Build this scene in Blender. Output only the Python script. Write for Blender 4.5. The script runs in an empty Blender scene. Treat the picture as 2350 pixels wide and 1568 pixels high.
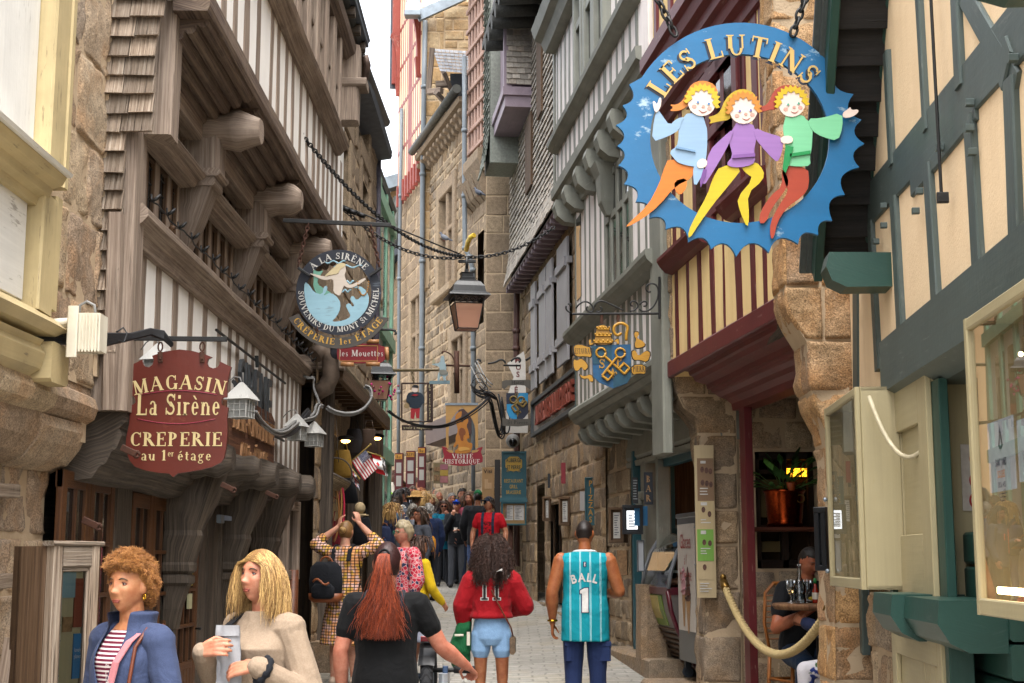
import bpy,math,random
from mathutils import Vector,Matrix,noise
from mathutils.geometry import tessellate_polygon
R=random.Random(7)
rad,pi=math.radians,math.pi
scene=bpy.context.scene
COL=scene.collection
# camera, sky, sun, exposure
FPX,CX,CY,CAMZ=3264.0,1175.0,784.0,1.62
PITCH=math.atan(500/FPX)
cd=bpy.data.cameras.new('camera');cam=bpy.data.objects.new('camera',cd);COL.objects.link(cam)
cam.location=(0,0,CAMZ);cam.rotation_euler=(pi/2+PITCH,0,0)
cd.sensor_width=36;cd.lens=36*FPX/2350;cd.clip_end=2000;cd.clip_start=.05
scene.camera=cam
SUN_EL,SUN_AZ=rad(68),rad(172)
w=bpy.data.worlds.new('World');scene.world=w;w.use_nodes=True
wn=w.node_tree;bg=wn.nodes['Background']
sky=wn.nodes.new('ShaderNodeTexSky');sky.sky_type='NISHITA';sky.sun_disc=False
sky.sun_elevation=SUN_EL;sky.sun_rotation=SUN_AZ;sky.air_density=1.0;sky.dust_density=4.0;sky.ozone_density=1.0
hs=wn.nodes.new('ShaderNodeHueSaturation');hs.inputs['Saturation'].default_value=.22
wn.links.new(sky.outputs[0],hs.inputs['Color']);wn.links.new(hs.outputs[0],bg.inputs[0])
bg.inputs[1].default_value=.15
sd=bpy.data.lights.new('sun','SUN');sun=bpy.data.objects.new('sun',sd);COL.objects.link(sun)
sd.energy=1.0;sd.angle=rad(60);sd.color=(1,.96,.9)
sun.rotation_euler=(pi/2-SUN_EL,0,pi-SUN_AZ)
scene.view_settings.view_transform='Standard';scene.view_settings.look='None'
scene.view_settings.gamma=1;scene.view_settings.exposure=2.3
scene.render.engine='CYCLES'
scene.cycles.max_bounces=9;scene.cycles.diffuse_bounces=6;scene.cycles.glossy_bounces=3
scene.cycles.transparent_max_bounces=10;scene.cycles.use_denoising=True
scene.cycles.caustics_reflective=False;scene.cycles.caustics_refractive=False
# pixel rays (photo px on the 2350 px copy) -> world
def ray(px,py):
 a,b=(px-CX)/FPX,(CY-py)/FPX
 cp,sp=math.cos(PITCH),math.sin(PITCH)
 return Vector((a,cp-b*sp,sp+b*cp))
def at(px,py,Y):
 r=ray(px,py);t=Y/r.y
 return Vector((r.x*t,Y,CAMZ+r.z*t))
GZ=[(-60,0),(8,0),(10.5,.05),(12.7,.16),(15,.34),(18,.52),(21,.68),(25.5,.92),(28.8,1.08),(33,1.45),(40,2.35),(47,3.3),(60,4.6),(200,5)]
def gz(y):
 for(a,za),(b,zb)in zip(GZ,GZ[1:]):
  if y<=b:return za+(zb-za)*(y-a)/(b-a)
 return 5
def zpx(py,Y):return at(CX,py,Y).z
# mesh builder
class MB:
 def __init__(s):s.V=[];s.F=[]
 def v(s,p):s.V.append(tuple(p));return len(s.V)-1
 def f(s,idx,uv=None,sm=False,mi=0):s.F.append((tuple(idx),uv,sm,mi))
 def quad(s,a,b,c,d,mi=0,sm=False):
  i=len(s.V);s.V+=[tuple(a),tuple(b),tuple(c),tuple(d)]
  w=(Vector(b)-Vector(a)).length;h=(Vector(d)-Vector(a)).length
  s.f((i,i+1,i+2,i+3),((0,0),(w,0),(w,h),(0,h)),sm,mi)
 def rings(s,rings,closed=True,caps=True,sm=False,mi=0,uo=None):
  n=len(rings[0]);base=len(s.V)
  for r in rings:s.V+=[tuple(p)for p in r]
  ox,oy=uo if uo else(R.random()*20,R.random()*20)
  L=[0]
  for a,b in zip(rings,rings[1:]):L.append(L[-1]+(Vector(a[0])-Vector(b[0])).length)
  r0=max(rings,key=lambda r:(Vector(r[0])-Vector(r[n//2])).length)
  P=[0]
  for k in range(n):P.append(P[-1]+(Vector(r0[k])-Vector(r0[(k+1)%n])).length)
  m=n if closed else n-1
  for i in range(len(rings)-1):
   for k in range(m):
    a=base+i*n+k;b=base+i*n+(k+1)%n
    s.f((a,b,b+n,a+n),((L[i]+ox,P[k]+oy),(L[i]+ox,P[k+1]+oy),(L[i+1]+ox,P[k+1]+oy),(L[i+1]+ox,P[k]+oy)),sm,mi)
  if caps and closed:
   for e,rev in((0,True),(len(rings)-1,False)):
    ids=[base+e*n+k for k in range(n)]
    uv=[(ox+(Vector(rings[e][k])-Vector(rings[e][0])).length*.3,oy+P[k])for k in range(n)]
    if rev:ids.reverse();uv.reverse()
    s.f(ids,tuple(uv),False,mi)
 def beam(s,p0,p1,w,t,nrm,c=.006,seg=1,wob=0.0,mi=0,taper=1.0,ext=0):
  p0,p1=Vector(p0),Vector(p1);d=(p1-p0);L=d.length
  if L<1e-6:return
  d/=L;nrm=Vector(nrm);nrm=(nrm-d*nrm.dot(d)).normalized();sd=d.cross(nrm)
  c=min(c,w*.4,t*.4);rings=[];q=R.random()*100
  for i in range(seg+1):
   k=i/seg;ctr=p0+d*L*k;f=1+(taper-1)*k
   a,b=w/2*f,t/2*f
   pts=[(-a+c,-b),(a-c,-b),(a,-b+c),(a,b-c),(a-c,b),(-a+c,b),(-a,b-c),(-a,-b+c)]
   rg=[]
   for j,(x,y)in enumerate(pts):
    if wob:
     o=noise.noise_vector(Vector((q+k*L*1.7,j//2*3.1,q)))*wob
     x+=o.x;y+=o.y*.6
    rg.append(ctr+sd*x+nrm*y)
   rings.append(rg)
  s.rings(rings,mi=mi)
 def box(s,x0,x1,y0,y1,z0,z1,c=.004,mi=0,M=None,seg=1,wob=0):
  if x0>x1:x0,x1=x1,x0
  if y0>y1:y0,y1=y1,y0
  if z0>z1:z0,z1=z1,z0
  dx,dy,dz=x1-x0,y1-y0,z1-z0;cx,cy,cz=(x0+x1)/2,(y0+y1)/2,(z0+z1)/2
  T=(lambda p:M@Vector(p))if M else Vector
  R3=M.to_3x3()if M else Matrix.Identity(3)
  if dz>=dx and dz>=dy:s.beam(T((cx,cy,z0)),T((cx,cy,z1)),dx,dy,R3@Vector((0,1,0)),c,seg,wob,mi)
  elif dx>=dy:s.beam(T((x0,cy,cz)),T((x1,cy,cz)),dz,dy,R3@Vector((0,1,0)),c,seg,wob,mi)
  else:s.beam(T((cx,y0,cz)),T((cx,y1,cz)),dx,dz,R3@Vector((0,0,1)),c,seg,wob,mi)
 def tube(s,pts,r,n=8,caps=True,sm=True,mi=0):
  pts=[Vector(p)for p in pts];rr=r if isinstance(r,(list,tuple))else[r]*len(pts)
  rings=[];up=None
  for i,p in enumerate(pts):
   d=(pts[min(i+1,len(pts)-1)]-pts[max(i-1,0)])
   if d.length<1e-9:d=Vector((0,0,1))
   d.normalize()
   if up is None:up=Vector((0,0,1))if abs(d.z)<.9 else Vector((1,0,0))
   a=(up-d*up.dot(d))
   if a.length<1e-6:a=Vector((1,0,0))-d*d.x
   a.normalize();up=a;b=d.cross(a)
   rings.append([p+(a*math.cos(2*pi*k/n)+b*math.sin(2*pi*k/n))*rr[i]for k in range(n)])
  s.rings(rings,caps=caps,sm=sm,mi=mi)
 def lathe(s,prof,M=None,n=16,sm=True,mi=0,caps=True):
  M=M or Matrix();rings=[[M@Vector((r*math.cos(2*pi*k/n),r*math.sin(2*pi*k/n),z))for k in range(n)]for r,z in prof]
  s.rings(rings,caps=caps,sm=sm,mi=mi)
 def prism(s,outer,t,M=None,holes=(),mi=0,mside=None,y0=0.0,tb=True):
  """2-D outline (x,z) -> slab from y0 to y0+t (front face at y0) in the local x/z plane; front looks to -y"""
  M=M or Matrix();loops=[list(outer)]+[list(h)for h in holes]
  vl=[[Vector((x,y,0))for x,y in lp]for lp in loops]
  tris=tessellate_polygon(vl);flat=[p for lp in loops for p in lp]
  b=len(s.V)
  for x,z in flat:s.V.append(tuple(M@Vector((x,y0,z))))
  for x,z in flat:s.V.append(tuple(M@Vector((x,y0+t,z))))
  n=len(flat)
  for tr in tris:
   a=[flat[i]for i in tr]
   ar=(a[1][0]-a[0][0])*(a[2][1]-a[0][1])-(a[2][0]-a[0][0])*(a[1][1]-a[0][1])
   if abs(ar)<1e-12:continue
   tr=tuple(tr)if ar>0 else tuple(reversed(tr))
   s.f([b+i for i in tr],tuple(flat[i]for i in tr),False,mi)
   if tb:s.f([b+n+i for i in reversed(tr)],tuple(flat[i]for i in reversed(tr)),False,mi)
  o=0;ms=mi if mside is None else mside
  for li,lp in enumerate(loops):
   m=len(lp);A=sum(lp[i][0]*lp[(i+1)%m][1]-lp[(i+1)%m][0]*lp[i][1]for i in range(m))
   fl=(A>0)!=(li>0)
   for i in range(m):
    j=(i+1)%m;q=(b+o+i,b+o+i+n,b+o+j+n,b+o+j)
    if not fl:q=tuple(reversed(q))
    s.f(tuple(reversed(q)),((i*.1,0),(i*.1,t),(i*.1+.1,t),(i*.1+.1,0)),False,ms)
   o+=m
 def ell(s,c,r,M=None,nu=14,nv=9,nz=0,nf=3,seed=0,sm=True,mi=0):
  c=Vector(c);r=Vector(r)if not isinstance(r,(int,float))else Vector((r,r,r));M=M or Matrix.Identity(3)
  rings=[]
  for i in range(nv+1):
   th=-pi/2+pi*(i*.96+nv*.02)/nv
   rg=[]
   for k in range(nu):
    ph=2*pi*k/nu;d=Vector((math.cos(th)*math.cos(ph),math.cos(th)*math.sin(ph),math.sin(th)))
    q=Vector((d.x*r.x,d.y*r.y,d.z*r.z))
    if nz:q*=1+nz*noise.noise(d*nf+Vector((seed,seed*2,0)))
    rg.append(c+M@q)
   rings.append(rg)
  s.rings(rings,sm=sm,mi=mi)
 def grid(s,fn,nu,nv,sm=True,mi=0,us=1,vs=1,wrap=False):
  b=len(s.V)
  for j in range(nv+1):
   for i in range(nu+1):s.V.append(tuple(fn(i/nu,j/nv)))
  for j in range(nv):
   for i in range(nu):
    a=b+j*(nu+1)+i
    s.f((a,a+1,a+nu+2,a+nu+1),((i/nu*us,j/nv*vs),((i+1)/nu*us,j/nv*vs),((i+1)/nu*us,(j+1)/nv*vs),(i/nu*us,(j+1)/nv*vs)),sm,mi)
 def add(s,o,M=None,mi=None):
  b=len(s.V);s.V+=[tuple(M@Vector(p))for p in o.V]if M else o.V
  fl=M is not None and M.determinant()<0
  for idx,uv,sm,m in o.F:
   idx=tuple(b+i for i in idx)
   if fl:idx=tuple(reversed(idx));uv=tuple(reversed(uv))if uv else None
   s.F.append((idx,uv,sm,m if mi is None else mi))
 def mesh(s,name,mats):
  me=bpy.data.meshes.new(name);me.from_pydata(s.V,[],[f[0]for f in s.F])
  if not isinstance(mats,(list,tuple)):mats=[mats]
  for m in mats:me.materials.append(m)
  if len(me.polygons)==len(s.F):
   uv=me.uv_layers.new(name='UVMap');fl=[]
   for idx,u,sm,mi in s.F:
    if u:
     for p in u:fl+=[p[0],p[1]]
    else:fl+=[0.0,0.0]*len(idx)
   uv.data.foreach_set('uv',fl)
   me.polygons.foreach_set('use_smooth',[f[2]for f in s.F])
   me.polygons.foreach_set('material_index',[f[3]for f in s.F])
  me.update();return me
def obj(name,mb,mats,parent=None,loc=None,label=None,cat=None,group=None,kind=None,M=None):
 me=mb.mesh(name,mats)if isinstance(mb,MB)else mb
 o=bpy.data.objects.new(name,me);COL.objects.link(o)
 if parent is not None:o.parent=parent
 if M is not None:o.matrix_local=M
 if loc is not None:o.location=loc
 return tag(o,label,cat,group,kind)
def tag(o,label=None,cat=None,group=None,kind=None):
 if label:o['label']=label
 if cat:o['category']=cat
 if group:o['group']=group
 if kind:o['kind']=kind
 return o
def thing(name,label,cat,loc=(0,0,0),rz=0,group=None,M=None):
 o=bpy.data.objects.new(name,None);COL.objects.link(o);o.empty_display_size=.1
 o.location=loc;o.rotation_euler=(0,0,rz)
 if M is not None:o.matrix_world=M
 return tag(o,label,cat,group)
def copy_tree(o,parent=None):
 c=o.copy();COL.objects.link(c)
 if parent is not None:c.parent=parent
 for ch in[x for x in COL.objects if x.parent==o]:copy_tree(ch,c)
 return c
 # materials
def lin(c):
 if isinstance(c,str):
  c=c.lstrip('#');c=[int(c[i:i+2],16)/255 for i in(0,2,4)]
  c=[x/12.92 if x<=.04045 else((x+.055)/1.055)**2.4 for x in c]
 return(c[0],c[1],c[2],1)
def sc(c,f):
 return[x*f for x in lin(c)[:3]]
class NT:
 def __init__(s,name):
  s.m=bpy.data.materials.new(name);s.m.use_nodes=True;s.t=s.m.node_tree
  s.b=s.t.nodes['Principled BSDF'];s.out=s.t.nodes['Material Output']
 def n(s,typ,ins=None,**kw):
  n=s.t.nodes.new('ShaderNode'+typ)
  for k,v in kw.items():setattr(n,k,v)
  for k,v in(ins or{}).items():
   if hasattr(v,'is_output')or isinstance(v,bpy.types.NodeSocket):s.t.links.new(v,n.inputs[k])
   else:n.inputs[k].default_value=v
  return n
 def link(s,a,b):s.t.links.new(a,b)
 def noise(s,vec,scale,detail=3,rough=.55,dist=0):
  return s.n('TexNoise',{'Vector':vec,'Scale':scale,'Detail':detail,'Roughness':rough,'Distortion':dist}).outputs['Fac']
 def ramp(s,fac,stops,mode='LINEAR'):
  r=s.n('ValToRGB',{'Fac':fac});cr=r.color_ramp;cr.interpolation=mode
  while len(cr.elements)<len(stops):cr.elements.new(.5)
  for e,(p,c)in zip(cr.elements,stops):e.position=p;e.color=lin(c)if not isinstance(c,(int,float))else(c,c,c,1)
  return r.outputs['Color']
 def mix(s,fac,a,b,bt='MIX'):
  n=s.n('Mix',data_type='RGBA',blend_type=bt)
  for i,v in((0,fac),(6,a),(7,b)):
   if isinstance(v,bpy.types.NodeSocket):s.t.links.new(v,n.inputs[i])
   else:n.inputs[i].default_value=v if i==0 else(lin(v)if not isinstance(v,(int,float))else(v,v,v,1))
  return n.outputs[2]
 def math(s,op,a,b=0.0):
  n=s.n('Math',operation=op)
  for i,v in((0,a),(1,b)):
   if isinstance(v,bpy.types.NodeSocket):s.t.links.new(v,n.inputs[i])
   else:n.inputs[i].default_value=v
  return n.outputs[0]
 def bump(s,h,strength=.3,dist=.01):
  n=s.n('Bump',{'Height':h,'Strength':strength,'Distance':dist});s.link(n.outputs[0],s.b.inputs['Normal'])
 def col(s,c):
  if isinstance(c,bpy.types.NodeSocket):s.link(c,s.b.inputs['Base Color'])
  else:s.b.inputs['Base Color'].default_value=lin(c)
 def p(s,**kw):
  for k,v in kw.items():
   k={'rough':'Roughness','metal':'Metallic','spec':'Specular IOR Level','trans':'Transmission Weight','ior':'IOR','alpha':'Alpha','sss':'Subsurface Weight','coat':'Coat Weight','sheen':'Sheen Weight'}.get(k,k)
   if isinstance(v,bpy.types.NodeSocket):s.link(v,s.b.inputs[k])
   else:s.b.inputs[k].default_value=v
  return s
 def co(s,kind='Object',scale=(1,1,1)):
  t=s.n('TexCoord').outputs[kind]
  return s.n('Mapping',{'Vector':t,'Scale':scale}).outputs[0]
 def isl(s):return s.n('NewGeometry').outputs['Random Per Island']
MATS={}
def mat(fn):
 def g(name,*a,**k):
  if name not in MATS:MATS[name]=fn(name,*a,**k)
  return MATS[name]
 return g
@mat
def wood(name,c1,c2,c3=None,grain=60,rough=.75,bump=.5,var=.35,crack=.35,spec=.3):
 """weathered timber: streaks along uv.x, dark cracks, lighter worn patches, tone per piece"""
 t=NT(name);uv=t.co('UV',(1.2,grain,1));n1=t.noise(uv,1.0,6,.65,.2)
 base=t.ramp(n1,[(.32,c1),(.5,c2),(.68,c3 or c2)])
 big=t.noise(t.co('Object',(1,1,1)),2.2,4,.6);base=t.mix(t.ramp(t.noise(t.co('Object',(5,5,1.2)),1.3,5,.65),[(.5,0.0),(.72,.45)]),base,c3 or c2)
 base=t.mix(t.math('MULTIPLY',big,.45),base,t.mix(1,base,.55,'MULTIPLY'))
 cr=t.noise(t.co('UV',(2.2,grain*1.6,1)),1.0,3,.5,.3)
 crm=t.ramp(cr,[(.30,1.0),(.38,0.0)])
 base=t.mix(t.math('MULTIPLY',crm,crack),base,(.012,.009,.007))
 v=t.ramp(t.isl(),[(0,1-var),(1,1+var*.4)])
 t.col(t.mix(1,base,v,'MULTIPLY'));t.p(rough=rough,spec=spec)
 h=t.math('SUBTRACT',n1,t.math('MULTIPLY',crm,.7));t.bump(h,bump,.012);return t.m
@mat
def stone(name,cols,speck=.5,lichen=None,rough=.9,bump=.6,sc=1.0,spread=1.0):
 """granite: tone per block, coarse speckle, warm iron stains"""
 t=NT(name);o=t.co('Object');k=len(cols)-1
 base=t.ramp(t.isl(),[(i/k,c)for i,c in enumerate(cols)])
 blot=t.noise(o,3.1*sc,5,.6);base=t.mix(t.ramp(blot,[(.45,0.0),(.7,.55)]),base,cols[-1]if lichen is None else lichen)
 sp=t.noise(o,95*sc,2,.7);base=t.mix(speck,base,t.ramp(sp,[(.32,.35),(.5,1.0),(.68,1.55)]),'MULTIPLY')
 md=t.noise(o,14*sc,5,.6);base=t.mix(.55,base,t.ramp(md,[(.3,.55),(.7,1.35)]),'MULTIPLY')
 t.col(base);t.p(rough=rough,spec=.25)
 t.bump(t.math('ADD',t.math('MULTIPLY',sp,.4),md),bump,.02);return t.m
@mat
def plaster(name,c,dirt='#9a8d7c',amt=.35,bump=.25,rough=.85,streak=True):
 t=NT(name);o=t.co('Object');n1=t.noise(o,2.5,5,.65)
 st=t.noise(t.co('Object',(9,9,.7)),1.0,4,.6)
 f=t.math('MULTIPLY',t.ramp(t.mix(.5,n1,st),[(.45,0.0),(.75,1.0)]),amt)
 t.col(t.mix(f,c,dirt));t.p(rough=rough,spec=.2);t.bump(t.math('ADD',t.noise(o,60,4,.6),t.noise(o,9,2)),bump,.008);return t.m
@mat
def paint(name,c,wear=None,amt=.25,rough=.5,bump=.15,grain=40,spec=.4,tone=.18):
 """painted wood or metal: slight brush tone, chips showing the wear colour"""
 c=sc(c,.6 if name.split()[0]in('sign','navy','pale','gilded','crimson','tan','amber','oxblood','grey')and 'timber' not in name and 'shutter' not in name and name not in('oxblood paint','oxblood paint worn')else.92);wear=sc(wear,.7)if wear else None
 t=NT(name);o=t.co('Object');uv=t.co('UV',(1.5,grain,1))
 g=t.noise(uv,1.0,4,.6);b=t.noise(o,3,4,.6)
 base=t.mix(tone*2,c,t.mix(1,c,t.ramp(b,[(.3,.6),(.7,1.3)]),'MULTIPLY'))
 base=t.mix(.18,base,t.ramp(g,[(.3,.6),(.7,1.3)]),'MULTIPLY')
 if wear:
  n=t.noise(t.co('UV',(4,grain,1)),1.0,8,.75);n2=t.noise(o,5,3)
  f=t.ramp(t.math('MULTIPLY',n,t.math('ADD',n2,.5)),[(.62,0.0),(.70,1.0)])
  base=t.mix(t.math('MULTIPLY',f,amt),base,wear)
 t.col(base);t.p(rough=rough,spec=spec);t.bump(t.math('ADD',g,t.noise(o,30,3)),bump,.006);return t.m
@mat
def plain(name,c,rough=.6,metal=0,nz=.15,sc=25,bump=.05,spec=.4,**kw):
 c=globals()['sc'](c,.72)
 t=NT(name);o=t.co('Object');n=t.noise(o,sc,4,.6)
 t.col(t.mix(nz*2,c,t.mix(1,c,t.ramp(n,[(.3,.5),(.7,1.4)]),'MULTIPLY')))
 t.p(rough=rough,metal=metal,spec=spec,**kw)
 if bump:t.bump(n,bump,.01)
 return t.m
@mat
def cloth(name,c,c2=None,sc=300,fold=.4,rough=.85,sheen=.03,big=9):
 c=globals()['sc'](c,.85)
 t=NT(name);o=t.co('Object');n=t.noise(o,sc,2,.6);f=t.noise(o,big,3,.5,.8)
 base=t.mix(.35,c,t.ramp(n,[(.3,.55),(.7,1.45)]),'MULTIPLY')if c2 is None else t.mix(t.ramp(n,[(.42,0.0),(.58,1.0)]),c,c2)
 t.col(base);t.p(rough=rough,spec=.2,sheen=sheen);t.bump(t.math('ADD',t.math('MULTIPLY',n,.06),f),fold,.03);return t.m
@mat
def emit(name,c,s=3):
 t=NT(name);t.col(c);t.b.inputs['Emission Color'].default_value=lin(c);t.b.inputs['Emission Strength'].default_value=s;return t.m
@mat
def pane(name,c='#1b1d1d',rough=.04,var=.5):
 """window glass in front of a dark room"""
 t=NT(name);o=t.co('Object');n=t.noise(o,1.7,2)
 t.col(t.mix(1,c,t.ramp(n,[(.3,1-var),(.7,1+var)]),'MULTIPLY'));t.p(rough=rough,spec=.6);t.bump(t.noise(o,4,1),.04,.02);return t.m
@mat
def glass(name,tint=(.93,.96,.95),refl=1.0):
 t=NT(name);tr=t.n('BsdfTransparent',{'Color':(*tint,1)});gl=t.n('BsdfGlossy',{'Roughness':.01})
 fr=t.n('Fresnel',{'IOR':1.45});mx=t.n('MixShader',{0:t.math('MULTIPLY',fr.outputs[0],refl),1:tr.outputs[0],2:gl.outputs[0]})
 t.link(mx.outputs[0],t.out.inputs['Surface']);return t.m
 # facade frames
class Fac:
 """a building: root Empty at the foot of its street wall; local x runs along the wall away from the camera, n points to the street"""
 def __init__(s,name,label,cat,x0,y0,slope,side,group=None):
  s.s=side;s.ang=math.atan2(1,slope);s.o=Vector((x0,y0,0));s.d=Vector((math.cos(s.ang),math.sin(s.ang),0))
  s.nw=Vector((-s.d.y,s.d.x,0))*side
  s.root=thing(name,label,cat,s.o,s.ang,group);s.M=s.root.matrix_basis.copy()
  s.M=Matrix.Translation(s.o)@Matrix.Rotation(s.ang,4,'Z')
 def uv(s,px,py,n=0.0):
  r=ray(px,py);o=s.o+s.nw*n;t=(o-Vector((0,0,CAMZ))).dot(s.nw)/r.dot(s.nw)
  p=Vector((0,0,CAMZ))+r*t
  return(p-s.o).dot(s.d),p.z
 def u(s,px,n=0.0):return s.uv(px,1000,n)[0]
 def z(s,px,py,n=0.0):return s.uv(px,py,n)[1]
 def L(s,u,n,z):return Vector((u,s.s*n,z))
 def W(s,u,n,z):return s.M@s.L(u,n,z)
 def box(s,mb,u0,u1,n0,n1,z0,z1,**k):mb.box(u0,u1,s.s*n0,s.s*n1,z0,z1,**k)
 def beam(s,mb,a,b,w,t,n=0.0,**k):
  """a,b = (u,z) centre line on the wall, n = outward position of its centre"""
  mb.beam(s.L(a[0],n,a[1]),s.L(b[0],n,b[1]),w,t,(0,1,0),**k)
 def part(s,name,mb,m,parent=None,label=None):return obj(name,mb,m,parent or s.root,label=label)
 def extr(s,mb,prof,u0,u1,seg=1,wob=0,sm=False,mi=0):
  """profile [(n,z)] extruded along the wall"""
  rings=[];q=R.random()*50
  for i in range(seg+1):
   u=u0+(u1-u0)*i/seg
   dn=noise.noise(Vector((u*.8,q,0)))*wob;dz=noise.noise(Vector((u*.8,q,9)))*wob
   rings.append([s.L(u,n+dn,z+dz)for n,z in(prof if s.s>0 else prof[::-1])])
  mb.rings(rings,caps=True,sm=sm,mi=mi)
def rsub(rects,h):
 out=[]
 for a,b,c,d in rects:
  e,f,g,i=max(a,h[0]),min(b,h[1]),max(c,h[2]),min(d,h[3])
  if e>=f or g>=i:out.append((a,b,c,d));continue
  if a<e:out.append((a,e,c,d))
  if f<b:out.append((f,b,c,d))
  if c<g:out.append((e,f,c,g))
  if i<d:out.append((e,f,i,d))
 return[r for r in out if r[1]-r[0]>.012 and r[3]-r[2]>.012]
def blocks(F,mb,u0,u1,z0,z1,n=0.0,ch=(.28,.42),bw=(.35,.75),relief=.015,gap=.014,rough=.008,holes=(),cell=.09,rnd=.25,mi=0,mort=1,slope=0.0,base=True):
 """coursed masonry as real blocks on a mortar bed"""
 rects=[(u0,u1,z0,z1)]
 for h in holes:rects=rsub(rects,h)
 if base:
  for a,b,c,d in rects:
   p=[F.L(a,n,c),F.L(b,n,c),F.L(b,n,d),F.L(a,n,d)]
   if F.s>0:p.reverse()
   mb.quad(*p,mi=mort)
 z=z0
 while z<z1-.03:
  h=min(R.uniform(*ch),z1-z)
  if z1-z-h<ch[0]*.4:h=z1-z
  u=u0-R.random()*bw[0]*.6
  while u<u1:
   w=R.uniform(*bw);rs=[(max(u,u0),min(u+w,u1),z,z+h)]
   for hl in holes:rs=rsub(rs,hl)
   for r in rs:block(F,mb,r,n,relief,gap,rough,cell,rnd,mi,slope)
   u+=w
  z+=h
def block(F,mb,r,n,relief,gap,rough,cell,rnd,mi,slope=0.0,uvc=None):
 a,b,c,d=r[0]+gap/2,r[1]-gap/2,r[2]+gap/2,r[3]-gap/2
 if b-a<.02 or d-c<.02:return
 nu=max(2,int((b-a)/cell));nv=max(2,int((d-c)/cell));out=n+relief*R.uniform(.15,.9)+.004
 q=R.random()*90;b0=len(mb.V);edge=min(.012,(b-a)*.2,(d-c)*.2)
 e2=edge+min(.02,(b-a)*.12,(d-c)*.12);us=[a,a+edge,a+e2]+[a+(b-a)*i/nu for i in range(1,nu)if e2*1.2<(b-a)*i/nu<b-a-e2*1.2]+[b-e2,b-edge,b]
 vs=[c,c+edge,c+e2]+[c+(d-c)*i/nv for i in range(1,nv)if e2*1.2<(d-c)*i/nv<d-c-e2*1.2]+[d-e2,d-edge,d]
 j=[R.uniform(-1,1)*min(rnd*.05,.25*min(b-a,d-c))for _ in range(8)]
 for jv,v in enumerate(vs):
  fv=(v-c)/(d-c)
  for iu,u in enumerate(us):
   fu=(u-a)/(b-a)
   du=(j[0]*(1-fu)+j[1]*fu)*(1-fv)+(j[2]*(1-fu)+j[3]*fu)*fv
   dv=(j[4]*(1-fu)+j[5]*fu)*(1-fv)+(j[6]*(1-fu)+j[7]*fu)*fv
   e=iu in(0,len(us)-1)or jv in(0,len(vs)-1)
   uu,zz=u+du*.5,v+dv*.5
   nn=n-.006 if e else out+rough*2*noise.noise(Vector((u*7+q,v*7,q)))+rough*noise.noise(Vector((u*21,v*21,q)))
   cr=(abs(fu-.5)*2)**4+(abs(fv-.5)*2)**4
   if not e:nn-=relief*.3*min(cr,1.2)
   mb.V.append(tuple(F.L(uu,nn,zz+slope*(u-a))))
 W=len(us)
 for jv in range(len(vs)-1):
  for iu in range(W-1):
   k=b0+jv*W+iu;q4=(k,k+1,k+W+1,k+W)
   if F.s>0:q4=tuple(reversed(q4))
   mb.f(q4,((0,0),(.1,0),(.1,.1),(0,.1)),True,mi)
class Plane:
 """stand-in frame for masonry on any plane: origin, x axis, outward normal (local to whatever it is parented to)"""
 def __init__(s,o,d,n):s.o=Vector(o);s.d=Vector(d).normalized();s.nv=Vector(n).normalized();s.s=1 if s.d.cross(Vector((0,0,1))).dot(s.nv)<0 else-1
 def L(s,u,n,z):return s.o+s.d*u+s.nv*n+Vector((0,0,z))
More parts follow.
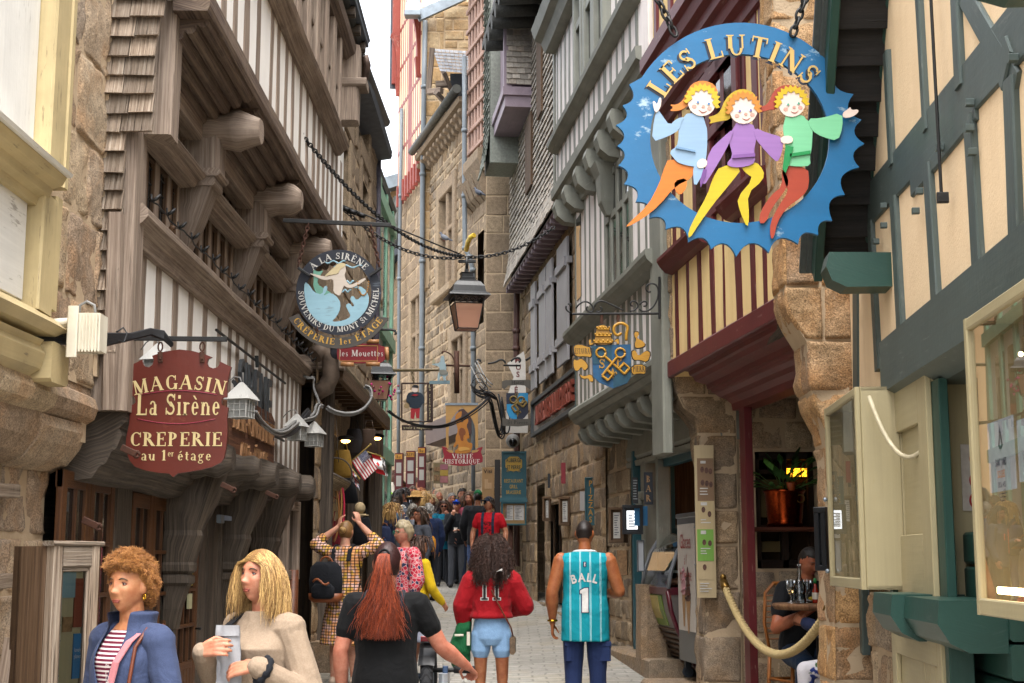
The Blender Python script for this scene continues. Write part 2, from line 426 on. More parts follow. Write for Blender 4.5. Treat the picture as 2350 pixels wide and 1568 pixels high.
 # lettering
_gl={}
def sans(ch,bold=0.0):
 k=(ch,bold)
 if k not in _gl:
  cu=bpy.data.curves.new('glyph','FONT');cu.body=ch;cu.size=1.0;cu.offset=bold;cu.resolution_u=3
  o=bpy.data.objects.new('glyph',cu);COL.objects.link(o)
  me=bpy.data.meshes.new_from_object(o.evaluated_get(bpy.context.evaluated_depsgraph_get()))
  vs=[(v.co.x,v.co.y)for v in me.vertices];fs=[tuple(p.vertices)for p in me.polygons]
  bpy.data.objects.remove(o);bpy.data.curves.remove(cu);bpy.data.meshes.remove(me)
  xs=[p[0]for p in vs]or[0]
  x0,x1=min(xs),max(xs);_gl[k]=([((x-x0)/.729,y/.729)for x,y in vs],fs,(x1-x0)/.729)
 return _gl[k]
TK,TN=.2,.075
SER={'A':(.95,'l.47,1,.1,0,.07 l.47,1,.82,0,.2 l.22,.36,.68,.36,.07 s.1,0,.13 s.82,0,.17'),'B':(.75,'l.18,0,.18,1,.19 a.18,.75,.4,.25,-90,90,.19,.07 a.18,.26,.46,.26,-90,90,.2,.07 s.12,0,.14 s.12,1,.14'),'C':(.85,'a.48,.5,.4,.5,45,315,.2,.07 l.76,.62,.76,.98,.06'),'D':(.9,'l.18,0,.18,1,.19 a.18,.5,.6,.5,-90,90,.2,.07 s.12,0,.14 s.12,1,.14'),'E':(.75,'l.18,0,.18,1,.19 l.1,.965,.64,.965,.07 l.1,.035,.68,.035,.07 l.2,.52,.52,.52,.07 l.63,1,.63,.76,.06 l.67,0,.67,.27,.06 l.5,.4,.5,.64,.05 s.14,0,.13 s.14,1,.13'),'F':(.7,'l.18,0,.18,1,.19 l.1,.965,.64,.965,.07 l.2,.52,.5,.52,.07 l.62,1,.62,.74,.06 s.18,0,.18'),'G':(.9,'a.48,.5,.4,.5,45,330,.2,.07 l.76,.64,.76,.98,.06 l.78,.0,.78,.42,.18 s.78,.42,.15'),'H':(.95,'l.18,0,.18,1,.19 l.78,0,.78,1,.19 l.18,.5,.78,.5,.07 s.18,0,.17 s.18,1,.17 s.78,0,.17 s.78,1,.17'),'I':(.42,'l.21,0,.21,1,.2 s.21,0,.18 s.21,1,.18'),'L':(.72,'l.18,0,.18,1,.19 l.1,.035,.64,.035,.07 l.64,0,.64,.3,.06 s.18,1,.18 s.16,0,.15'),'M':(1.1,'l.17,0,.17,1,.08 l.2,1,.54,.08,.2 l.54,.05,.9,1,.07 l.92,0,.92,1,.2 s.14,0,.13 s.92,0,.17 s.14,1,.1 s.94,1,.14'),'N':(.95,'l.16,0,.16,1,.08 l.18,.97,.78,.03,.2 l.8,0,.8,1,.08 s.16,0,.14 s.1,1,.1 s.8,1,.14'),'O':(.95,'a.47,.5,.39,.5,0,360,.21,.07'),'P':(.75,'l.18,0,.18,1,.19 a.18,.72,.44,.28,-90,90,.2,.07 s.18,0,.18 s.12,1,.14'),'Q':(.95,'a.47,.5,.39,.5,0,360,.21,.07 l.45,.08,.85,-.2,.13'),'R':(.85,'l.18,0,.18,1,.19 a.18,.74,.42,.26,-90,90,.2,.07 l.4,.5,.76,0,.2 s.18,0,.18 s.12,1,.14 s.8,0,.1'),'S':(.68,'a.34,.74,.25,.25,20,270,.1,.1 a.34,.26,.27,.25,-160,90,.1,.1 l.27,.62,.46,.4,.2 l.59,.68,.59,.98,.06 l.08,.02,.08,.34,.06'),'T':(.8,'l.4,0,.4,1,.2 l.04,.965,.76,.965,.07 l.06,1,.06,.72,.06 l.74,1,.74,.72,.06 s.4,0,.18'),'U':(.9,'l.18,.35,.18,1,.19 a.46,.36,.29,.36,180,360,.13,.08 l.75,.35,.75,1,.08 s.18,1,.18 s.75,1,.14'),'V':(.9,'l.1,1,.46,0,.2 l.46,0,.8,1,.07 s.1,1,.17 s.8,1,.13'),'a':(.58,'l.42,0,.42,.5,.15 a.26,.47,.18,.19,10,170,.1,.07 a.25,.17,.18,.17,60,330,.13,.06 s.48,0,.08'),'b':(.62,'l.16,0,.16,1,.15 a.32,.31,.22,.31,-150,150,.16,.06 s.1,1,.07'),'d':(.62,'l.48,0,.48,1,.15 a.3,.31,.22,.31,30,330,.16,.06'),'e':(.56,'a.28,.31,.22,.31,0,320,.15,.06 l.1,.34,.48,.34,.06'),'f':(.4,'l.18,0,.18,.8,.14 a.3,.8,.12,.19,20,180,.12,.07 l.04,.6,.36,.6,.06 s.18,0,.14'),'g':(.6,'a.26,.42,.19,.2,0,360,.13,.06 a.28,-.14,.24,.16,0,360,.09,.06 l.2,.24,.16,.06,.08 l.16,.04,.42,.02,.08 l.4,.56,.56,.6,.07'),'h':(.66,'l.16,0,.16,1,.15 a.34,.4,.17,.2,0,180,.12,.06 l.5,0,.5,.42,.15 s.16,0,.13 s.5,0,.13'),'i':(.32,'l.16,0,.16,.6,.15 s.16,0,.14 s.12,.6,.08 l.16,.76,.16,.92,.16'),'l':(.32,'l.16,0,.16,1,.15 s.16,0,.14 s.1,1,.07'),'m':(.95,'l.15,0,.15,.6,.15 a.32,.4,.16,.2,0,180,.12,.06 l.47,0,.47,.42,.15 a.63,.4,.16,.2,0,180,.12,.06 l.79,0,.79,.42,.15 s.15,0,.12 s.47,0,.12 s.79,0,.12'),'n':(.66,'l.16,0,.16,.6,.15 a.34,.4,.17,.2,0,180,.12,.06 l.5,0,.5,.42,.15 s.16,0,.13 s.5,0,.13 s.1,.6,.07'),'o':(.6,'a.3,.31,.23,.31,0,360,.15,.06'),'p':(.62,'l.16,-.3,.16,.6,.15 a.32,.31,.22,.31,-150,150,.16,.06 s.16,-.3,.14'),'r':(.46,'l.16,0,.16,.6,.15 a.33,.42,.16,.17,40,150,.13,.07 s.16,0,.14 s.1,.6,.07'),'s':(.46,'a.23,.45,.16,.15,20,270,.07,.08 a.22,.15,.17,.15,-160,90,.07,.08 l.16,.38,.3,.24,.15'),'t':(.4,'l.18,.1,.18,.8,.14 a.28,.12,.1,.12,180,330,.1,.07 l.04,.58,.36,.58,.06'),'u':(.66,'l.16,.2,.16,.6,.15 a.32,.2,.17,.2,180,360,.12,.06 l.5,0,.5,.6,.15 s.12,.6,.1 s.55,0,.08'),'1':(.42,'l.22,0,.22,1,.18 s.22,0,.18 l.06,.82,.22,.98,.09'),'-':(.4,'l.06,.4,.34,.4,.1'),'.':(.25,'l.1,0,.1,.14,.14'),}
ACC={'È':('E','l.28,1.24,.46,1.1,.09'),'É':('E','l.28,1.1,.46,1.24,.09'),'Ê':('E','l.24,1.1,.38,1.24,.08 l.38,1.24,.52,1.1,.08'),'è':('e','l.18,.9,.34,.72,.08'),'é':('e','l.2,.72,.36,.9,.08'),'à':('a','l.16,.9,.32,.72,.08'),'À':('A','l.38,1.24,.54,1.1,.09')}
def strokes(spec):
 out=[]
 for tok in spec.split():
  k,v=tok[0],[float(x)for x in tok[1:].split(',')]
  if k=='l':
   x0,y0,x1,y1,w=v;d=Vector((x1-x0,y1-y0));d.normalize();n=Vector((-d.y,d.x))*w/2
   if abs(d.y)>.5 and abs(d.x)>.05:n=Vector((-w/2/abs(d.y)*(1 if d.y>0 else-1),0))
   out.append([(x0+n.x,y0+n.y),(x0-n.x,y0-n.y),(x1-n.x,y1-n.y),(x1+n.x,y1+n.y)])
  elif k=='s':
   x,y,h=v;s=1 if y<.1 else-1
   out.append([(x-h,y),(x+h,y),(x+h,y+s*.035),(x+h*.45,y+s*.075),(x-h*.45,y+s*.075),(x-h,y+s*.035)])
  elif k=='a':
   cx,cy,rx,ry,a0,a1,tk,tn=v;m=max(5,int(abs(a1-a0)/18));A=[];B=[]
   for i in range(m+1):
    a=rad(a0+(a1-a0)*i/m);t=tn+(tk-tn)*abs(math.cos(a))**1.3
    A.append((cx+(rx)*math.cos(a),cy+(ry)*math.sin(a)));B.append((cx+(rx-t)*math.cos(a),cy+(ry-tn)*math.sin(a)))
   for i in range(m):out.append([A[i],A[i+1],B[i+1],B[i]])
 return out
def glyph(ch,font='sans',bold=0.0):
 """-> list of polygons (2-D) and advance"""
 if font=='serif':
  if ch in ACC:b,ex=ACC[ch];w,sp=SER[b];return strokes(sp+' '+ex),w
  if ch in SER:w,sp=SER[ch];return strokes(sp),w
 vs,fs,w=sans(ch,bold);return[[vs[i]for i in f]for f in fs],w+.12
def text(mb,s,h,M,font='sans',bold=0.0,depth=.004,align='c',track=0.0,sx=1.0,arc=None,y0=0.0,mi=0):
 """letters of cap height h in the local x/z plane of M (front to -y). arc=(radius, centre angle deg, +1 over / -1 under)"""
 items=[];x=0
 for ch in s:
  if ch==' ':x+=(.36+track);continue
  g,w=glyph(ch,font,bold);items.append((x,g,w));x+=w+track
 W=(x-track)*sx*h;off={'c':-W/2,'l':0,'r':-W}[align]
 for i,(x,g,w)in enumerate(items):
  for pi_,poly in enumerate(g):
   p2=[((px+x)*sx*h+off,py*h)for px,py in poly]
   if arc:
    r,a0,sg=arc;q=[]
    for X,Y in p2:
     xm=(x+w/2)*sx*h+off;dx=X-xm
     a=rad(a0)-sg*xm/r
     bx,bz=r*math.cos(a),r*math.sin(a);tx,tz=math.sin(a)*sg,-math.cos(a)*sg;nx,nz=math.cos(a)*sg,math.sin(a)*sg
     q.append((bx+tx*dx+nx*Y,bz+tz*dx+nz*Y))
    p2=q
   yy=y0-depth-(pi_%7)*.00025
   ids=[mb.v(M@Vector((a,yy,b)))for a,b in p2]
   ar=sum(p2[k][0]*p2[(k+1)%len(p2)][1]-p2[(k+1)%len(p2)][0]*p2[k][1]for k in range(len(p2)))
   if ar<0:ids.reverse()
   mb.f(ids,None,False,mi)
   if depth>.003:
    k0=[mb.v(M@Vector((a,y0,b)))for a,b in p2];n=len(ids);k1=[mb.v(M@Vector((a,yy,b)))for a,b in p2]
    for k in range(n):mb.f((k0[k],k0[(k+1)%n],k1[(k+1)%n],k1[k]),None,False,mi)
 return W
def face_cam(p,tilt=0.0):
 """matrix at p whose x/z plane faces straight down the street"""
 return Matrix.Translation(Vector(p))@Matrix.Rotation(tilt,4,'Z')
def chain(mb,pts,link=.06,r=.008,sag=0.0):
 """chain of oval links through a polyline"""
 P=[Vector(p)for p in pts]
 if sag and len(P)==2:
  a,b=P;P=[a.lerp(b,i/30)-Vector((0,0,4*sag*(i/30)*(1-i/30)))for i in range(31)]
 L=[0]
 for a,b in zip(P,P[1:]):L.append(L[-1]+(b-a).length)
 def pos(t):
  for i in range(len(P)-1):
   if t<=L[i+1]:return P[i].lerp(P[i+1],(t-L[i])/max(1e-9,L[i+1]-L[i]))
  return P[-1]
 step=link*.72;n=max(1,int(L[-1]/step))
 for i in range(n):
  c=pos((i+.5)*step);d=(pos(min(L[-1],(i+1)*step))-pos(i*step)).normalized()
  s=d.cross(Vector((0,0,1))if abs(d.z)<.9 else Vector((1,0,0))).normalized()
  if i%2:s=s.cross(d)
  s=(s+s.cross(d)*.35).normalized()
  ring=[c+d*(link/2)*math.cos(a)+s*(link*.27)*math.sin(a)for a in[2*pi*k/10 for k in range(11)]]
  mb.tube(ring,r,5,caps=False)
def catenary(a,b,sag,n=16):
 a,b=Vector(a),Vector(b);return[a.lerp(b,i/n)-Vector((0,0,4*sag*(i/n)*(1-i/n)))for i in range(n+1)]
def spiral(c,r0,r1,a0,turns,M,n=20):
 return[M@Vector((c[0]+(r0+(r1-r0)*i/n)*math.cos(a0+turns*2*pi*i/n),0,c[1]+(r0+(r1-r0)*i/n)*math.sin(a0+turns*2*pi*i/n)))for i in range(n+1)]
 # palettes
M_old=wood('old grey oak','#64564a','#8b7a6c','#ab9b8b',grain=55,crack=.45)
M_dark=wood('dark oak','#302923','#4e453c','#6e6154',grain=45,crack=.5,bump=.8)
M_brown=wood('brown oak','#3a2a20','#58432f','#6d5643',grain=60)
M_jet=wood('brown moulded oak','#40322a','#66554a','#80705f',grain=50,bump=.6)
M_shing=wood('silvered shingle','#54463b','#8d7b69','#b5a797',grain=70,var=.5,crack=.6,bump=.9)
M_door=wood('varnished brown door','#38210f','#54331a','#684424',grain=70,crack=.15,var=.15,rough=.5)
M_white=plaster('white plaster','#e4e1dc','#a79d90',.25)
M_cream=paint('cream yellow paint','#b8a67c','#7f7054',.9,tone=.2)
M_offw=paint('white window paint','#dedcd6','#8d8576',.7,tone=.1)
M_gran=stone('sandy granite',['#867361','#a08d76','#8f8070','#ab987d','#95826b'],lichen='#a27a52',speck=.75)
M_gran2=stone('grey brown granite',['#6f6153','#8b7a66','#7b6d5e','#937d63','#a0896b'],lichen='#8d6d48',speck=.7)
M_rub=stone('rubble stone',['#6f6253','#8c7d68','#7d7062','#9d8b73','#836e56','#635a50'],lichen='#8d795c',speck=.6)
M_ash=stone('dressed brown granite',['#837260','#8d7b66','#7d6d5b','#95836c'],speck=.6,lichen='#7d6e5a',bump=.35)
M_mort=plaster('lime mortar','#b09b80','#93806a',.5,.7)
M_black=plain('black iron','#141414',.55,nz=.25,bump=.2)
M_rust=plain('rusty iron','#4a2a1a',.8,nz=.4,sc=40,bump=.3)
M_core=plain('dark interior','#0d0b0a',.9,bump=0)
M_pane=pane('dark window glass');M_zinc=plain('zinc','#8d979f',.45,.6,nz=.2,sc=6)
M_cop=plain('weathered copper gutter','#4c4c47',.55,.3,nz=.4,sc=5)
M_slate=plain('blue slate','#59616b',.55,nz=.3,sc=8)
M_tile=plain('weathered slate hanging','#8c867e',.7,nz=.35,sc=4,bump=.2)
M_glass=glass('clear glass')
M_wcable=plain('white conduit','#d8d2c4',.5);M_bcable=plain('black cable','#15161a',.5);M_gcable=plain('grey cable','#8f8e8c',.55)
# street
def street_fn(a,b):
 x=-40+80*a;y=-12+172*b;return(x,y,gz(y))
mb=MB();ys=sorted(set([-12+i*2 for i in range(10)]+[8+i*.5 for i in range(90)]+[53+i*6 for i in range(18)]+[400,1500]))
xs=[-600,-40,-12,-6,-4,-3,-2,-1,0,1,2,3,4,6,12,40,600]
for y in ys:
 for x in xs:mb.V.append((x,y,gz(y)-.035*max(0,1-abs(x+.1)/1.2)**2))
n=len(xs)
for j in range(len(ys)-1):
 for i in range(n-1):mb.f((j*n+i,j*n+i+1,(j+1)*n+i+1,(j+1)*n+i),None,True)
def paving():
 t=NT('granite setts');o=t.n('TexCoord').outputs['Object']
 wv=t.n('TexNoise',{'Vector':o,'Scale':2.5,'Detail':3});o2=t.mix(.11,o,wv.outputs['Color'])
 br=t.n('TexBrick',{'Vector':o2,'Scale':1.0,'Mortar Size':.014,'Mortar Smooth':.6,'Bias':0.0,'Brick Width':.26,'Row Height':.145,'Color1':(.9,.9,.9,1),'Color2':(.55,.55,.55,1),'Mortar':(.28,.28,.28,1)})
 n2=t.noise(o,1.1,5,.6);n3=t.noise(o,60,3,.7);n4=t.noise(o,7,4)
 c=t.ramp(n2,[(.3,'#8a8780'),(.5,'#9f9b93'),(.72,'#aba08b')])
 c=t.mix(.62,c,br.outputs['Color'],'MULTIPLY');c=t.mix(.5,c,t.ramp(n3,[(.3,.6),(.7,1.35)]),'MULTIPLY')
 c=t.mix(.5,c,t.ramp(n4,[(.3,.7),(.7,1.25)]),'MULTIPLY')
 c=t.mix(t.ramp(t.noise(o,.55,6,.7),[(.45,0.0),(.68,.5)]),c,'#5d5850');t.col(c);t.p(rough=.72,spec=.35);t.bump(t.math('ADD',t.math('MULTIPLY',br.outputs['Fac'],-1.0),t.math('ADD',n4,t.math('MULTIPLY',n3,.4))),.45,.012);return t.m
M_pave=paving()
obj('street',mb,M_pave,kind='structure')
# near left stone house with the cream bay
H=Fac('stone_house','sandy granite house with cream painted window bay at the left edge','house',-2.5,0,0,-1)
mb=MB();blocks(H,mb,3.6,8.42,2.62,10,0,(.42,.58),(.5,.95),.02,.02,.018,cell=.08)
H.part('upper_wall',mb,[M_gran,M_mort])
mb=MB();blocks(H,mb,3.0,8.38,-.3,2.16,-.24,(.3,.55),(.35,.7),.03,.025,.022,cell=.08)
H.box(mb,3.0,8.3,-6,-.3,-.3,10,mi=1);H.box(mb,8.3,8.4,-4,-.02,2.3,10,mi=1);H.box(mb,8.3,8.4,-4,-.27,-.3,2.3,mi=1)
H.part('lower_wall',mb,[M_gran,M_mort])
mb=MB()
for k,(z0,z1,pr)in enumerate([(2.4,2.64,[(-.3,2.4),(-.03,2.4),(.03,2.44),(.05,2.5),(.03,2.56),(0,2.58),(.0,2.64),(-.3,2.64)]),(2.1,2.4,[(-.3,2.12),(-.22,2.12),(-.12,2.17),(-.05,2.26),(-.02,2.34),(-.03,2.4),(-.3,2.4)])]):
 u=3.2
 while u<8.4:
  w=min(R.uniform(.6,1.0),8.42-u);H.extr(mb,pr,u+.006,u+w-.006,6,.02,sm=False);u+=w
H.part('corbel_course',mb,M_gran)
mb=MB();H.box(mb,3.6,7.03,-.02,.055,3.58,8);H.part('white_panel',mb,M_offw)
mb=MB();H.box(mb,3.6,7.0,-.02,.05,2.9,3.45);H.part('white_panel',mb,M_offw)
mb=MB();H.beam(mb,(7.17,3.55),(7.25,8),.27,.16,.06,seg=6,wob=.006,c=.012);H.beam(mb,(7.29,3.55),(7.36,8),.07,.2,.05,c=.01);H.part('window_post',mb,M_cream)
mb=MB();H.beam(mb,(7.13,2.86),(7.15,3.47),.22,.15,.05,seg=4,wob=.006,c=.012);H.beam(mb,(7.28,2.9),(7.3,3.5),.1,.18,.03,c=.01);H.part('window_post',mb,M_cream)
mb=MB();H.extr(mb,[(-.05,3.4),(.08,3.4),(.09,3.44),(.13,3.46),(.14,3.5),(.19,3.52),(.21,3.56),(-.05,3.56)],3.6,7.1,8,.008)
H.part('window_cornice',mb,M_cream)
mb=MB();H.extr(mb,[(-.05,3.563),(.23,3.563),(.24,3.58),(.06,3.62),(-.05,3.62)],3.6,7.12,8,.006);H.part('cornice_top',mb,M_offw)
mb=MB();H.extr(mb,[(-.05,2.74),(.12,2.76),(.17,2.8),(.1,2.86),(-.05,2.92)],3.6,7.55,10,.02);H.part('window_sill',mb,M_cream)
mb=MB();H.extr(mb,[(-.1,2.5),(.02,2.5),(.04,2.55),(.09,2.58),(.11,2.66),(.08,2.7),(.1,2.73),(-.1,2.735)],3.6,7.2,8,.01);H.part('lower_moulding',mb,M_cream)
mb=MB();H.box(mb,7.22,7.5,-.2,.14,2.52,2.73,c=.02,wob=.01,seg=4);H.part('beam_end',mb,M_cream)
mb=MB();H.box(mb,6.4,6.86,-.2,-.02,1.95,2.5,c=.012);H.box(mb,6.9,7.02,-.22,-.1,1.9,2.45);H.part('frame_foot',mb,M_cream)
mb=MB();H.box(mb,6.2,6.6,-.04,.0,2.02,2.16);H.part('green_plate',mb,plain('bright green plastic','#4fae2a',.5))
for(pa,ya,pb,yb)in((-60,1108,50,1135),(-60,1312,34,1358)):
 u0,z0=H.uv(pa,yb,-.13);u1,z1=H.uv(pb,ya,-.13)
 mb=MB();H.beam(mb,(u0,(z0+z1)/2-.02),(u1,(z0+z1)/2),.075,.05,-.16,c=.006);
 tag(H.part('wall_plank',mb,M_shing))
P=at(205,765,7.4)
t_=thing('junction_box','off-white ribbed junction box on a rusty pole in front of the granite house','utility box',P)
mb=MB();mb.box(-.075,.075,-.08,.08,-.1,.095,c=.012);mb.beam((-.062,-.09,-.14),(-.062,-.09,.13),.055,.02,(0,1,0))
for k in range(7):mb.box(-.03+k*.017,-.021+k*.017,-.088,-.078,-.11,.09,c=.001)
obj('case',mb,plaster('aged cream plastic','#cfc8b6','#8d7f66',.5,.1,.5),t_)
mb=MB();mb.tube([(-.06,0,.095),(-.055,0,.15),(-.02,0,.17),(.02,0,.15),(.03,0,.09)],.008);obj('cable_loop',mb,M_gcable,t_)
mb=MB();mb.tube([at(-90,733,7.15),at(120,748,7.35),at(178,745,7.4)],.017,10);mb.tube([at(110,742,7.33),at(178,738,7.4)],.023,10)
tag(obj('support_pole',mb,paint('rusting white paint','#d9d2c0','#8a4a1c',1.0)),'white support pole with rust streaks running to the junction box','pole')
mb=MB()
for k in range(6):
 y=762+k*5;a=at(-90,718+k*11,6.9+.05*k)
 mb.tube([a,at(60,746+k*6,7.2),at(140,y,7.35),at(235,y+6,7.7),at(300,768+k*2,8.2),at(345,757+k*2,8.4),at(375,762+k*3,8.5),at(395,790+k,8.5)],.011,6)
mb.tube([at(268,762,7.95),at(283,752,8),at(292,765,8),at(285,785,7.95),at(270,782,7.95),at(265,768,7.95)],.005,5)
tag(obj('cable_bundle',mb,M_bcable),'thick bundle of black cables passing the junction box','cables')
# half-timbered house of the crêperie
T=Fac('timber_house','old half-timbered house with white plaster stripes and brown brackets on the left','house',-2.5,0,0,-1)
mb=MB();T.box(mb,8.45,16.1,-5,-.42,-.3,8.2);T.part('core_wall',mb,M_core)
mb=MB();T.box(mb,8.55,16.05,-.4,.10,2.55,3.72);T.part('plaster_wall',mb,M_white)
ups=[262,318,357,397,430,466,500,524,544,562,580,596,611,625,638,650,661,671,681,689]
for i,px in enumerate(ups):
 u=T.u(px,.12);mb=MB();w=.2 if i==0 else R.uniform(.12,.17)
 T.beam(mb,(u+R.uniform(-.02,.02),2.5),(u+R.uniform(-.02,.05),3.7),w,.08,.0665+(.03 if i==0 else 0),seg=8,wob=.014,c=.01)
 T.part('stud',mb,M_old)
mb=MB();T.beam(mb,(8.6,2.5),(8.62,5.0),.26,.26,.06,seg=12,wob=.02,c=.02);T.part('corner_post',mb,M_old)
mb=MB();T.beam(mb,(8.72,4.25),(8.78,5.4),.22,.2,.26,seg=8,wob=.012,c=.02);T.part('corner_post',mb,M_old)
mb=MB();z=2.85;k=0
while z<5.6:
 hi=.3 if z>4.13 else.135;hi=hi+max(0,(z-4.75))*.25;lo=-.02+max(0,z-4.9)*.35
 u=lo
 cuts=[lo,hi]if hi-lo<.2 else[lo,lo+(hi-lo)*R.uniform(.38,.6),hi]
 for a,b in zip(cuts,cuts[1:]):
  M_=Matrix.Translation(T.L(8.44,(a+b)/2,z))@Matrix.Rotation(rad(-90),4,'Z')
  hw=(b-a)/2-.003;th=R.uniform(.022,.034);q=R.uniform(-.008,.008)
  A=[(x,y,zz)for x,y,zz in((-hw,-.02-th,q),(hw,-.02-th,q+R.uniform(-.005,.005)),(hw,.0,.15),(-hw,.0,.15))]
  B=[(x,y+th,zz)for x,y,zz in A]
  TT=Matrix.Rotation(rad(90),4,'Z')
  def P3(p):return T.L(8.44,0,0)+Vector((p[1],T.s*((a+b)/2+p[0]),z+p[2]))
  a4=[P3(p)for p in A];b4=[P3(p)for p in B]
  for qd in((a4[0],a4[1],a4[2],a4[3]),(a4[1],a4[0],b4[0],b4[1]),(a4[1],b4[1],b4[2],a4[2]),(b4[0],a4[0],a4[3],b4[3])):
   i=len(mb.V);mb.V+=[tuple(p)for p in qd];o1,o2=R.random()*9,R.random()*9
   mb.f((i,i+1,i+2,i+3),((o1,o2),(o1,o2+hw*2),(o1+.15,o2+hw*2),(o1+.15,o2)))
 z+=.123;k+=1
T.part('shingle_edge',mb,M_shing)
mb=MB();T.box(mb,8.42,8.5,-.25,.02,2.7,6);T.part('gable_wall',mb,M_mort)
def lump(mb,px,py,Y,r,seed,nz=.35,stretch=(1,1,1)):
 p=at(px,py,Y)-T.o;mb.ell(p,Vector(stretch)*r,nu=22,nv=14,nz=nz,nf=1.8,seed=seed)
def roll_end(mb,u,z,n0,n1,r,seed):
 """weathered rounded beam end pointing at the street"""
 prof=[];N=9;q=seed*3.7
 for i in range(N+1):
  f=i/N;n=n0+(n1-n0)*f;k=1.0 if f<.7 else math.sqrt(max(0.02,1-((f-.7)/.3)**2)*.6+.4)
  k*=1+.08*math.sin(f*16+q)
  ring=[]
  for a in range(18):
   an=2*pi*a/18;rr=r*k*(1+.16*noise.noise(Vector((math.cos(an)*1.3+q,math.sin(an)*1.3,f*2))))
   ring.append(T.L(u+rr*1.05*math.cos(an),n,z+rr*.92*math.sin(an)))
  prof.append(ring if T.s<0 else ring[::-1])
 mb.rings([r_[::-1]for r_ in prof],sm=True)
mb=MB();lump(mb,385,8,8.75,.16,3,.4,(1.2,1.0,1));T.part('carved_beam_end',mb,M_dark)
mb=MB();lump(mb,306,215,8.62,.105,9,.45,(.8,1,1.5));lump(mb,296,285,8.6,.07,5,.4,(.7,1,1.3));T.part('carved_bracket',mb,M_dark)
mb=MB();lump(mb,240,985,8.5,.16,3,.45,(1.05,1,.8));lump(mb,200,1040,8.45,.13,4,.45,(1.2,1,.7));lump(mb,262,1050,8.5,.11,8,.4,(1,1,.6));T.part('carved_beam_end',mb,M_dark)
mb=MB()
for(pa,pb,ya,yb)in((118,208,1078,1140),(122,205,1140,1185),(132,178,1185,1212)):
 a=at(pa,ya,8.42)-T.o;b=at(pb,yb,8.42)-T.o
 mb.box(a.x,b.x,a.y-.1,a.y+.14,b.z,a.z,c=.02,seg=3,wob=.02)
for k in range(3):
 a=at(112+k*2,1214+k*12,8.4)-T.o;b=at(182-k*3,1223+k*12,8.4)-T.o;mb.tube([(a.x,a.y,a.z),(b.x,a.y,b.z)],.018,8)
a=at(118,1250,8.42)-T.o;b=at(178,1600,8.42)-T.o;mb.box(a.x,b.x,a.y-.06,a.y+.16,-.3,a.z,c=.02,seg=4,wob=.02)
T.part('carved_post',mb,M_dark)
mb=MB();T.extr(mb,[(.0,3.56),(.14,3.58),(.16,3.66),(.2,3.69),(.235,3.73),(.235,3.77),(.2,3.81),(.15,3.84),(.0,3.86)],8.62,16.05,40,.012);T.part('window_sill',mb,M_old)
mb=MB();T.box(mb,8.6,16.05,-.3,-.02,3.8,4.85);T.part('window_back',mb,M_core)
posts=[8.95,9.3,9.62,9.98,10.28,11.05,11.38,11.72,12.05,12.3,13.1,13.45,13.8,14.15,14.45,15.2,15.6,16.0]
for i,(a,b)in enumerate(zip(posts,posts[1:])):
 if b-a>.6:a,b=b-.35,b
 zt=4.36 if i%5<4 else 4.7
 fr=MB();
 for uu in(a+.075,b-.075):T.box(fr,uu-.014,uu+.014,0,.03,3.86,4.36)
 T.box(fr,a+.07,b-.07,0,.03,4.32,4.36);T.box(fr,a+.07,b-.07,0,.03,3.84,3.87)
 wf=T.part('window',fr,M_brown)
 pm=MB();T.box(pm,a+.06,b-.06,-.015,.008,3.84,4.37,c=.001);T.part('pane',pm,M_pane,wf)
 if i<5:
  lm=MB()
  for zz in(3.95,4.06,4.17,4.28):T.box(lm,a+.08,b-.08,.008,.016,zz-.004,zz+.004,c=.001)
  T.box(lm,(a+b)/2-.004,(a+b)/2+.004,.008,.016,3.87,4.33,c=.001);T.part('leading',lm,M_black,wf)
 pm=MB();T.box(pm,a+.05,b-.05,-.015,.01,4.45,4.8,c=.001);T.part('upper_pane',pm,M_pane)
for u in posts:
 mb=MB();T.beam(mb,(u,3.8),(u+R.uniform(-.01,.01),4.86),R.uniform(.085,.115),.06,.004,seg=6,wob=.006,c=.012);T.part('mullion',mb,M_old)
mb=MB();T.box(mb,8.64,8.78,0,.12,3.8,4.35);T.part('plaster_strip',mb,M_white)
for a,b in((8.75,10.22),(10.62,12.32),(12.72,14.42),(14.8,16.0)):
 mb=MB();T.extr(mb,[(.05,4.33),(.16,4.34),(.18,4.38),(.22,4.4),(.24,4.43),(.22,4.46),(.16,4.48),(.05,4.5)],a,b,10,.008);T.part('transom',mb,M_old)
 mb=MB();T.box(mb,a,b,.05,.2,4.7,4.87,seg=6,wob=.006);T.part('head_beam',mb,M_old)
for k,u in enumerate((10.42,12.52,14.62)):
 mb=MB();T.beam(mb,(u,4.5),(u,4.78),.27,.3,.16,seg=4,wob=.012,c=.025)
 T.box(mb,u-.16,u+.16,.03,.33,4.44,4.5,c=.02);T.box(mb,u-.145,u+.145,.03,.29,4.37,4.44,c=.012)
 mb.rings([[T.L(u+su*w,n,z)for su,n in((-1,.02),(1,.02),(1,nn),(-1,nn))]for z,w,nn in((3.86,.05,.08),(3.95,.08,.11),(4.1,.11,.17),(4.25,.12,.22),(4.37,.13,.26))])
 T.part('bracket',mb,M_old)
 mb=MB();roll_end(mb,u,4.83,.1,.6,.155,k+1);T.part('beam_end',mb,M_old)
for a,b in((8.75,10.28),(10.56,12.38),(12.66,14.48),(14.76,16.1)):
 mb=MB();pr=[(.1,4.82)]
 for q in range(5):
  n0,z0=.14+q*.082,4.84+q*.045
  pr+=[(n0+.04+.042*math.cos(t),z0+.03+.042*math.sin(t))for t in(-2.6,-1.9,-1.2,-.5,.2)]
 pr+=[(.57,5.1),(.1,5.12)]
 T.extr(mb,pr,a,b,12,.008,sm=False);T.part('jetty_moulding',mb,M_jet)
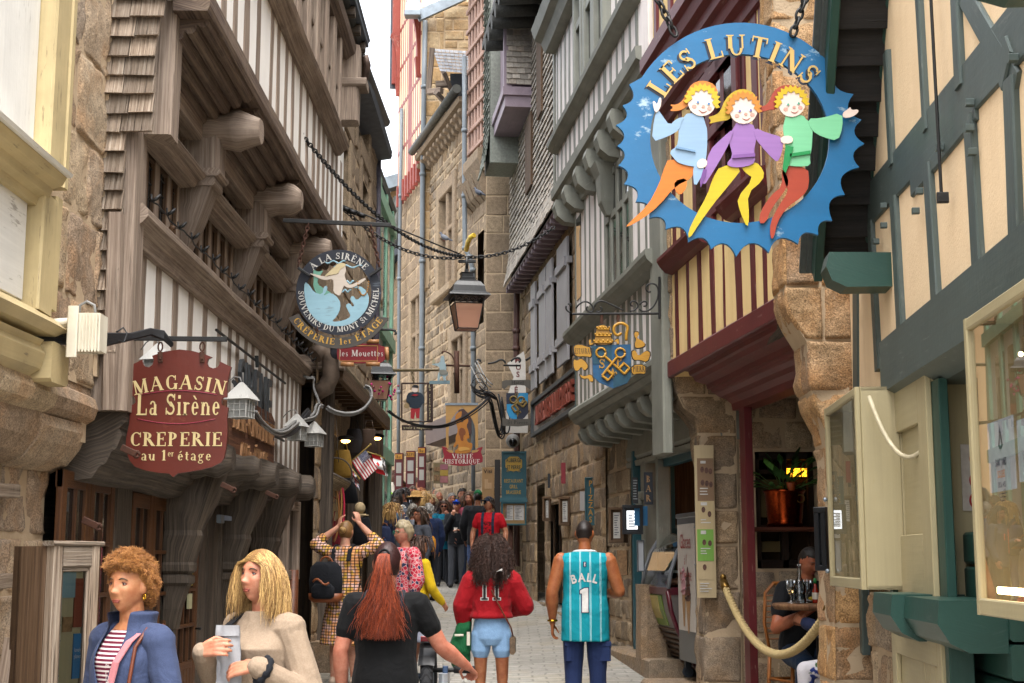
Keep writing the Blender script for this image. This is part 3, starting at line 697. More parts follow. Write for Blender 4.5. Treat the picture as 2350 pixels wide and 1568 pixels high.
mb=MB();T.extr(mb,[(.35,5.06),(.57,5.06),(.585,5.1),(.585,5.2),(.55,5.23),(.35,5.23)],8.6,16.1,30,.01);T.part('bressumer',mb,M_jet)
mb=MB();T.box(mb,8.6,16.05,-.4,.54,5.15,7.5);T.part('plaster_wall',mb,M_white)
ups=[489,516,541,570,602,618,638,655,674,690,707,719,731,741]
us2=[8.75,9.2,9.6]+[T.u(p,.55)for p in ups[2:]]+[15.0,15.4,15.8]
for i,u in enumerate(sorted(us2)):
 mb=MB();T.beam(mb,(u+R.uniform(-.02,.02),5.2),(u+R.uniform(-.02,.02),6.12),R.uniform(.13,.19),.06,.517,seg=8,wob=.014,c=.01);T.part('stud',mb,M_old)
mb=MB();T.extr(mb,[(.5,6.04),(.6,6.05),(.64,6.1),(.68,6.12),(.7,6.16),(.66,6.2),(.5,6.24)],8.6,15.3,24,.012);T.part('upper_sill',mb,M_old)
for i in range(12):
 u=8.9+i*.62
 if u>15:break
 fm=MB()
 for q in(0,.5):T.beam(fm,(u+q,6.2),(u+q,7.4),.11,.14,.56,c=.012,seg=4,wob=.006)
 T.box(fm,u,u+.5,.52,.6,6.7,6.76)
 wf=T.part('window',fm,M_old);pm=MB();T.box(pm,u+.05,u+.45,.5,.545,6.22,7.4,c=.001);T.part('pane',pm,M_pane,wf)
mb=MB();T.extr(mb,[(.4,7.28),(.62,7.28),(.7,7.34),(.72,7.42),(.4,7.5)],8.6,16.1,12,.01);T.part('eaves_beam',mb,M_jet)
for k in range(14):
 mb=MB();u=8.9+k*.54;T.box(mb,u,u+.1,.5,.78,7.5,7.62,c=.02);T.part('rafter_end',mb,M_dark)
mb=MB();T.box(mb,8.5,16.15,-5,.8,7.62,7.7);T.extr(mb,[(.82,7.7),(-5,12),(-5,11.9),(.75,7.62)],8.4,16.15);T.part('roof',mb,M_slate)
mb=MB();T.beam(mb,(15.7,6.55),(15.72,7.45),.26,.26,.62,seg=6,wob=.02,c=.03);T.box(mb,15.55,15.87,.5,.84,6.95,7.05,c=.02);T.part('carved_bracket',mb,M_old)
g0=at(824,118,16.3);
mb=MB();mb.tube([(g0 .x-.02,8.4,g0 .z+.05),(g0 .x,16.3,g0 .z)],.075,12);obj('gutter',mb,M_cop,T.root,M=T.M.inverted())
mb=MB();e=[at(836,128,16.3),at(842,150,16.35),at(838,178,16.4),at(822,200,16.45),at(783,209,16.5)];mb.tube(e,.05,10);obj('drain_elbow',mb,plain('green copper pipe','#5c4a40',.5,.4,nz=.5,sc=12),T.root,M=T.M.inverted())
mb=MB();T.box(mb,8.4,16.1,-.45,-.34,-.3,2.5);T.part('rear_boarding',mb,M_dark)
def glazed_door(F,ua,ub,z0,zt,n,rows,cols,m,panel=.75):
 fm=MB();F.box(fm,ua,ua+.09,n-.04,n,z0,zt);F.box(fm,ub-.09,ub,n-.04,n,z0,zt);F.box(fm,ua,ub,n-.045,n-.003,zt-.1,zt);F.box(fm,ua,ub,n-.045,n-.003,z0,z0+panel)
 for k in range(5):F.box(fm,ua+.1+k*(ub-ua-.2)/5,ua+.085+(k+1)*(ub-ua-.2)/5,n-.02,n+.004,z0+.1,z0+panel-.06)
 zb=z0+panel;dz=(zt-.1-zb)/rows;du=(ub-ua-.18)/cols
 for k in range(1,rows):F.box(fm,ua+.09,ub-.09,n-.035,n+.004,zb+k*dz-.014,zb+k*dz+.014)
 for k in range(1,cols):F.box(fm,ua+.09+k*du-.011,ua+.09+k*du+.011,n-.035,n,zb,zt-.1)
 d=F.part('door',fm,m);pm=MB();F.box(pm,ua+.08,ub-.08,n-.03,n-.022,zb,zt-.09,c=.001);F.part('pane',pm,M_pane,d)
 hm=MB();hm.tube([F.L(ub-.045,n,z0+1.0),F.L(ub-.045,n+.05,z0+1.0),F.L(ub-.14,n+.055,z0+1.0)],.009,8);F.part('handle',hm,M_black,d)
 return d
gf=-.12
u=[T.u(p,gf)for p in(150,215,270,312,402,430,471,530)]
glazed_door(T,u[0],u[1],0,2.14,gf,4,2,M_door);glazed_door(T,u[1],u[2],0,2.14,gf,4,2,M_door)
glazed_door(T,u[3],(u[3]+u[4])/2,0,2.08,gf,4,2,M_door);glazed_door(T,(u[3]+u[4])/2,u[4],0,2.08,gf,4,2,M_door)
glazed_door(T,u[5]-.1,u[6],0.05,2.05,gf-.02,4,3,M_door)
glazed_door(T,14.3,14.95,.2,2.2,gf-.02,4,2,M_door)
dark_posts=[((u[2]+u[3])/2,.4,gf+.03),(u[4]+.1,.16,gf+.05),(u[6]+.38,.78,gf+.02),(12.95,.3,gf+.05),(13.75,.5,gf),(14.1,.2,gf+.05),(15.1,.28,gf+.06),(15.75,.4,gf+.05)]
for uu,w,n in dark_posts:
 mb=MB();k=max(1,int(w/.22))
 for q in range(k):T.beam(mb,(uu-w/2+(q+.5)*w/k,-.3),(uu-w/2+(q+.5)*w/k,2.4),w/k-.006,.1,n-.085+R.uniform(0,.015),seg=9,wob=.014,c=.015)
 T.part('ground_post',mb,M_dark)
for uu in(11.0,13.0,14.6):
 mb=MB();prof=[(1.1,.03,-.06),(1.25,.06,-.02),(1.42,.09,.04),(1.445,.12,.07),(1.49,.12,.07),(1.51,.09,.05),(1.535,.12,.08),(1.58,.12,.08),(1.6,.1,.07),(1.8,.13,.14),(1.84,.115,.13),(2.05,.14,.22),(2.28,.14,.3)]
 mb.rings([[T.L(uu+su*w+.02*noise.noise(Vector((z*5,su,uu))),n+.025*noise.noise(Vector((z*4,su*2,uu+4))),z)for su,n in((-1,-.14),(1,-.14),(1,nn*.8),(.55,nn),(-.55,nn),(-1,nn*.8))]for z,w,nn in prof])
 T.part('carved_bracket',mb,M_dark)
for uu,r in((9.4,.12),(10.75,.155),(11.9,.12),(12.75,.15),(14.15,.16),(15.2,.15)):
 mb=MB();roll_end(mb,uu,2.37,-.05,.4,r,uu);T.part('beam_end',mb,M_dark)
mb=MB();T.extr(mb,[(-.2,2.08),(-.02,2.1),(.02,2.17),(.06,2.19),(.09,2.26),(.12,2.28),(.15,2.36),(.13,2.4),(.17,2.44),(.17,2.53),(.12,2.58),(-.2,2.6)],8.55,16.1,50,.03);T.part('jetty_beam',mb,M_dark)
for(px,py)in((572,1005),(548,1116),(625,1128),(648,1138)):
 pass
def iron_eye(px,py,Y):
 p=at(px,py,Y);mb=MB();mb.box(-.05,.05,-.012,.012,-.02,.02,c=.004);mb.tube([(.05+.018*math.cos(a),0,.018*math.sin(a))for a in[k*pi/4 for k in range(9)]],.009,6)
 return obj('iron_hook',mb,M_rust,T.root,M=T.M.inverted()@Matrix.Translation(p)@Matrix.Rotation(rad(25),4,'Y'))
for q in((522,1118,10.5),(622,1135,12.6),(296,1035,8.5),(208,1201,8.35)):iron_eye(*q)
mb=MB();T.box(mb,T.u(500,-.05),T.u(508,-.05),-.04,-.0,1.93,2.0);T.part('lock_plate',mb,M_zinc)
mb=MB();T.box(mb,T.u(510,-.05),T.u(525,-.05),-.04,.0,1.96,2.0);T.part('bell_push',mb,plain('grey blue plastic','#8f9bb0',.4))
for(px,py,c)in((445,1327,'#c9b04a'),(443,1380,'#c6c29a')):
 uu,zz=T.uv(px,py,-.1);mb=MB();T.box(mb,uu-.05,uu+.05,gf-.02,gf+.002,zz-.06,zz+.06,c=.001);T.part('door_notice',mb,plain('paper '+c,c,.8))
u0,u1=T.u(652,.0),T.u(690,.12);
F_=MB();z0,z1=T.z(660,1330,.1),T.z(660,1150,.1);ua,ub=14.75,15.6
for a,b,c,d in((ua,ua+.1,z0,z1),(ub-.1,ub,z0,z1),(ua+.1,ub-.1,z0,z0+.1),(ua+.1,ub-.1,z1-.1,z1)):T.box(F_,a,b,-.02,.2,c,d,c=.01)
T.box(F_,ua,ub,-.03,.1,z0,z1);sc_=thing('display_case','narrow wooden display case fixed to dark timber beside the shop canopy','display case',T.o,T.ang)
obj('frame',F_,M_old,sc_);pm=MB();T.box(pm,ua+.1,ub-.1,.12,.13,z0+.1,z1-.1,c=.001);obj('pane',pm,M_pane,sc_)
mb=MB();q=at(672,1330,15.1);mb.tube([(q.x,q.y,q.z+.1),(q.x,q.y,-.2)],.06,12);
tag(obj('drainpipe',mb,plain('rust brown pipe','#6b3a1e',.5,nz=.3)),'rust brown drainpipe below the wooden display case','drainpipe')
mb=MB();pts=[T.W(8.65+i*.12,.25+.01*(i%2),3.83+.012*math.sin(i))for i in range(62)];mb.tube(pts,.006,5)
for i in range(0,62,3):
 p=pts[i];mb.tube([p,p+Vector((.03,0,.02)),p+Vector((.05,.01,.045))],[.01,.013,.008],6);mb.tube([p,p+Vector((-.01,.02,.05))],.007,5)
tag(obj('string_lights',mb,M_black),'string of small black light sockets along the timber window sill','string lights')
# stone house behind it, shop canopy
ST=Fac('stone_house','brown stone house with slate eaves and copper gutter above the shop canopy','house',-2.28,0,0,-1)
holes=[(ST.u(806),ST.u(833),ST.z(820,320),ST.z(820,215)),(ST.u(818),ST.u(836),ST.z(826,470),ST.z(826,395)),(ST.u(770)-.2,ST.u(787),6.0,7.2)]
mb=MB();blocks(ST,mb,16.12,23.2,3.2,8.4,.0,(.3,.45),(.35,.8),.02,.016,.012,holes=holes,cell=.14)
ST.box(mb,16.12,23.2,-5,-.4,-.3,8.4,mi=1);ST.part('wall',mb,[M_ash,M_mort])
mb=MB();blocks(ST,mb,16.1,16.9,-.3,4.4,.05,(.3,.5),(.25,.4),.02,.016,.012,cell=.12);ST.part('pier',mb,[M_gran2,M_mort])
for h in holes:
 mb=MB();ST.box(mb,h[0]-.02,h[1]+.02,-.38,-.3,h[2],h[3]);wf=ST.part('window',mb,M_offw)
 pm=MB();ST.box(pm,h[0]+.08,h[1]-.08,-.3,-.285,h[2]+.08,h[3]-.08,c=.001);ST.part('pane',pm,M_pane,wf)
 mb=MB();ST.box(mb,h[0]-.25,h[0]-.01,-.2,.04,h[2]-.2,h[3]+.2,c=.02);ST.box(mb,h[1]+.01,h[1]+.25,-.2,.04,h[2]-.2,h[3]+.2,c=.02);ST.box(mb,h[0]-.3,h[1]+.3,-.2,.045,h[3]+.2,h[3]+.5,c=.02);ST.part('window_surround',mb,M_ash)
ga,gb=at(829,138,18.4),at(884,280,22.9)
mb=MB();d=(gb-ga);mb.tube([ga-d*.45,gb],.08,12);mb.ell(gb,.085);obj('gutter',mb,M_cop,ST.root,M=ST.M.inverted())
mb=MB();ST.extr(mb,[(-.1,8.25),(.24,8.3),(.26,8.36),(-.1,8.5)],16.1,23.25,4,.01);ST.extr(mb,[(.26,8.42),(-5,13),(-5,12.8),(.2,8.3)],16.1,23.3);ST.part('roof',mb,M_slate)
mb=MB();ga,gb=at(877,300,23.3),at(866,620,23.3);mb.tube([(ga.x-.06,ga.y,ga.z),(gb.x,gb.y,gb.z),(gb.x,gb.y,1.0)],.05,10);S_=obj('downpipe',mb,plain('lilac grey slate edge','#5a5560',.6,nz=.3),ST.root,M=ST.M.inverted())
K=thing('shop_canopy','dark timber shop canopy with rafters over the souvenir shop','canopy',ST.o,ST.ang)
ca,cb,zo=16.2,22.6,3.78
mb=MB();ST.extr(mb,[(.34,zo+.02),(-.05,zo+.5),(-.05,zo+.56),(.34,zo+.07)],ca,cb,6,.012);obj('roof',mb,wood('mossy canopy boards','#3a3024','#5a4b38','#6f6348',grain=30),K)
mb=MB();ST.box(mb,ca-.02,cb,.27,.34,zo-.13,zo+.02,seg=8,wob=.01);obj('fascia',mb,M_brown,K)
mb=MB();ST.box(mb,ca,cb,-.9,.27,zo-.06,zo-.03);obj('soffit',mb,M_dark,K)
for i in range(15):
 u=ca+.15+i*(cb-ca-.3)/14;mb=MB();ST.box(mb,u-.035,u+.035,-.9,.27,zo-.14,zo-.06);obj('rafter',mb,M_brown,K)
mb=MB();ST.box(mb,ca-.08,ca+.04,-.3,.36,zo-.02,zo+.16,c=.02);obj('end_beam',mb,M_old,K)
mb=MB();mb.tube([at(722,815,15.9),at(740,800,15.95),at(757,822,16),at(760,862,16.05),at(748,890,16.1),at(728,900,16.15)],.1,14)
tag(obj('drainpipe',mb,plain('stained lead pipe','#7a6a5d',.6,.2,nz=.4,sc=8)),'thick curved lead drainpipe at the head of the shop canopy','drainpipe')
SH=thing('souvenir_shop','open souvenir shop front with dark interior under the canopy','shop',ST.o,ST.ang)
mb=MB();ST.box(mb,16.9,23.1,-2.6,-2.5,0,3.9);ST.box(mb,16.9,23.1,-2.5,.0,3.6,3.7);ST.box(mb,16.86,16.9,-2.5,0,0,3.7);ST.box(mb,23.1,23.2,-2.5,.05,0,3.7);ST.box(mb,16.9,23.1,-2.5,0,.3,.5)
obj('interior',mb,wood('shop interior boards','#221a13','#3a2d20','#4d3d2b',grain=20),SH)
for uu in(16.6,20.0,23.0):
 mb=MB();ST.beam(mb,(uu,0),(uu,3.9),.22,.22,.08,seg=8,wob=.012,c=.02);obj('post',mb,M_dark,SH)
 # green and white house, far gable
G=Fac('green_house','white and mint green painted house front beyond the souvenir shop','house',-2.55,0,.006,-1)
mb=MB();G.box(mb,23.3,27.6,-4,0,0,8.6);G.part('wall',mb,M_offw)
Mg=paint('mint green paint','#8ab8a0','#d8d8cc',.6)
for k in range(4):
 mb=MB();u=23.4+k*1.3;G.box(mb,u,u+.22,0,.06,.8,8.4);G.part('green_post',mb,Mg)
for z in(3.4,5.6,7.9):
 mb=MB();G.box(mb,23.3,27.6,.0,.1,z,z+.25);G.part('green_band',mb,Mg)
for k in range(3):
 for z in(3.9,6.1):
  mb=MB();u=23.7+k*1.15;G.box(mb,u,u+.7,.0,.04,z,z+1.4);G.part('window',mb,M_pane)
mb=MB();G.extr(mb,[(.08,8.5),(-4,11),(-4,10.8),(.04,8.4)],23.2,27.7);G.part('roof',mb,M_slate)
mb=MB();a,b,c=at(866,452,27.8),at(880,480,27.8),at(884,560,27.8);mb.tube([a,b,c,at(886,600,27.8),at(893,640,27.8),at(893,1000,27.8)],.05,10);obj('downpipe',mb,plain('dark grey pipe','#596069',.5),G.root,M=G.M.inverted())
Bf=thing('gable_house','brown rendered gable house closing the far end of the street','house',(0,39,0))
M_rend=plaster('brown render','#a38663','#7c6547',.5)
p=[at(850,455,39),at(905,430,39),at(930,425,39)]
mb=MB();xl,xr=at(840,500,39).x,at(960,500,39).x;zt=at(905,440,39).z
mb.box(xl-3,xr,0,5,2,at(880,500,39).z);mb.prism([(xl-3,at(0,500,39).z),(xr,at(0,500,39).z),(xr,zt+.3),(xl,at(0,462,39).z),(xl-3,at(0,500,39).z+.1)],5,y0=.002);obj('wall',mb,M_rend,Bf)
mb=MB();mb.beam((xl-1,-.2,at(0,468,39).z),(xr,-.2,zt+.42),.35,.4,(0,1,0));obj('roof_edge',mb,M_zinc,Bf)
mb=MB();q=at(895,560,39);mb.box(q.x-.1,q.x+.3,-.1,.05,q.z-1,q.z+1.2);obj('grey_panel',mb,M_zinc,Bf)
mb=MB();a,b=at(912,455,38.5),at(895,640,37.5);mb.tube([(a.x,a.y-39,a.z),(b.x,b.y-39,b.z)],.12,10);obj('gutter',mb,M_cop,Bf)
# right-hand palettes
M_grn=paint('blue green timber paint','#46514e','#848a84',.5,tone=.15)
M_dgrn=paint('dark green paint','#1f4038','#5d6c64',.5,tone=.15,rough=.4)
M_peach=plaster('peach plaster','#e2c8a4','#b5926a',.25,.35)
M_ycream=paint('pale yellow paint','#c2b48c','#a58f60',.35,tone=.08,rough=.45)
M_red=paint('oxblood paint','#5a1d20','#a98a80',.6,rough=.45,tone=.2)
M_redd=paint('oxblood paint worn','#5d2220','#8a5c45',.5,rough=.5,tone=.3)
M_rcream=plaster('cream plaster','#e0c48c','#b38f55',.4,.3)
M_sage=paint('sage green timber paint','#7c7d73','#a5a49a',.7,tone=.25,rough=.6)
M_sagew=plaster('weathered white wash','#e2dad6','#9a978c',.45,.2)
M_lila=paint('faded lilac paint','#8f7f88','#6a5d60',.4,tone=.2,rough=.6)
M_blackb=wood('black boards','#141312','#1f1d1c','#2b2827',grain=20,crack=.3,var=.3)
M_grey=paint('grey shutter paint','#9a999c','#6e6a68',.5,tone=.12,rough=.6)
M_red5=paint('brick red paint','#8e4238','#c09a8c',.9,tone=.15)
M_lat=wood('pinkish larch','#8a6a58','#a9897a','#bfa296',grain=40,crack=.2)
M_rust2=wood('red brown soffit','#6b2f1a','#8a4326','#9a5030',grain=30,crack=.1)
M_pipe=paint('grey zinc pipe','#7d868d','#7d7f80',.4,tone=.15)
M_bpipe=paint('brown pipe','#4f3530','#9a8b86',.5)
# cream house with green timbers (nearest right)
C_=Fac('timber_house','peach plastered house with blue green timbers at the right edge','house',1.531,0,.075,1)
mb=MB()
edge=[C_.uv(px,py)for px,py in((1992,590),(2012,300),(2040,0),(2075,-300))]
poly=[(3.2,2.62),(C_.u(1960),2.62),(C_.u(1962),C_.z(1962,640))]+edge+[(3.2,edge[-1][1])]
mb.prism([(u,z)for u,z in poly],.3,y0=-.3)
C_.part('plaster_wall',mb,M_peach)
def cbeam(pts_a,pts_b,w,n=.0,t=.05,m=None,name='beam',seg=5):
 n=-.014+n*.12;w*=1.3;a,b=C_.uv(*pts_a,n),C_.uv(*pts_b,n);mb=MB();C_.beam(mb,a,b,w,t,n,seg=seg,wob=.004,c=.008);return C_.part(name,mb,m or M_grn)
cbeam((1970,640),(1971,905),.14,.02,name='corner_post');cbeam((1972,860),(1985,1500),.1,-.03,name='corner_post')
cbeam((1980,496),(2420,-18),.2,.05,name='rail');cbeam((2100,425),(2250,240),.1,.055,name='rail')
ub=C_.uv(2025,838,.06);ua=C_.uv(2600,560,.06)
mb=MB();C_.extr(mb,[(.09,2.52),(.09,2.8),(-.3,2.8),(-.3,2.46),(-.02,2.46)],3.2,C_.u(2025,.09),10,.004);C_.part('lintel_beam',mb,M_grn)
for a,b,w in(((2008,510),(2026,850),.085),((2062,455),(2080,770),.1),((2142,380),(2162,700),.1),((2238,270),(2262,650),.1),((2334,180),(2350,610),.1),((2046,120),(2058,380),.07),((2120,-20),(2138,300),.06),((2206,-20),(2217,200),.085),((2316,190),(2336,100),.09)):
 cbeam(a,b,w,.025,.08,name='stud')
cbeam((2205,-40),(2345,200),.1,.05,name='brace')
cbeam((1987,600),(2044,-60),.1,.03,m=M_dgrn,name='verge_post')
e0,e1=C_.uv(1990,610),C_.uv(2052,-120)
mb=MB();rv=[]
for k in range(9):
 a=[e0[i]+(e1[i]-e0[i])*k/9 for i in(0,1)];b=[e0[i]+(e1[i]-e0[i])*(k+1)/9 for i in(0,1)]
 du=.03
 mb.beam(C_.L((a[0]+b[0])/2+.05,-.02,(a[1]+b[1])/2),C_.L((a[0]+b[0])/2+.05,.3,(a[1]+b[1])/2),math.hypot(a[0]-b[0],a[1]-b[1])-.004,.03,C_.L(1,0,.4))
C_.part('soffit_board',mb,M_blackb)
mb=MB();mb.beam(C_.L(e0[0]+.04,.3,e0[1]-.05),C_.L(e1[0]+.04,.3,e1[1]),.16,.05,(0,1,0));C_.part('barge_board',mb,M_dgrn)
mb=MB();mb.beam(C_.L(e0[0]+.13,.33,e0[1]),C_.L(e1[0]+.13,.33,e1[1]),.05,.05,(0,1,0));mb.beam(C_.L(e0[0]+.17,.16,e0[1]),C_.L(e1[0]+.17,.16,e1[1]),.04,.46,(0,1,0));C_.part('roof_edge',mb,plain('lead roof edge','#59605f',.5,.4))
mb=MB();u,z=C_.uv(1920,620,.3)
prof=[(-.12,z+.09),(.34,z+.1),(.36,z+.02),(.33,z-.06),(.25,z-.1),(-.12,z-.1)]
C_.extr(mb,prof,u-.02,u+.2,1);C_.part('corbel',mb,M_dgrn)
mb=MB();C_.extr(mb,[(-.1,C_.z(2320,60)+.1),(.38,C_.z(2320,60)+.1),(.4,C_.z(2320,60)-.05),(.34,C_.z(2320,60)-.16),(.22,C_.z(2320,60)-.2),(-.1,C_.z(2320,60)-.2)],C_.u(2365,.3)-.3,C_.u(2298,.3),1);C_.part('corbel',mb,M_dgrn)
mb=MB();a,b=C_.uv(2113,-60,.1),C_.uv(2140,452,.1);C_.beam(mb,a,b,.015,.015,.06);C_.box(mb,b[0]-.013,b[0]+.013,.03,.08,b[1]-.03,b[1]+.02,c=.005);C_.part('iron_rod',mb,M_black)
for px,py in((1985,555),(2001,473),(2002,518),(2080,440),(2124,340),(2190,237),(2190,295),(2195,350),(2285,135),(2056,822),(2136,775),(2222,727),(2018,882),(1974,120),(2072,485)):
 u,z=C_.uv(px,py,.1);mb=MB();C_.box(mb,u-.015,u+.015,.02,.055,z-.016,z+.016,c=.004);C_.part('bolt',mb,M_grn)
mb=MB();blocks(C_,mb,6.85,9.0,-.3,1.42,-.02,(.28,.42),(.3,.55),.03,.022,.02,cell=.06);C_.part('base_wall',mb,[M_gran,M_mort])
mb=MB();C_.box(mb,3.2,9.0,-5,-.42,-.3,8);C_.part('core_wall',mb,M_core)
mb=MB();C_.box(mb,3.2,7.6,-.42,-.38,0,2.62);C_.box(mb,3.2,7.6,-.38,-.0,2.47,2.5);C_.box(mb,6.9,7.0,-.38,-.02,.0,2.5)
for k in range(6):C_.box(mb,4.2+k*.5,4.2+k*.5+.485,-.38,-.365,0.02,2.46)
C_.part('entrance_boarding',mb,M_ycream)
def px_box(F,mb,pa,pb,ya,yb,n0,n1,**k):
 """box on the wall covering photo px pa..pb (x) and ya (top)..yb (bottom), measured on its front face n1"""
 u0,u1=F.u(pb,n1),F.u(pa,n1);zt=F.z((pa+pb)/2,ya,n1);zb=F.z((pa+pb)/2,yb,n1)
 F.box(mb,u0,u1,n0,n1,zb,zt,**k);return u0,u1,zb,zt
mb=MB();u0,u1,zb,zt=px_box(C_,mb,2036,2142,872,1362,-.04,.02);fr=[(u0,u0+.2),(u1-.2,u1)]
for a,b in fr:C_.box(mb,a,b,.02,.05,zb,zt)
C_.box(mb,u0+.2,u1-.2,.02,.05,zt-.25,zt);C_.box(mb,u0+.2,u1-.2,.02,.05,zb,zb+.3)
C_.part('shutter_panel',mb,M_ycream)
for pa,pb,ya,yb,n in((2028,2036,880,1390,.075),(2140,2158,870,1600,.02)):
 mb=MB();px_box(C_,mb,pa,pb,ya,yb,n-.045,n);C_.part('green_post',mb,M_dgrn)
for pa,pb,nn in((1990,2034,.24),(2034,2140,.18)):
 mb=MB();u0,u1=C_.u(pb,nn),C_.u(pa,nn);zt=C_.z(2060,1366,nn)
 C_.extr(mb,[(-.1,zt),(nn,zt),(nn+.01,zt-.1),(nn-.04,zt-.18),(nn-.12,zt-.22),(-.1,zt-.22)],u0+.02,u1-.02);C_.part('shelf_bracket',mb,M_dgrn)
mb=MB();u0,u1,zb,zt=px_box(C_,mb,2038,2150,1448,1900,-.04,.06);C_.box(mb,u0,u0+.09,.06,.085,zb,zt);C_.box(mb,u1-.12,u1,.06,.085,zb,zt);C_.box(mb,u0+.09,u1-.12,.06,.085,zt-.13,zt)
for k in range(4):C_.box(mb,u0+.1+k*.12,u0+.215+k*.12,.06,.066,zb,zt-.13)
C_.part('half_door',mb,M_ycream)
mb=MB();C_.box(mb,u0-.09,u0-.01,-.04,.07,zb,zt);C_.part('green_post',mb,M_dgrn)
z1=at(2200,1222,6.8).z
for k in range(7):
 mb=MB();C_.box(mb,6.1,6.85,-.36,-.1,z1-.16*(k+1)+.012,z1-.16*k,c=.012);C_.part('green_board',mb,M_dgrn)
mb=MB();px_box(C_,mb,2176,2188,1370,1470,-.2,-.12);C_.part('lock_plate',mb,M_rust)
mb=MB();a=C_.W(C_.u(1998,.2),.2,C_.z(1998,908,.2));b=C_.W(C_.u(2182,-.1),-.1,C_.z(2182,880,-.1));mb.tube(catenary(a,b,.34,18),.012,8)
tag(obj('loose_cable',mb,plain('cream cable','#c9bd9e',.5)),'loose cream cable looping between the display case and the doorway','cable')
def showcase(label,u0,u1,z0,z1,n,back=True):
 t=thing('display_case',label,'display case',C_.o,C_.ang);f=.045
 mb=MB()
 for a,b,c,d in((u0,u0+f,z0,z1),(u1-f,u1,z0,z1),(u0+f,u1-f,z0,z0+f*1.3),(u0+f,u1-f,z1-f,z1)):C_.box(mb,a,b,n-.03,n,c,d,c=.006)
 C_.box(mb,u0,u0+.02,.03,n-.03,z0,z1);C_.box(mb,u1-.02,u1,.03,n-.03,z0,z1);C_.box(mb,u0,u1,.03,n-.03,z1-.02,z1);C_.box(mb,u0,u1,.03,n-.03,z0,z0+.02)
 obj('frame',mb,M_ycream,t)
 mb=MB();C_.box(mb,u0,u1,.0,.03,z0,z1);obj('back_panel',mb,M_ycream,t)
 mb=MB();mb.quad(*[C_.L(u,n-.015,z)for u,z in((u0+f,z0+f),(u1-f,z0+f),(u1-f,z1-f),(u0+f,z1-f))]);obj('glass_pane',mb,glass('showcase glass',(.95,.94,.9),.5),t)
 return t
za,zb_=C_.z(1965,885,.26),C_.z(1965,1352,.26)
t=showcase('yellow glazed display case at the far corner of the peach house',C_.u(1965,.26),C_.u(1893,.26),zb_,za,.26)
ph=MB();C_.box(ph,7.75,7.95,.035,.04,1.95,2.35,c=.001);obj('poster',ph,plain('fashion photo print','#8d9aa8',.5,nz=.5,sc=14),t)
ph=MB();C_.box(ph,7.74,7.85,.035,.045,1.7,1.85,c=.001);obj('label_card',ph,plain('blue card','#27507f',.5,nz=.4,sc=50),t)
lk=MB();lk.ell(C_.L(C_.u(1893,.26)-.03,.275,1.98),.014);lk.ell(C_.L(C_.u(1893,.26)-.03,.275,1.55),.014);obj('lock',lk,M_zinc,t)
zt2,zb2=C_.z(2225,724,.26),C_.z(2225,1408,.26)
t=showcase('nearest yellow glazed display case with paper sale notices inside',3.4,C_.u(2222,.26),zb2,zt2,.26)
rp=MB();C_.box(rp,4.2,5.05,.2,.212,zb2+.075,zb2+.1,c=.004);obj('light_strip',rp,emit('warm led','#ffd9a0',5),t)
for k in range(3):
 bl=MB();bl.ell(C_.L(4.75+k*.09,.12,2.25+.04*k),.009);obj('lamp',bl,emit('warm led','#ffd9a0',5),t)
cl=MB();cl.rings([[C_.L(4.62+.16*s*math.cos(a),.1+.06*math.sin(a),z)for a in[k*pi/6 for k in range(12)]]for z,s in((1.5,.8),(1.65,.8),(1.8,1),(1.98,1),(2.06,.5),(2.1,.2))],sm=True);obj('garment',cl,cloth('ochre garment','#c9993a'),t)
nu,nz0=C_.uv(2305,1035,.255)
for(pa,pb,ya,yb,big)in((2266,2326,962,1128,True),(2334,2420,950,1100,False)):
 nn=MB();u0,u1=C_.u(pb,.243),C_.u(pa,.243);q0,q1=C_.z((pa+pb)/2,yb,.243),C_.z((pa+pb)/2,ya,.243)
 C_.box(nn,u0,u1,.24,.243,q0,q1,c=.0005);no=obj('sale_notice',nn,plain('blue white paper','#bfc8d6',.7),t)
 M_=Matrix.Translation(C_.L((u0+u1)/2,.2435,q1))@Matrix.Rotation(pi,4,'Z');H_=q1-q0
 tb=MB();tb.prism([(-.03,-.11*H_/.3),(.03,-.11*H_/.3),(.0,-.02)],.0006,M_,holes=[[(-.012,-.1),(0,-.05),(.012,-.1)][::-1]]);text(tb,'SAINT JAMES',.026,M_@Matrix.Translation((0,0,-.155)),sx=.62,depth=.001,bold=.02)
 for k in range(3):tb.prism([(-.05+.01*k,-.25-k*.012),(.05-.01*k,-.25-k*.012),(.05-.01*k,-.247-k*.012),(-.05+.01*k,-.247-k*.012)],.0006,M_)
 obj('lettering',tb,plain('ink navy','#1b2540',.7),no)
 tb=MB();text(tb,'SOLDES',.026,M_@Matrix.Translation((0,0,-.195)),sx=.75,depth=.001);obj('lettering',tb,plain('ink orange','#d98a2a',.7),no)
 tb=MB();text(tb,'-30% à -40%',.02,M_@Matrix.Translation((0,0,-.228)),sx=.7,depth=.001,bold=.01);obj('lettering',tb,plain('ink navy','#1b2540',.7),no)
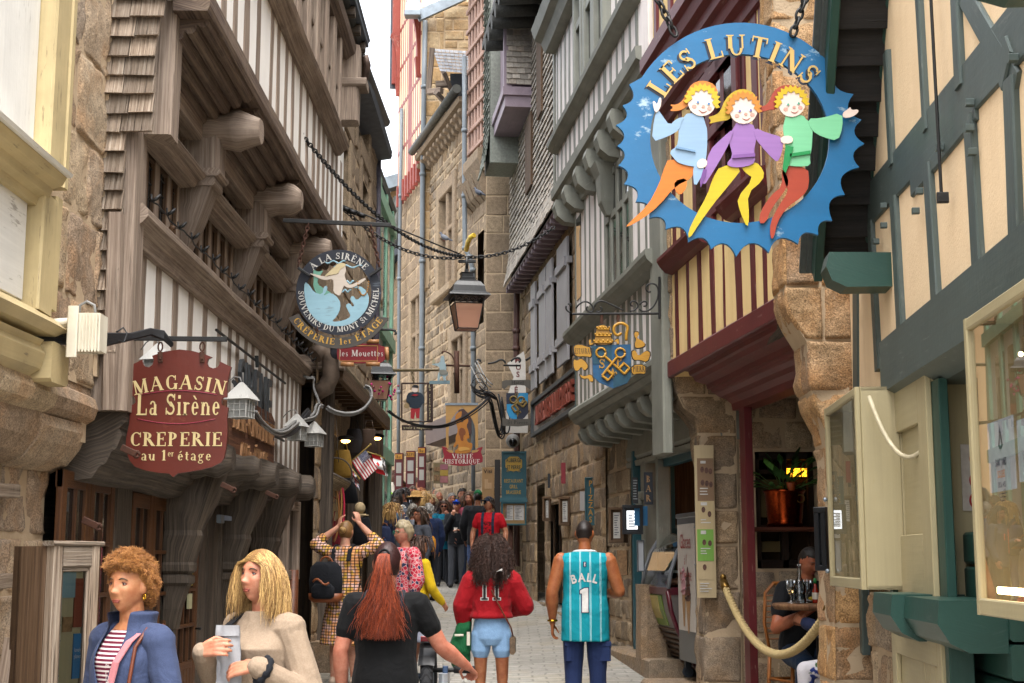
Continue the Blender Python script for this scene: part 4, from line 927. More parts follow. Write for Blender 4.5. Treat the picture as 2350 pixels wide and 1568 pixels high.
 # stone party walls carrying the jetties
def party_wall(name,label,Y,thick,outline_px,mats,zmin=-.3,right=None,courses=(.3,.42)):
 """masonry wall end facing the camera at depth Y; outline given in photo px (left edge top->bottom), right edge = x"""
 t=thing(name,label,'wall',(0,Y,0))
 L_=[at(px,py,Y)for px,py in outline_px];L_.sort(key=lambda p:-p.z)
 def xl(z):
  if z>=L_[0].z:return L_[0].x
  for a,b in zip(L_,L_[1:]):
   if b.z<=z<=a.z:return a.x+(b.x-a.x)*(a.z-z)/max(1e-6,a.z-b.z)
  return L_[-1].x
 mb=MB();P1=Plane((0,0,0),(1,0,0),(0,-1,0));z=zmin;top=L_[0].z+2.5
 while z<top:
  h=R.uniform(*courses);m=(xl(z+h*.5));x=max(xl(z+.02),xl(z+h-.02));x=m
  b0=len(mb.V);xx=x
  while xx<right-.03:
   ww=R.uniform(.22,.5);ww=min(ww,right-xx)
   if right-xx-ww<.12:ww=right-xx
   k0=len(mb.V);block(P1,mb,(xx,xx+ww,z,z+h),0,.02,.02,.02,.06,.25,0)
   if xx==x:
    for i in range(k0,len(mb.V)):
     vx,vy,vz=mb.V[i];f=max(0,1-(vx-x)/ww);mb.V[i]=(vx+(xl(vz)-x)*f,vy,vz)
   xx+=ww
  P2=Plane((0,thick,0),(0,-1,0),(-1,0,0));k0=len(mb.V)
  for(a,b)in((0.0,thick*.55),(thick*.55,thick+.02)):block(P2,mb,(a,b,z,z+h),0,.012,.015,.012,.08,.1,0)
  for i in range(k0,len(mb.V)):
   vx,vy,vz=mb.V[i];mb.V[i]=(vx+xl(vz)+.012,vy,vz)
  z+=h
 pts=[(xl(z_)+.012,z_)for z_ in[zmin+(top-zmin)*i/60 for i in range(61)]]
 mb.prism(pts[::-1]+[(right,zmin),(right,top)],thick-.02,y0=.004,mi=1)
 obj('masonry',mb,mats,t);return t
M_org=stone('rust stained granite',['#967a5c','#a88a66','#8a735c','#ab875c','#9a7c62'],lichen='#a5703c',speck=.8,bump=.9)
party_wall('party_wall','rusty granite party wall with corbelled profile beside the peach house',9.25,.45,[(1766,-40),(1776,300),(1797,560),(1798,640),(1800,690),(1815,735),(1843,765),(1852,800),(1852,870),(1870,940),(1893,985),(1903,1040),(1906,1100),(1912,1700)],[M_org,M_mort],right=2.4)
party_wall('party_wall','grey brown granite party wall with corbel between the sage and the red house',13.15,.55,[(1538,836),(1545,880),(1552,905),(1566,935),(1582,952),(1598,962),(1600,1040),(1606,1062),(1613,1080),(1613,1760)],[M_gran2,M_mort],right=2.08)
# red half-timbered house
D_=Fac('timber_house','oxblood red half-timbered house with cream plaster and a moulded jetty','house',3.075,0,-.121,1)
du0,du1=D_.u(1800),D_.u(1542)
mb=MB();D_.box(mb,9.75,du1,-.4,-.02,3.3,6.2);D_.box(mb,9.75,du1,-.2,.12,6.3,9.5);D_.part('plaster_wall',mb,M_rcream)
mb=MB();D_.box(mb,9.75,du1,-.02,.03,3.29,3.45,seg=10,wob=.006,c=.012);D_.part('bottom_rail',mb,M_red)
for a,b,w in((1551,1545,.12),(1577,1572,.1),(1605,1596,.13),(1634,1627,.14),(1695,1680,.17),(1728,1720,.13),(1755,1752,.09),(1785,1780,.13),(1660,1655,.05)):
 ua,ub=D_.uv(a,800)[0],D_.uv(b,560)[0]
 mb=MB();D_.beam(mb,(ua,3.42),(ua+(ub-ua)*.4,4.4),w,.05,-.037,seg=6,wob=.008,c=.008);D_.part('stud',mb,M_red)
mb=MB();D_.extr(mb,[(-.02,4.26),(.05,4.28),(.1,4.33),(.13,4.38),(.13,4.41),(-.02,4.44)],D_.u(1632),du1-.05,6,.004);D_.part('window_sill',mb,M_red)
mb=MB();D_.extr(mb,[(-.02,4.26),(.05,4.28),(.1,4.33),(.13,4.38),(.13,4.41),(-.02,4.44)],10.0,D_.u(1690),6,.004);D_.part('window_sill',mb,M_red)
for px,w in((1500,.1),(1522,.09),(1548,.12),(1566,.12),(1597,.14),(1640,.15),(1668,.12),(1705,.15),(1720,.08),(1745,.16),(1762,.1)):
 u=D_.u(px+4);mb=MB();D_.beam(mb,(u,4.4),(u,6.25),w,.06+(.06 if px in(1640,1705)else 0),-.04,seg=6,wob=.006,c=.01);D_.part('stud',mb,M_red)
for a,b in((1597,1640),(1640,1705),(1668,1720)):
 fm=MB();ua,ub=D_.u(b),D_.u(a);
 D_.box(fm,ua,ub,-.02,.02,4.45,4.6);D_.box(fm,ua,ub,-.02,.03,5.1,5.2);D_.box(fm,ua,ub,-.02,.03,5.6,5.72);wf=D_.part('window',fm,M_red)
 pm=MB();D_.box(pm,ua,ub,-.05,-.012,4.45,5.7,c=.001);D_.part('pane',pm,pane('dark red glass','#2a1012'),wf)
mb=MB();D_.extr(mb,[(-.05,5.72),(.02,5.74),(.03,5.82),(.08,5.86),(.1,5.95),(.14,5.98),(.15,6.06),(.2,6.1),(.22,6.2),(.26,6.24),(.26,6.36),(-.05,6.4)],9.75,du1-.02,8,.006);D_.part('upper_jetty',mb,M_red)
for px in(1497,1525,1560,1600,1690,1735,1752):
 u=D_.u(px,.12);mb=MB();D_.beam(mb,(u,6.35),(u,9.4),.12,.06,.12,seg=4,wob=.005);D_.part('stud',mb,M_red)
mb=MB();D_.extr(mb,[(.0,3.29),(-.04,3.285),(-.05,3.25),(-.08,3.24),(-.1,3.2),(-.13,3.19),(-.2,3.17),(-.21,3.13),(-.24,3.125),(-.25,3.1),(-.28,3.09),(-.32,3.06),(-.38,3.04),(-.43,3.0),(-.44,2.94),(-.6,2.94),(-.6,3.3)][::-1],9.7,12.75,14,.006)
D_.part('moulded_jetty',mb,M_redd)
mb=MB();D_.box(mb,D_.u(1709,-.45),D_.u(1697,-.45),-.52,-.45,-.2,2.96);D_.part('door_post',mb,M_red)
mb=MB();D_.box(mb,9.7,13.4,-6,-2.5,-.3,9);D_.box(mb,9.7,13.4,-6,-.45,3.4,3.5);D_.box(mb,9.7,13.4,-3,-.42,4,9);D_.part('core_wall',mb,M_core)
RW=thing('recess_wall','shaded stone wall with an inner window behind the high table','wall',(0,13.2,0))
Pw=Plane((0,0,0),(1,0,0),(0,-1,0));x0=at(1694,1200,13.2).x;xa,xb=at(1736,1200,13.2).x,at(1872,1200,13.2).x;zt,zm,zb=at(0,1037,13.2).z,at(0,1212,13.2).z,at(0,1240,13.2).z
wz=at(0,1305,13.2).z
mb=MB();blocks(Pw,mb,x0,4.2,-.3,3.3,0,(.22,.34),(.25,.5),.03,.03,.015,holes=[(xa,xb,wz,zt)],cell=.07);mb.box(x0,xa-.005,.03,.3,-.3,3.3,mi=1);mb.box(xb+.005,4.2,.03,.4,-.3,3.3,mi=1);mb.box(xa,xb,.03,.4,-.3,wz-.01,mi=1);mb.box(xa,xb,.03,.4,zt+.01,3.3,mi=1)
obj('masonry',mb,[M_gran,M_mort],RW)
Mwf=wood('dark window timber','#1d130d','#2b1c12','#3a2818',grain=30,crack=.2)
mb=MB()
for a,b,c,d in((xa,xa+.05,wz,zt),(xb-.05,xb,wz,zt),(xa,xb,zt-.07,zt),(xa,xb,zm-.02,zm+.03),(xa,xb,wz,wz+.08),((xa+xb)/2-.03,(xa+xb)/2+.03,wz,zt),(xa,(xa+xb)/2,zm+.5,zm+.54)):mb.box(a,b,.05,.13,c,d)
wf=obj('window',mb,Mwf,RW)
mb=MB();mb.box(xa+.01,xb,.14,.3,wz,zt,c=.001);obj('pane',mb,pane('brown room glass','#241a10',var=.9),wf)
mb=MB();mb.box(xa+.06,(xa+xb)/2-.04,.11,.135,wz+.15,zm-.12);mb.box(xa+.06,xa+.3,.11,.135,zm+.1,zm+.45);obj('frosted_pane',mb,pane('ochre mottled glass','#5d5030',.25,.9),wf)
xs_,xe_=at(1800,1100,13.25).x,at(1862,1100,13.25).x;z0_,z1_=at(0,1096,13.25).z,at(0,1072,13.25).z
mb=MB();mb.box(xs_,xe_,.1,.135,z0_,z1_,c=.001);obj('amber_pane',mb,emit('lit amber glass','#d98a18',1.6),wf)
mb=MB()
for k in range(4):x=xs_+(xe_-xs_)*k/3;mb.box(x-.006,x+.006,.09,.1,z0_,z1_,c=.001)
mb.box(xs_,xe_,.09,.1,z0_-.01,z0_+.01,c=.001);mb.box(xs_,xe_,.09,.1,z1_-.01,z1_+.01,c=.001)
for k in range(3):c0=xs_+(xe_-xs_)*(k+.5)/3;zc=(z0_+z1_)/2;mb.tube([(c0-.04,.094,zc),(c0,.094,zc+.03),(c0+.04,.094,zc),(c0,.094,zc-.03),(c0-.04,.094,zc)],.004,4)
obj('leading',mb,M_black,wf)
mb=MB();mb.box(xa-.1,xb+.1,-.42,.12,zm-.035,zm,c=.008);
tag(obj('shelf',mb,wood('reddish shelf','#3a1c12','#552a1a','#6b3a24',grain=40),loc=(0,13.2,0)),'narrow reddish wooden shelf under the copper pot','shelf')
mb=MB();mb.box(1.75,4.2,9.6,13.25,-.3,.24);obj('terrace_floor',mb,M_gran2,kind='structure')
mb=MB();mb.box(1.9,4.2,9.6,13.25,3.2,3.3);mb.box(4.1,4.2,9.6,12.4,.2,3.3);D_.part('recess_ceiling',mb,M_dark).matrix_local=D_.M.inverted()
# sage green half-timbered house with the bar
E_=Fac('timber_house','sage green half-timbered house with white stripes above the bar','house',3.075,0,-.121,1)
e0,e1=E_.u(1540),E_.u(1318)
mb=MB();E_.box(mb,e0,e1,-.5,-.03,3.4,6.5);E_.box(mb,e0,e1+.4,-.4,.16,6.5,10);E_.box(mb,e0,e1,-6,-2.2,-.3,10);E_.box(mb,e0,e1,-4,-.5,3.3,10);E_.part('plaster_wall',mb,M_sagew)
mb=MB();E_.beam(mb,(e0+.25,2.6),(e0+.22,10),.5,.1,.02,seg=10,wob=.01,c=.02);E_.part('corner_post',mb,M_sage)
mb=MB();E_.extr(mb,[(-.1,3.42),(.03,3.44),(.06,3.49),(.06,3.54),(.02,3.58),(-.1,3.58)],e0,e1+.1,14,.008);E_.part('bottom_rail',mb,M_sage)
mb=MB();E_.extr(mb,[(.02,3.43),(-.03,3.38),(-.07,3.38),(-.1,3.32),(-.14,3.32),(-.17,3.26),(-.5,3.24),(-.5,3.5)][::-1],e0,e1+.1,14,.006);E_.part('jetty_moulding',mb,M_sage)
for i in range(9):
 u=e0+.35+i*(e1-e0-.5)/8;mb=MB();E_.extr(mb,[(-.5,3.24),(-.05,3.3),(-.03,3.24),(-.06,3.16),(-.14,3.1),(-.5,3.06)],u-.09,u+.09);E_.part('joist_end',mb,M_sage)
for i in range(16):
 u=e0+.75+i*(e1-e0-.8)/15;mb=MB();E_.beam(mb,(u+R.uniform(-.04,.04),3.55),(u+R.uniform(-.06,.06),4.5),R.uniform(.12,.17),.05,-.048,seg=6,wob=.014,c=.008);E_.part('stud',mb,M_sage)
mb=MB();E_.extr(mb,[(-.03,4.42),(.06,4.45),(.12,4.5),(.14,4.55),(.14,4.6),(-.03,4.63)],e0+.35,e1+.1,14,.012);E_.part('window_sill',mb,M_sage)
for i in range(14):
 u=e0+.7+i*(e1-e0-.75)/13;win=3<=i<=7
 mb=MB();E_.beam(mb,(u,4.6),(u+R.uniform(-.04,.04),6.35),.14 if win else R.uniform(.08,.12),.06 if win else.05,-.04 if win else-.048,seg=6,wob=.012,c=.01);E_.part('stud' if not win else 'mullion',mb,M_sage)
 if 3<=i<7:
  v=e0+.7+(i+1)*(e1-e0-.75)/13;fm=MB()
  for zz in(4.64,5.5,6.0):E_.box(fm,u+.07,v-.07,-.05,.0,zz,zz+.08)
  wf=E_.part('window',fm,M_sage);pm=MB();E_.box(pm,u+.06,v-.06,-.06,-.025,4.64,6.06,c=.001);E_.part('pane',pm,M_pane,wf)
fm=MB();ua,ub=E_.u(1332),E_.u(1322);pm=MB();E_.box(pm,ua,ub,-.05,-.02,5.0,6.1,c=.001);E_.part('pane',pm,M_pane)
mb=MB();E_.extr(mb,[(-.05,6.22),(.02,6.22),(.04,6.3),(.08,6.32),(.1,6.4),(.15,6.42),(.18,6.5),(.22,6.52),(.23,6.64),(-.05,6.68)],e0+.3,e1+.5,14,.008);E_.part('upper_jetty',mb,M_sage)
for px in(1300,1322,1350,1376,1404,1436):
 u=E_.u(px-4,.1);mb=MB();E_.extr(mb,[(-.05,6.1),(.1,6.12),(.2,6.2),(.24,6.34),(.22,6.42),(-.05,6.42)],u-.11,u+.11);E_.part('bracket',mb,M_sage)
mb=MB();u=E_.u(1385,.1);mb.rings([[E_.L(u+s*w_,n,z)for s,n in((-1,-.03),(-1,nn),(1,nn),(1,-.03))]for z,w_,nn in((5.55,.06,.05),(5.7,.1,.12),(6.0,.15,.14),(6.15,.17,.2))]);E_.part('carved_bracket',mb,M_sage)
for i in range(17):
 u=e0+.5+i*(e1-e0+.1)/16;mb=MB();E_.beam(mb,(u,6.6),(u+R.uniform(-.05,.05),10),R.uniform(.1,.15),.05,.142,seg=8,wob=.014,c=.008);E_.part('stud',mb,M_sage)
mb=MB();E_.extr(mb,[(.15,7.12),(.24,7.14),(.3,7.2),(.31,7.26),(.15,7.3)],e0+.3,e1+.35,10,.012);E_.part('upper_sill',mb,M_sage)
for k,(a,b)in enumerate(((15.2,15.75),(15.85,16.4),(16.6,17.1))):
 fm=MB();E_.box(fm,a-.06,a+.06,.16,.26,7.28,9.4);E_.box(fm,b-.06,b+.06,.16,.26,7.28,9.4);E_.box(fm,a,b,.16,.24,8.1,8.2);wf=E_.part('window',fm,M_sage)
 pm=MB();E_.box(pm,a+.04,b-.04,.16,.2,7.28,9.3,c=.001);E_.part('pane',pm,M_pane,wf)
mb=MB();E_.extr(mb,[(.1,8.6),(.3,8.62),(.36,8.75),(.45,8.8),(.5,8.95),(.1,9.1)],16.9,e1+.45,6,.01);E_.part('eaves_cornice',mb,M_sage)
mb=MB();E_.extr(mb,[(-.75,2.72),(-.45,2.72),(-.44,2.78),(-.47,2.8),(-.44,2.84),(-.46,3.1),(-.75,3.26)],e0-.1,e1-1.2,10,.008);E_.part('lintel_beam',mb,M_sage)
gs=[(e0+.55,.13),(14.35,.17)]
for px,w in((1478,.2),(1510,.06)):
 u=E_.u(px,-.47);mb=MB();E_.beam(mb,(u,-.2),(u,2.74),w,.16,-.52,seg=6,wob=.004,c=.015);E_.part('shop_post',mb,M_sage)
mb=MB();u=E_.u(1478,-.47);E_.box(mb,u-.13,u+.13,-.62,-.4,2.3,2.4,c=.02);mb.lathe([(.02,0),(.05,.03),(.06,.08),(.03,.12),(.05,.15),(.02,.2)],Matrix.Translation(E_.L(E_.u(1463,-.4),-.42,2.2)),12);E_.part('post_capital',mb,M_sage)
Mteal=paint('teal paint','#22505a','#6a8286',.4,tone=.12)
mb=MB();u=E_.u(1449,-.42);E_.box(mb,u-.05,u+.05,-.6,-.42,.2,2.9);u=E_.u(1505,-.5);E_.box(mb,u-.04,u+.04,-.7,-.5,-.2,2.8);E_.box(mb,E_.u(1590,-.5),E_.u(1500,-.5),-.62,-.52,2.64,2.74);E_.part('teal_frame',mb,Mteal)
mb=MB();blocks(E_,mb,E_.u(1443,-.46),e1+2.5,-.3,3.25,-.47,(.24,.4),(.25,.55),.03,.03,.015,cell=.11);E_.box(mb,E_.u(1443,-.46),e1+2,-3,-.5,-.3,3.3,mi=1);E_.part('ground_wall',mb,[M_rub,M_mort])
BI=thing('bar_interior','warm lit stone interior of the bar seen through the doorway','room',E_.o,E_.ang)
mb=MB();blocks(E_,mb,13.3,17.2,.2,3.2,-2.1,(.24,.4),(.3,.6),.03,.03,.015,cell=.2);obj('stone_wall',mb,[stone('warm interior stone',['#8a6238','#a87842','#9a6a34'],lichen='#b07a30'),M_mort],BI)
mb=MB();E_.box(mb,13.3,17.3,-2.2,-.6,.0,.2);E_.box(mb,13.3,17.3,-2.2,-.6,3.2,3.3);E_.box(mb,16.9,17.0,-2.2,-.6,.2,3.2);obj('boarding',mb,M_brown,BI)
mb=MB();E_.box(mb,15.0,15.25,-1.4,-1.3,.2,2.6);E_.box(mb,14.6,15.4,-1.5,-1.45,.2,2.2);E_.box(mb,13.9,14.5,-1.7,-1.6,.2,2.5);E_.box(mb,14.1,16.4,-1.2,-.9,.2,1.25);obj('partition',mb,wood('warm panelling','#3d2210','#5a3418','#7a4a24',grain=25),BI)
lm=thing('wall_lamp','small warm lamp glowing on the stone wall inside the bar','lamp',E_.W(14.9,-1.95,2.75));mb=MB();mb.ell((0,0,0),.05);obj('bulb',mb,emit('warm bulb','#ffb060',25),lm)
mb=MB();mb.lathe([(.02,.05),(.03,.08),(.06,.1)]);obj('fitting',mb,M_black,lm)
for k,(pts,h)in enumerate((([(1425,1488),(1463,1530),(1510,1545),(1470,1470)],.16),)):
 pass
mb=MB();a,b=E_.u(1545,-.35),E_.u(1432,-.35)
E_.box(mb,12.9,14.9,-.75,-.02,.0,.42,c=.03,seg=6,wob=.015);E_.box(mb,15.4,17.6,-.6,-.22,.2,.58,c=.03,seg=6,wob=.015);obj('kerb_step',mb,M_gran2,E_.root)
mb=MB();E_.rings=None;u=E_.u(1475,-.3);E_.box(mb,u-.2,u+.2,-.55,-.22,.2,1.35,c=.06,seg=6,wob=.02);E_.part('stone_buttress',mb,M_gran2)
# slate hung house, shutters
S2=Fac('slate_house','house hung with weathered pale slates over stone with grey shutters','house',3.5,0,-.121,1)
s0,s1=18.9,27.4
wins=[(S2 .u(1279,0),S2 .u(1268,0),4.75,6.4),(S2 .u(1237,0),S2 .u(1227,0),4.75,6.4)]
gh=[(S2 .u(1290),S2 .u(1262),.8,2.5),(S2 .u(1250),S2 .u(1232),.9,2.9)]
mb=MB();blocks(S2,mb,s0,s1,-.3,6.75,0,(.28,.42),(.3,.6),.03,.025,.014,holes=wins+gh,cell=.13);S2 .box(mb,s0,s1,-5,-.45,-.3,16,mi=1);S2 .part('wall',mb,[M_gran2,M_mort])
for h in wins+gh:
 mb=MB();S2 .box(mb,h[0],h[1],-.3,-.25,h[2],h[3]);S2 .box(mb,(h[0]+h[1])/2-.03,(h[0]+h[1])/2+.03,-.25,-.22,h[2],h[3]);wf=S2 .part('window',mb,M_brown)
 pm=MB();S2 .box(pm,h[0]+.06,h[1]-.06,-.25,-.235,h[2]+.08,h[3]-.06,c=.001);S2 .part('pane',pm,M_pane,wf)
for(pa,pb,ya,yb)in((1218,1228,678,902),(1237,1252,641,882),(1254,1267,618,869),(1279,1303,567,846)):
 mb=MB();u0,u1=S2 .u(pb,.1),S2 .u(pa,.1);zt,zb=6.5,4.6
 S2 .box(mb,u0,u1,.06,.1,zb,zt,c=.004)
 for zz in(zb+.3,zt-.45):S2 .box(mb,u0+.04,u1-.04,.1,.14,zz,zz+.14,c=.006)
 sh=S2 .part('shutter',mb,M_grey)
 for zz in(zb+.33,zt-.42):mb=MB();S2 .box(mb,u0-.06,u0+.02,.02,.1,zz,zz+.1);S2 .part('hinge',mb,M_grey,sh)
def slates(F,mb,u0,u1,z0,z1,n0,n1=None,ch=.12,w=.19,hole=()):
 rows=int((z1-z0)/ch)
 for r in range(rows):
  z=z0+r*ch;n=n0+((n1-n0)*(1-min(1,r/8))**2 if n1 is not None else 0)
  u=u0-(w/2 if r%2 else 0)-R.random()*.02
  while u<u1:
   a,b=max(u,u0)+.003,min(u+w,u1)-.003;u+=w
   if b-a<.03 or any(h[0]<(a+b)/2<h[1]and h[2]<z<h[3]for h in hole):continue
   q=R.uniform(-.006,.006);t=R.uniform(.014,.026);zz=z+R.uniform(-.006,.006)
   A=[F.L(a,n+t+.012,zz),F.L(b,n+t+.012+q,zz),F.L(b,n,zz+ch*1.15),F.L(a,n,zz+ch*1.15)];B=[F.L(a,n+.004,zz),F.L(b,n+.004,zz)]
   if F.s>0:fs=((1,0,3,2),(0,1,5,4),(0,4,3),(1,2,5))
   else:fs=((0,1,2,3),(1,0,4,5),(4,0,3),(2,1,5))
   i=len(mb.V);mb.V+=[tuple(p)for p in A+B]
   for f in fs:mb.f([i+k for k in f])
def isl_tone(name,cols,rough=.75,bump=.25):
 t=NT(name);o=t.co('Object');k=len(cols)-1;c=t.ramp(t.isl(),[(i/k,x)for i,x in enumerate(cols)])
 c=t.mix(.6,c,t.ramp(t.noise(o,22,4,.6),[(.3,.6),(.7,1.35)]),'MULTIPLY');t.col(c);t.p(rough=rough,spec=.3);t.bump(t.noise(o,45,3),bump,.01);return t.m
M_hung=isl_tone('hung slates',['#7d766e','#a39b90','#8c857c','#b3aa9e','#95897c'])
sl=[(S2 .u(1226,.25),S2 .u(1212,.25),8.0,9.3),(S2 .u(1251,.25),S2 .u(1240,.25),8.9,10.7)]
mb=MB();slates(S2,mb,s0,s1,6.85,15.5,.24,.36,hole=sl);S2 .part('slate_hanging',mb,M_hung)
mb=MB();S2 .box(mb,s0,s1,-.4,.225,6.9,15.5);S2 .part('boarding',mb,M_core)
mb=MB();S2 .box(mb,s0,s1,.0,.34,6.8,6.83);S2 .part('soffit',mb,M_lila)
for i in range(24):
 u=s0+.1+i*(s1-s0-.2)/23;mb=MB();S2 .box(mb,u-.05,u+.05,0,.33,6.72,6.8);S2 .part('joist_end',mb,M_lila)
for h in sl:
 mb=MB();S2 .box(mb,h[0],h[1],.1,.3,h[2],h[3]);wf=S2 .part('window',mb,M_brown)
B_=thing('slate_bay','projecting lilac timber bay with a slate covered cheek high on the slate house','bay',S2 .o,S2 .ang)
ba,bb=S2 .u(1205,.75),S2 .u(1160,.75);
zb=zpx(330,26.2)
mb=MB();S2 .box(mb,24.2,26.4,.25,.72,zb,zb+.2);S2 .box(mb,24.15,26.45,.25,.76,zb+.2,zb+.35);S2 .box(mb,24.2,24.32,.6,.74,zb+.35,zb+2.5);S2 .box(mb,26.2,26.4,.3,.74,zb+.35,zb+3.6);S2 .box(mb,24.2,26.4,.6,.75,zb+2.3,zb+2.6);S2 .box(mb,24.2,26.4,.2,.6,zb+.4,zb+4)
obj('frame',mb,M_lila,B_)
mb=MB();PB=Plane(S2 .L(24.18,.25,0),S2 .L(0,1,0),S2 .L(-1,0,0));slates(PB,mb,.0,.45,zb+.4,zb+3.4,.0,None,.1,.14);obj('slate_cheek',mb,M_hung,B_)
mb=MB();slates(S2,mb,26.0,27.0,zb-.6,zb+5,.8,.9,.12,.16);S2 .box(mb,26.0,27.0,.2,.79,zb-.5,zb+5);obj('slate_edge',mb,isl_tone('dark mossy slates',['#4d544c','#6f756c','#7d8078','#5b5f58']),B_)
mb=MB();S2 .box(mb,22.0,25.5,.1,1.0,zpx(60,24),zpx(60,24)+.12)
for k in range(6):mb.tube([S2 .L(22.2+k*.55,.1,zpx(60,24)-.02),S2 .L(22.2+k*.55,1.0,zpx(60,24)-.1)],.13,10)
obj('tiled_eave',mb,plain('dark eaves tiles','#3d3c37',.7,nz=.4),B_)
SB=thing('name_board','long grey board with raised rust letters reading AUBERGE SAINT PIERRE on the stone wall','sign',S2 .o,S2 .ang)
ba,bb=20.35,25.5;z0,z1=3.84,4.34
mb=MB();S2 .box(mb,ba,bb,.03,.05,z0,z1);obj('board',mb,plain('pale grey board','#a99f98',.7,nz=.3,sc=5),SB)
mb=MB();S2 .box(mb,ba,bb,.03,.1,z1,z1+.07);S2 .box(mb,ba,bb,.03,.1,z0-.07,z0);S2 .box(mb,bb,bb+.06,.03,.1,z0-.07,z1+.07);obj('frame',mb,plain('dark grey frame','#454a4d',.6),SB)
mb=MB();S2 .box(mb,ba-.06,ba,.03,.16,z0-.15,z1+.2);obj('end_cap',mb,Mteal,SB)
mb=MB();M_=Matrix.Translation(S2 .L((ba+bb)/2,.055,z0+.09))@Matrix.Rotation(pi,4,'Z');text(mb,'AUBERGE SAINT PIERRE',.32,M_,'serif',depth=.06,sx=.78,track=.06);obj('lettering',mb,plain('rust red letters','#8a3a26',.6,nz=.3),SB)
# stone houses up the street on the right
Q=Fac('stone_house','tall brown granite house with timber lattice storeys behind the pharmacy style corner','house',6.945,0,-.27,1)
Q.root['label']='tall granite corner house with reddish timber lattice under a red brown roof soffit'
Yf=27.5
mb=MB();PF=Plane((0,Yf,0),(1,0,0),(0,-1,0));xq=at(1115,500,Yf).x
blocks(PF,mb,xq,xq+.58,3.0,17.5,0,(.36,.42),(.58,.6),.008,.01,.004,cell=.2,rnd=.02);blocks(PF,mb,xq+.58,.8,-.3,17.5,-.05,(.2,.36),(.2,.4),.02,.02,.012,cell=.15)
blocks(PF,mb,xq+.1,.7,.3,3.0,.03,(.3,.4),(.3,.5),.01,.012,.006,cell=.2)
mb.box(xq+.02,3,Yf+.02,Yf+6,-.3,17.5,mi=1);q=obj('corner_wall',mb,[M_ash,M_mort],Q.root,M=Q.M.inverted())
Pa=Fac.__new__(Fac)
u_of=lambda px,n=0:Q.u(px,n)
a1,a2=Q.u(1114),Q.u(1072)
mb=MB();Q.box(mb,a1,a2,-.5,-.15,9.5,17);Q.part('lattice_back',mb,plain('pigeon grey boards','#5f5048',.8))
for i in range(6):
 mb=MB();u=a1+.1+i*(a2-a1-.2)/5;Q.beam(mb,(u,9.9),(u,17),.12,.16,-.05,c=.01);Q.part('lattice_post',mb,M_lat)
for i in range(16):
 mb=MB();z=10+i*.45;Q.beam(mb,(a1,z),(a2,z+.05),.09,.12,.01,c=.01);Q.part('lattice_rail',mb,M_lat)
mb=MB();Q.extr(mb,[(-.2,9.2),(.1,9.3),(.2,9.55),(.2,9.75),(-.2,9.8)],a1-.1,a2,4,.01);Q.part('stone_corbel',mb,M_ash)
for k in range(5):
 mb=MB();u=a1+.1+k*(a2-a1-.2)/4;Q.extr(mb,[(-.2,8.6),(.1,8.9),(.25,9.3),(-.2,9.35)],u-.13,u+.13);Q.part('corbel',mb,M_ash)
mb=MB();blocks(Q,mb,a1,a2+.2,-.3,9.4,-.05,(.3,.45),(.3,.6),.015,.014,.008,rnd=.05,holes=[(a1+.35,a1+.9,6.3,8.2),(a1+1.0,a1+1.3,4.4,6.4)],cell=.2);Q.part('lower_wall',mb,[M_ash,M_mort])
mb=MB();Q.extr(mb,[(-.3,15.2),(1.1,14.4),(1.15,14.5),(-.3,15.5)],a1+.2,a2+2.2,2);Q.part('roof_soffit',mb,M_rust2)
mb=MB();Q.beam(mb,(a1+.2,14.42),(a2+2.2,14.42),.22,.08,1.12);Q.part('roof_board',mb,M_rust2)
for px,py in((1098,445),(1090,487)):
 pass
N_=Fac('stone_house','rubble stone house with modillion cornice, mullioned windows and a slate dormer','house',6.945,0,-.27,1)
b1,b2=Q.u(1074),Q.u(968)
def mull(F,ua,ub,za,zb,m=M_ash,tr=.62):
 mb=MB();F.box(mb,ua-.28,ua,-.28,.02,za-.1,zb+.3,c=.02);F.box(mb,ub,ub+.28,-.28,.02,za-.1,zb+.3,c=.02);F.box(mb,ua,ub,-.28,.02,zb,zb+.3,c=.02)
 F.box(mb,ua-.3,ub+.3,-.25,.14,za-.2,za,c=.03);F.box(mb,(ua+ub)/2-.09,(ua+ub)/2+.09,-.26,-.02,za,zb,c=.03);F.box(mb,ua,ub,-.26,-.03,za+(zb-za)*tr-.06,za+(zb-za)*tr+.06,c=.02)
 wf=F.part('window',mb,m);pm=MB();F.box(pm,ua,ub,-.34,-.28,za,zb,c=.001);F.part('pane',pm,pane('brown pane','#33291f'),wf)
w1=(N_.u(1048),N_.u(1000),N_.z(1025,555),N_.z(1025,345));w2=(N_.u(1060),N_.u(1022),N_.z(1040,880),N_.z(1040,720));w3=(N_.u(1110),N_.u(1085),5.2,7.2)
h=[(N_.u(1035),N_.u(1003),7.6,9.8),(N_.u(1062),N_.u(1035),4.6,6.3)]
mb=MB();blocks(N_,mb,b1,b2,2.9,11.15,-.06,(.16,.3),(.2,.42),.03,.03,.012,holes=[(q[0]-.2,q[1]+.2,q[2]-.1,q[3]+.25)for q in h],cell=.14);N_.box(mb,b1,b2,-5,-.5,3.9,11.2,mi=1);N_.box(mb,b1,b2,-5,-2.6,-.3,3.9,mi=1);N_.box(mb,b1,b2,-2.6,-.1,2.95,3.1,mi=1);N_.part('wall',mb,[M_rub,M_mort])
for q in h:mull(N_,*q)
mb=MB();N_.extr(mb,[(-.3,11.1),(.02,11.1),(.04,11.2),(.22,11.22),(.25,11.32),(-.3,11.36)],b1,b2,4,.004);N_.part('cornice',mb,M_ash)
for k in range(13):
 u=b1+.2+k*(b2-b1-.3)/12;mb=MB();N_.extr(mb,[(-.06,10.85),(.06,10.9),(.1,11.0),(.19,11.03),(.2,11.1),(-.06,11.1)],u-.09,u+.09);N_.part('modillion',mb,M_ash)
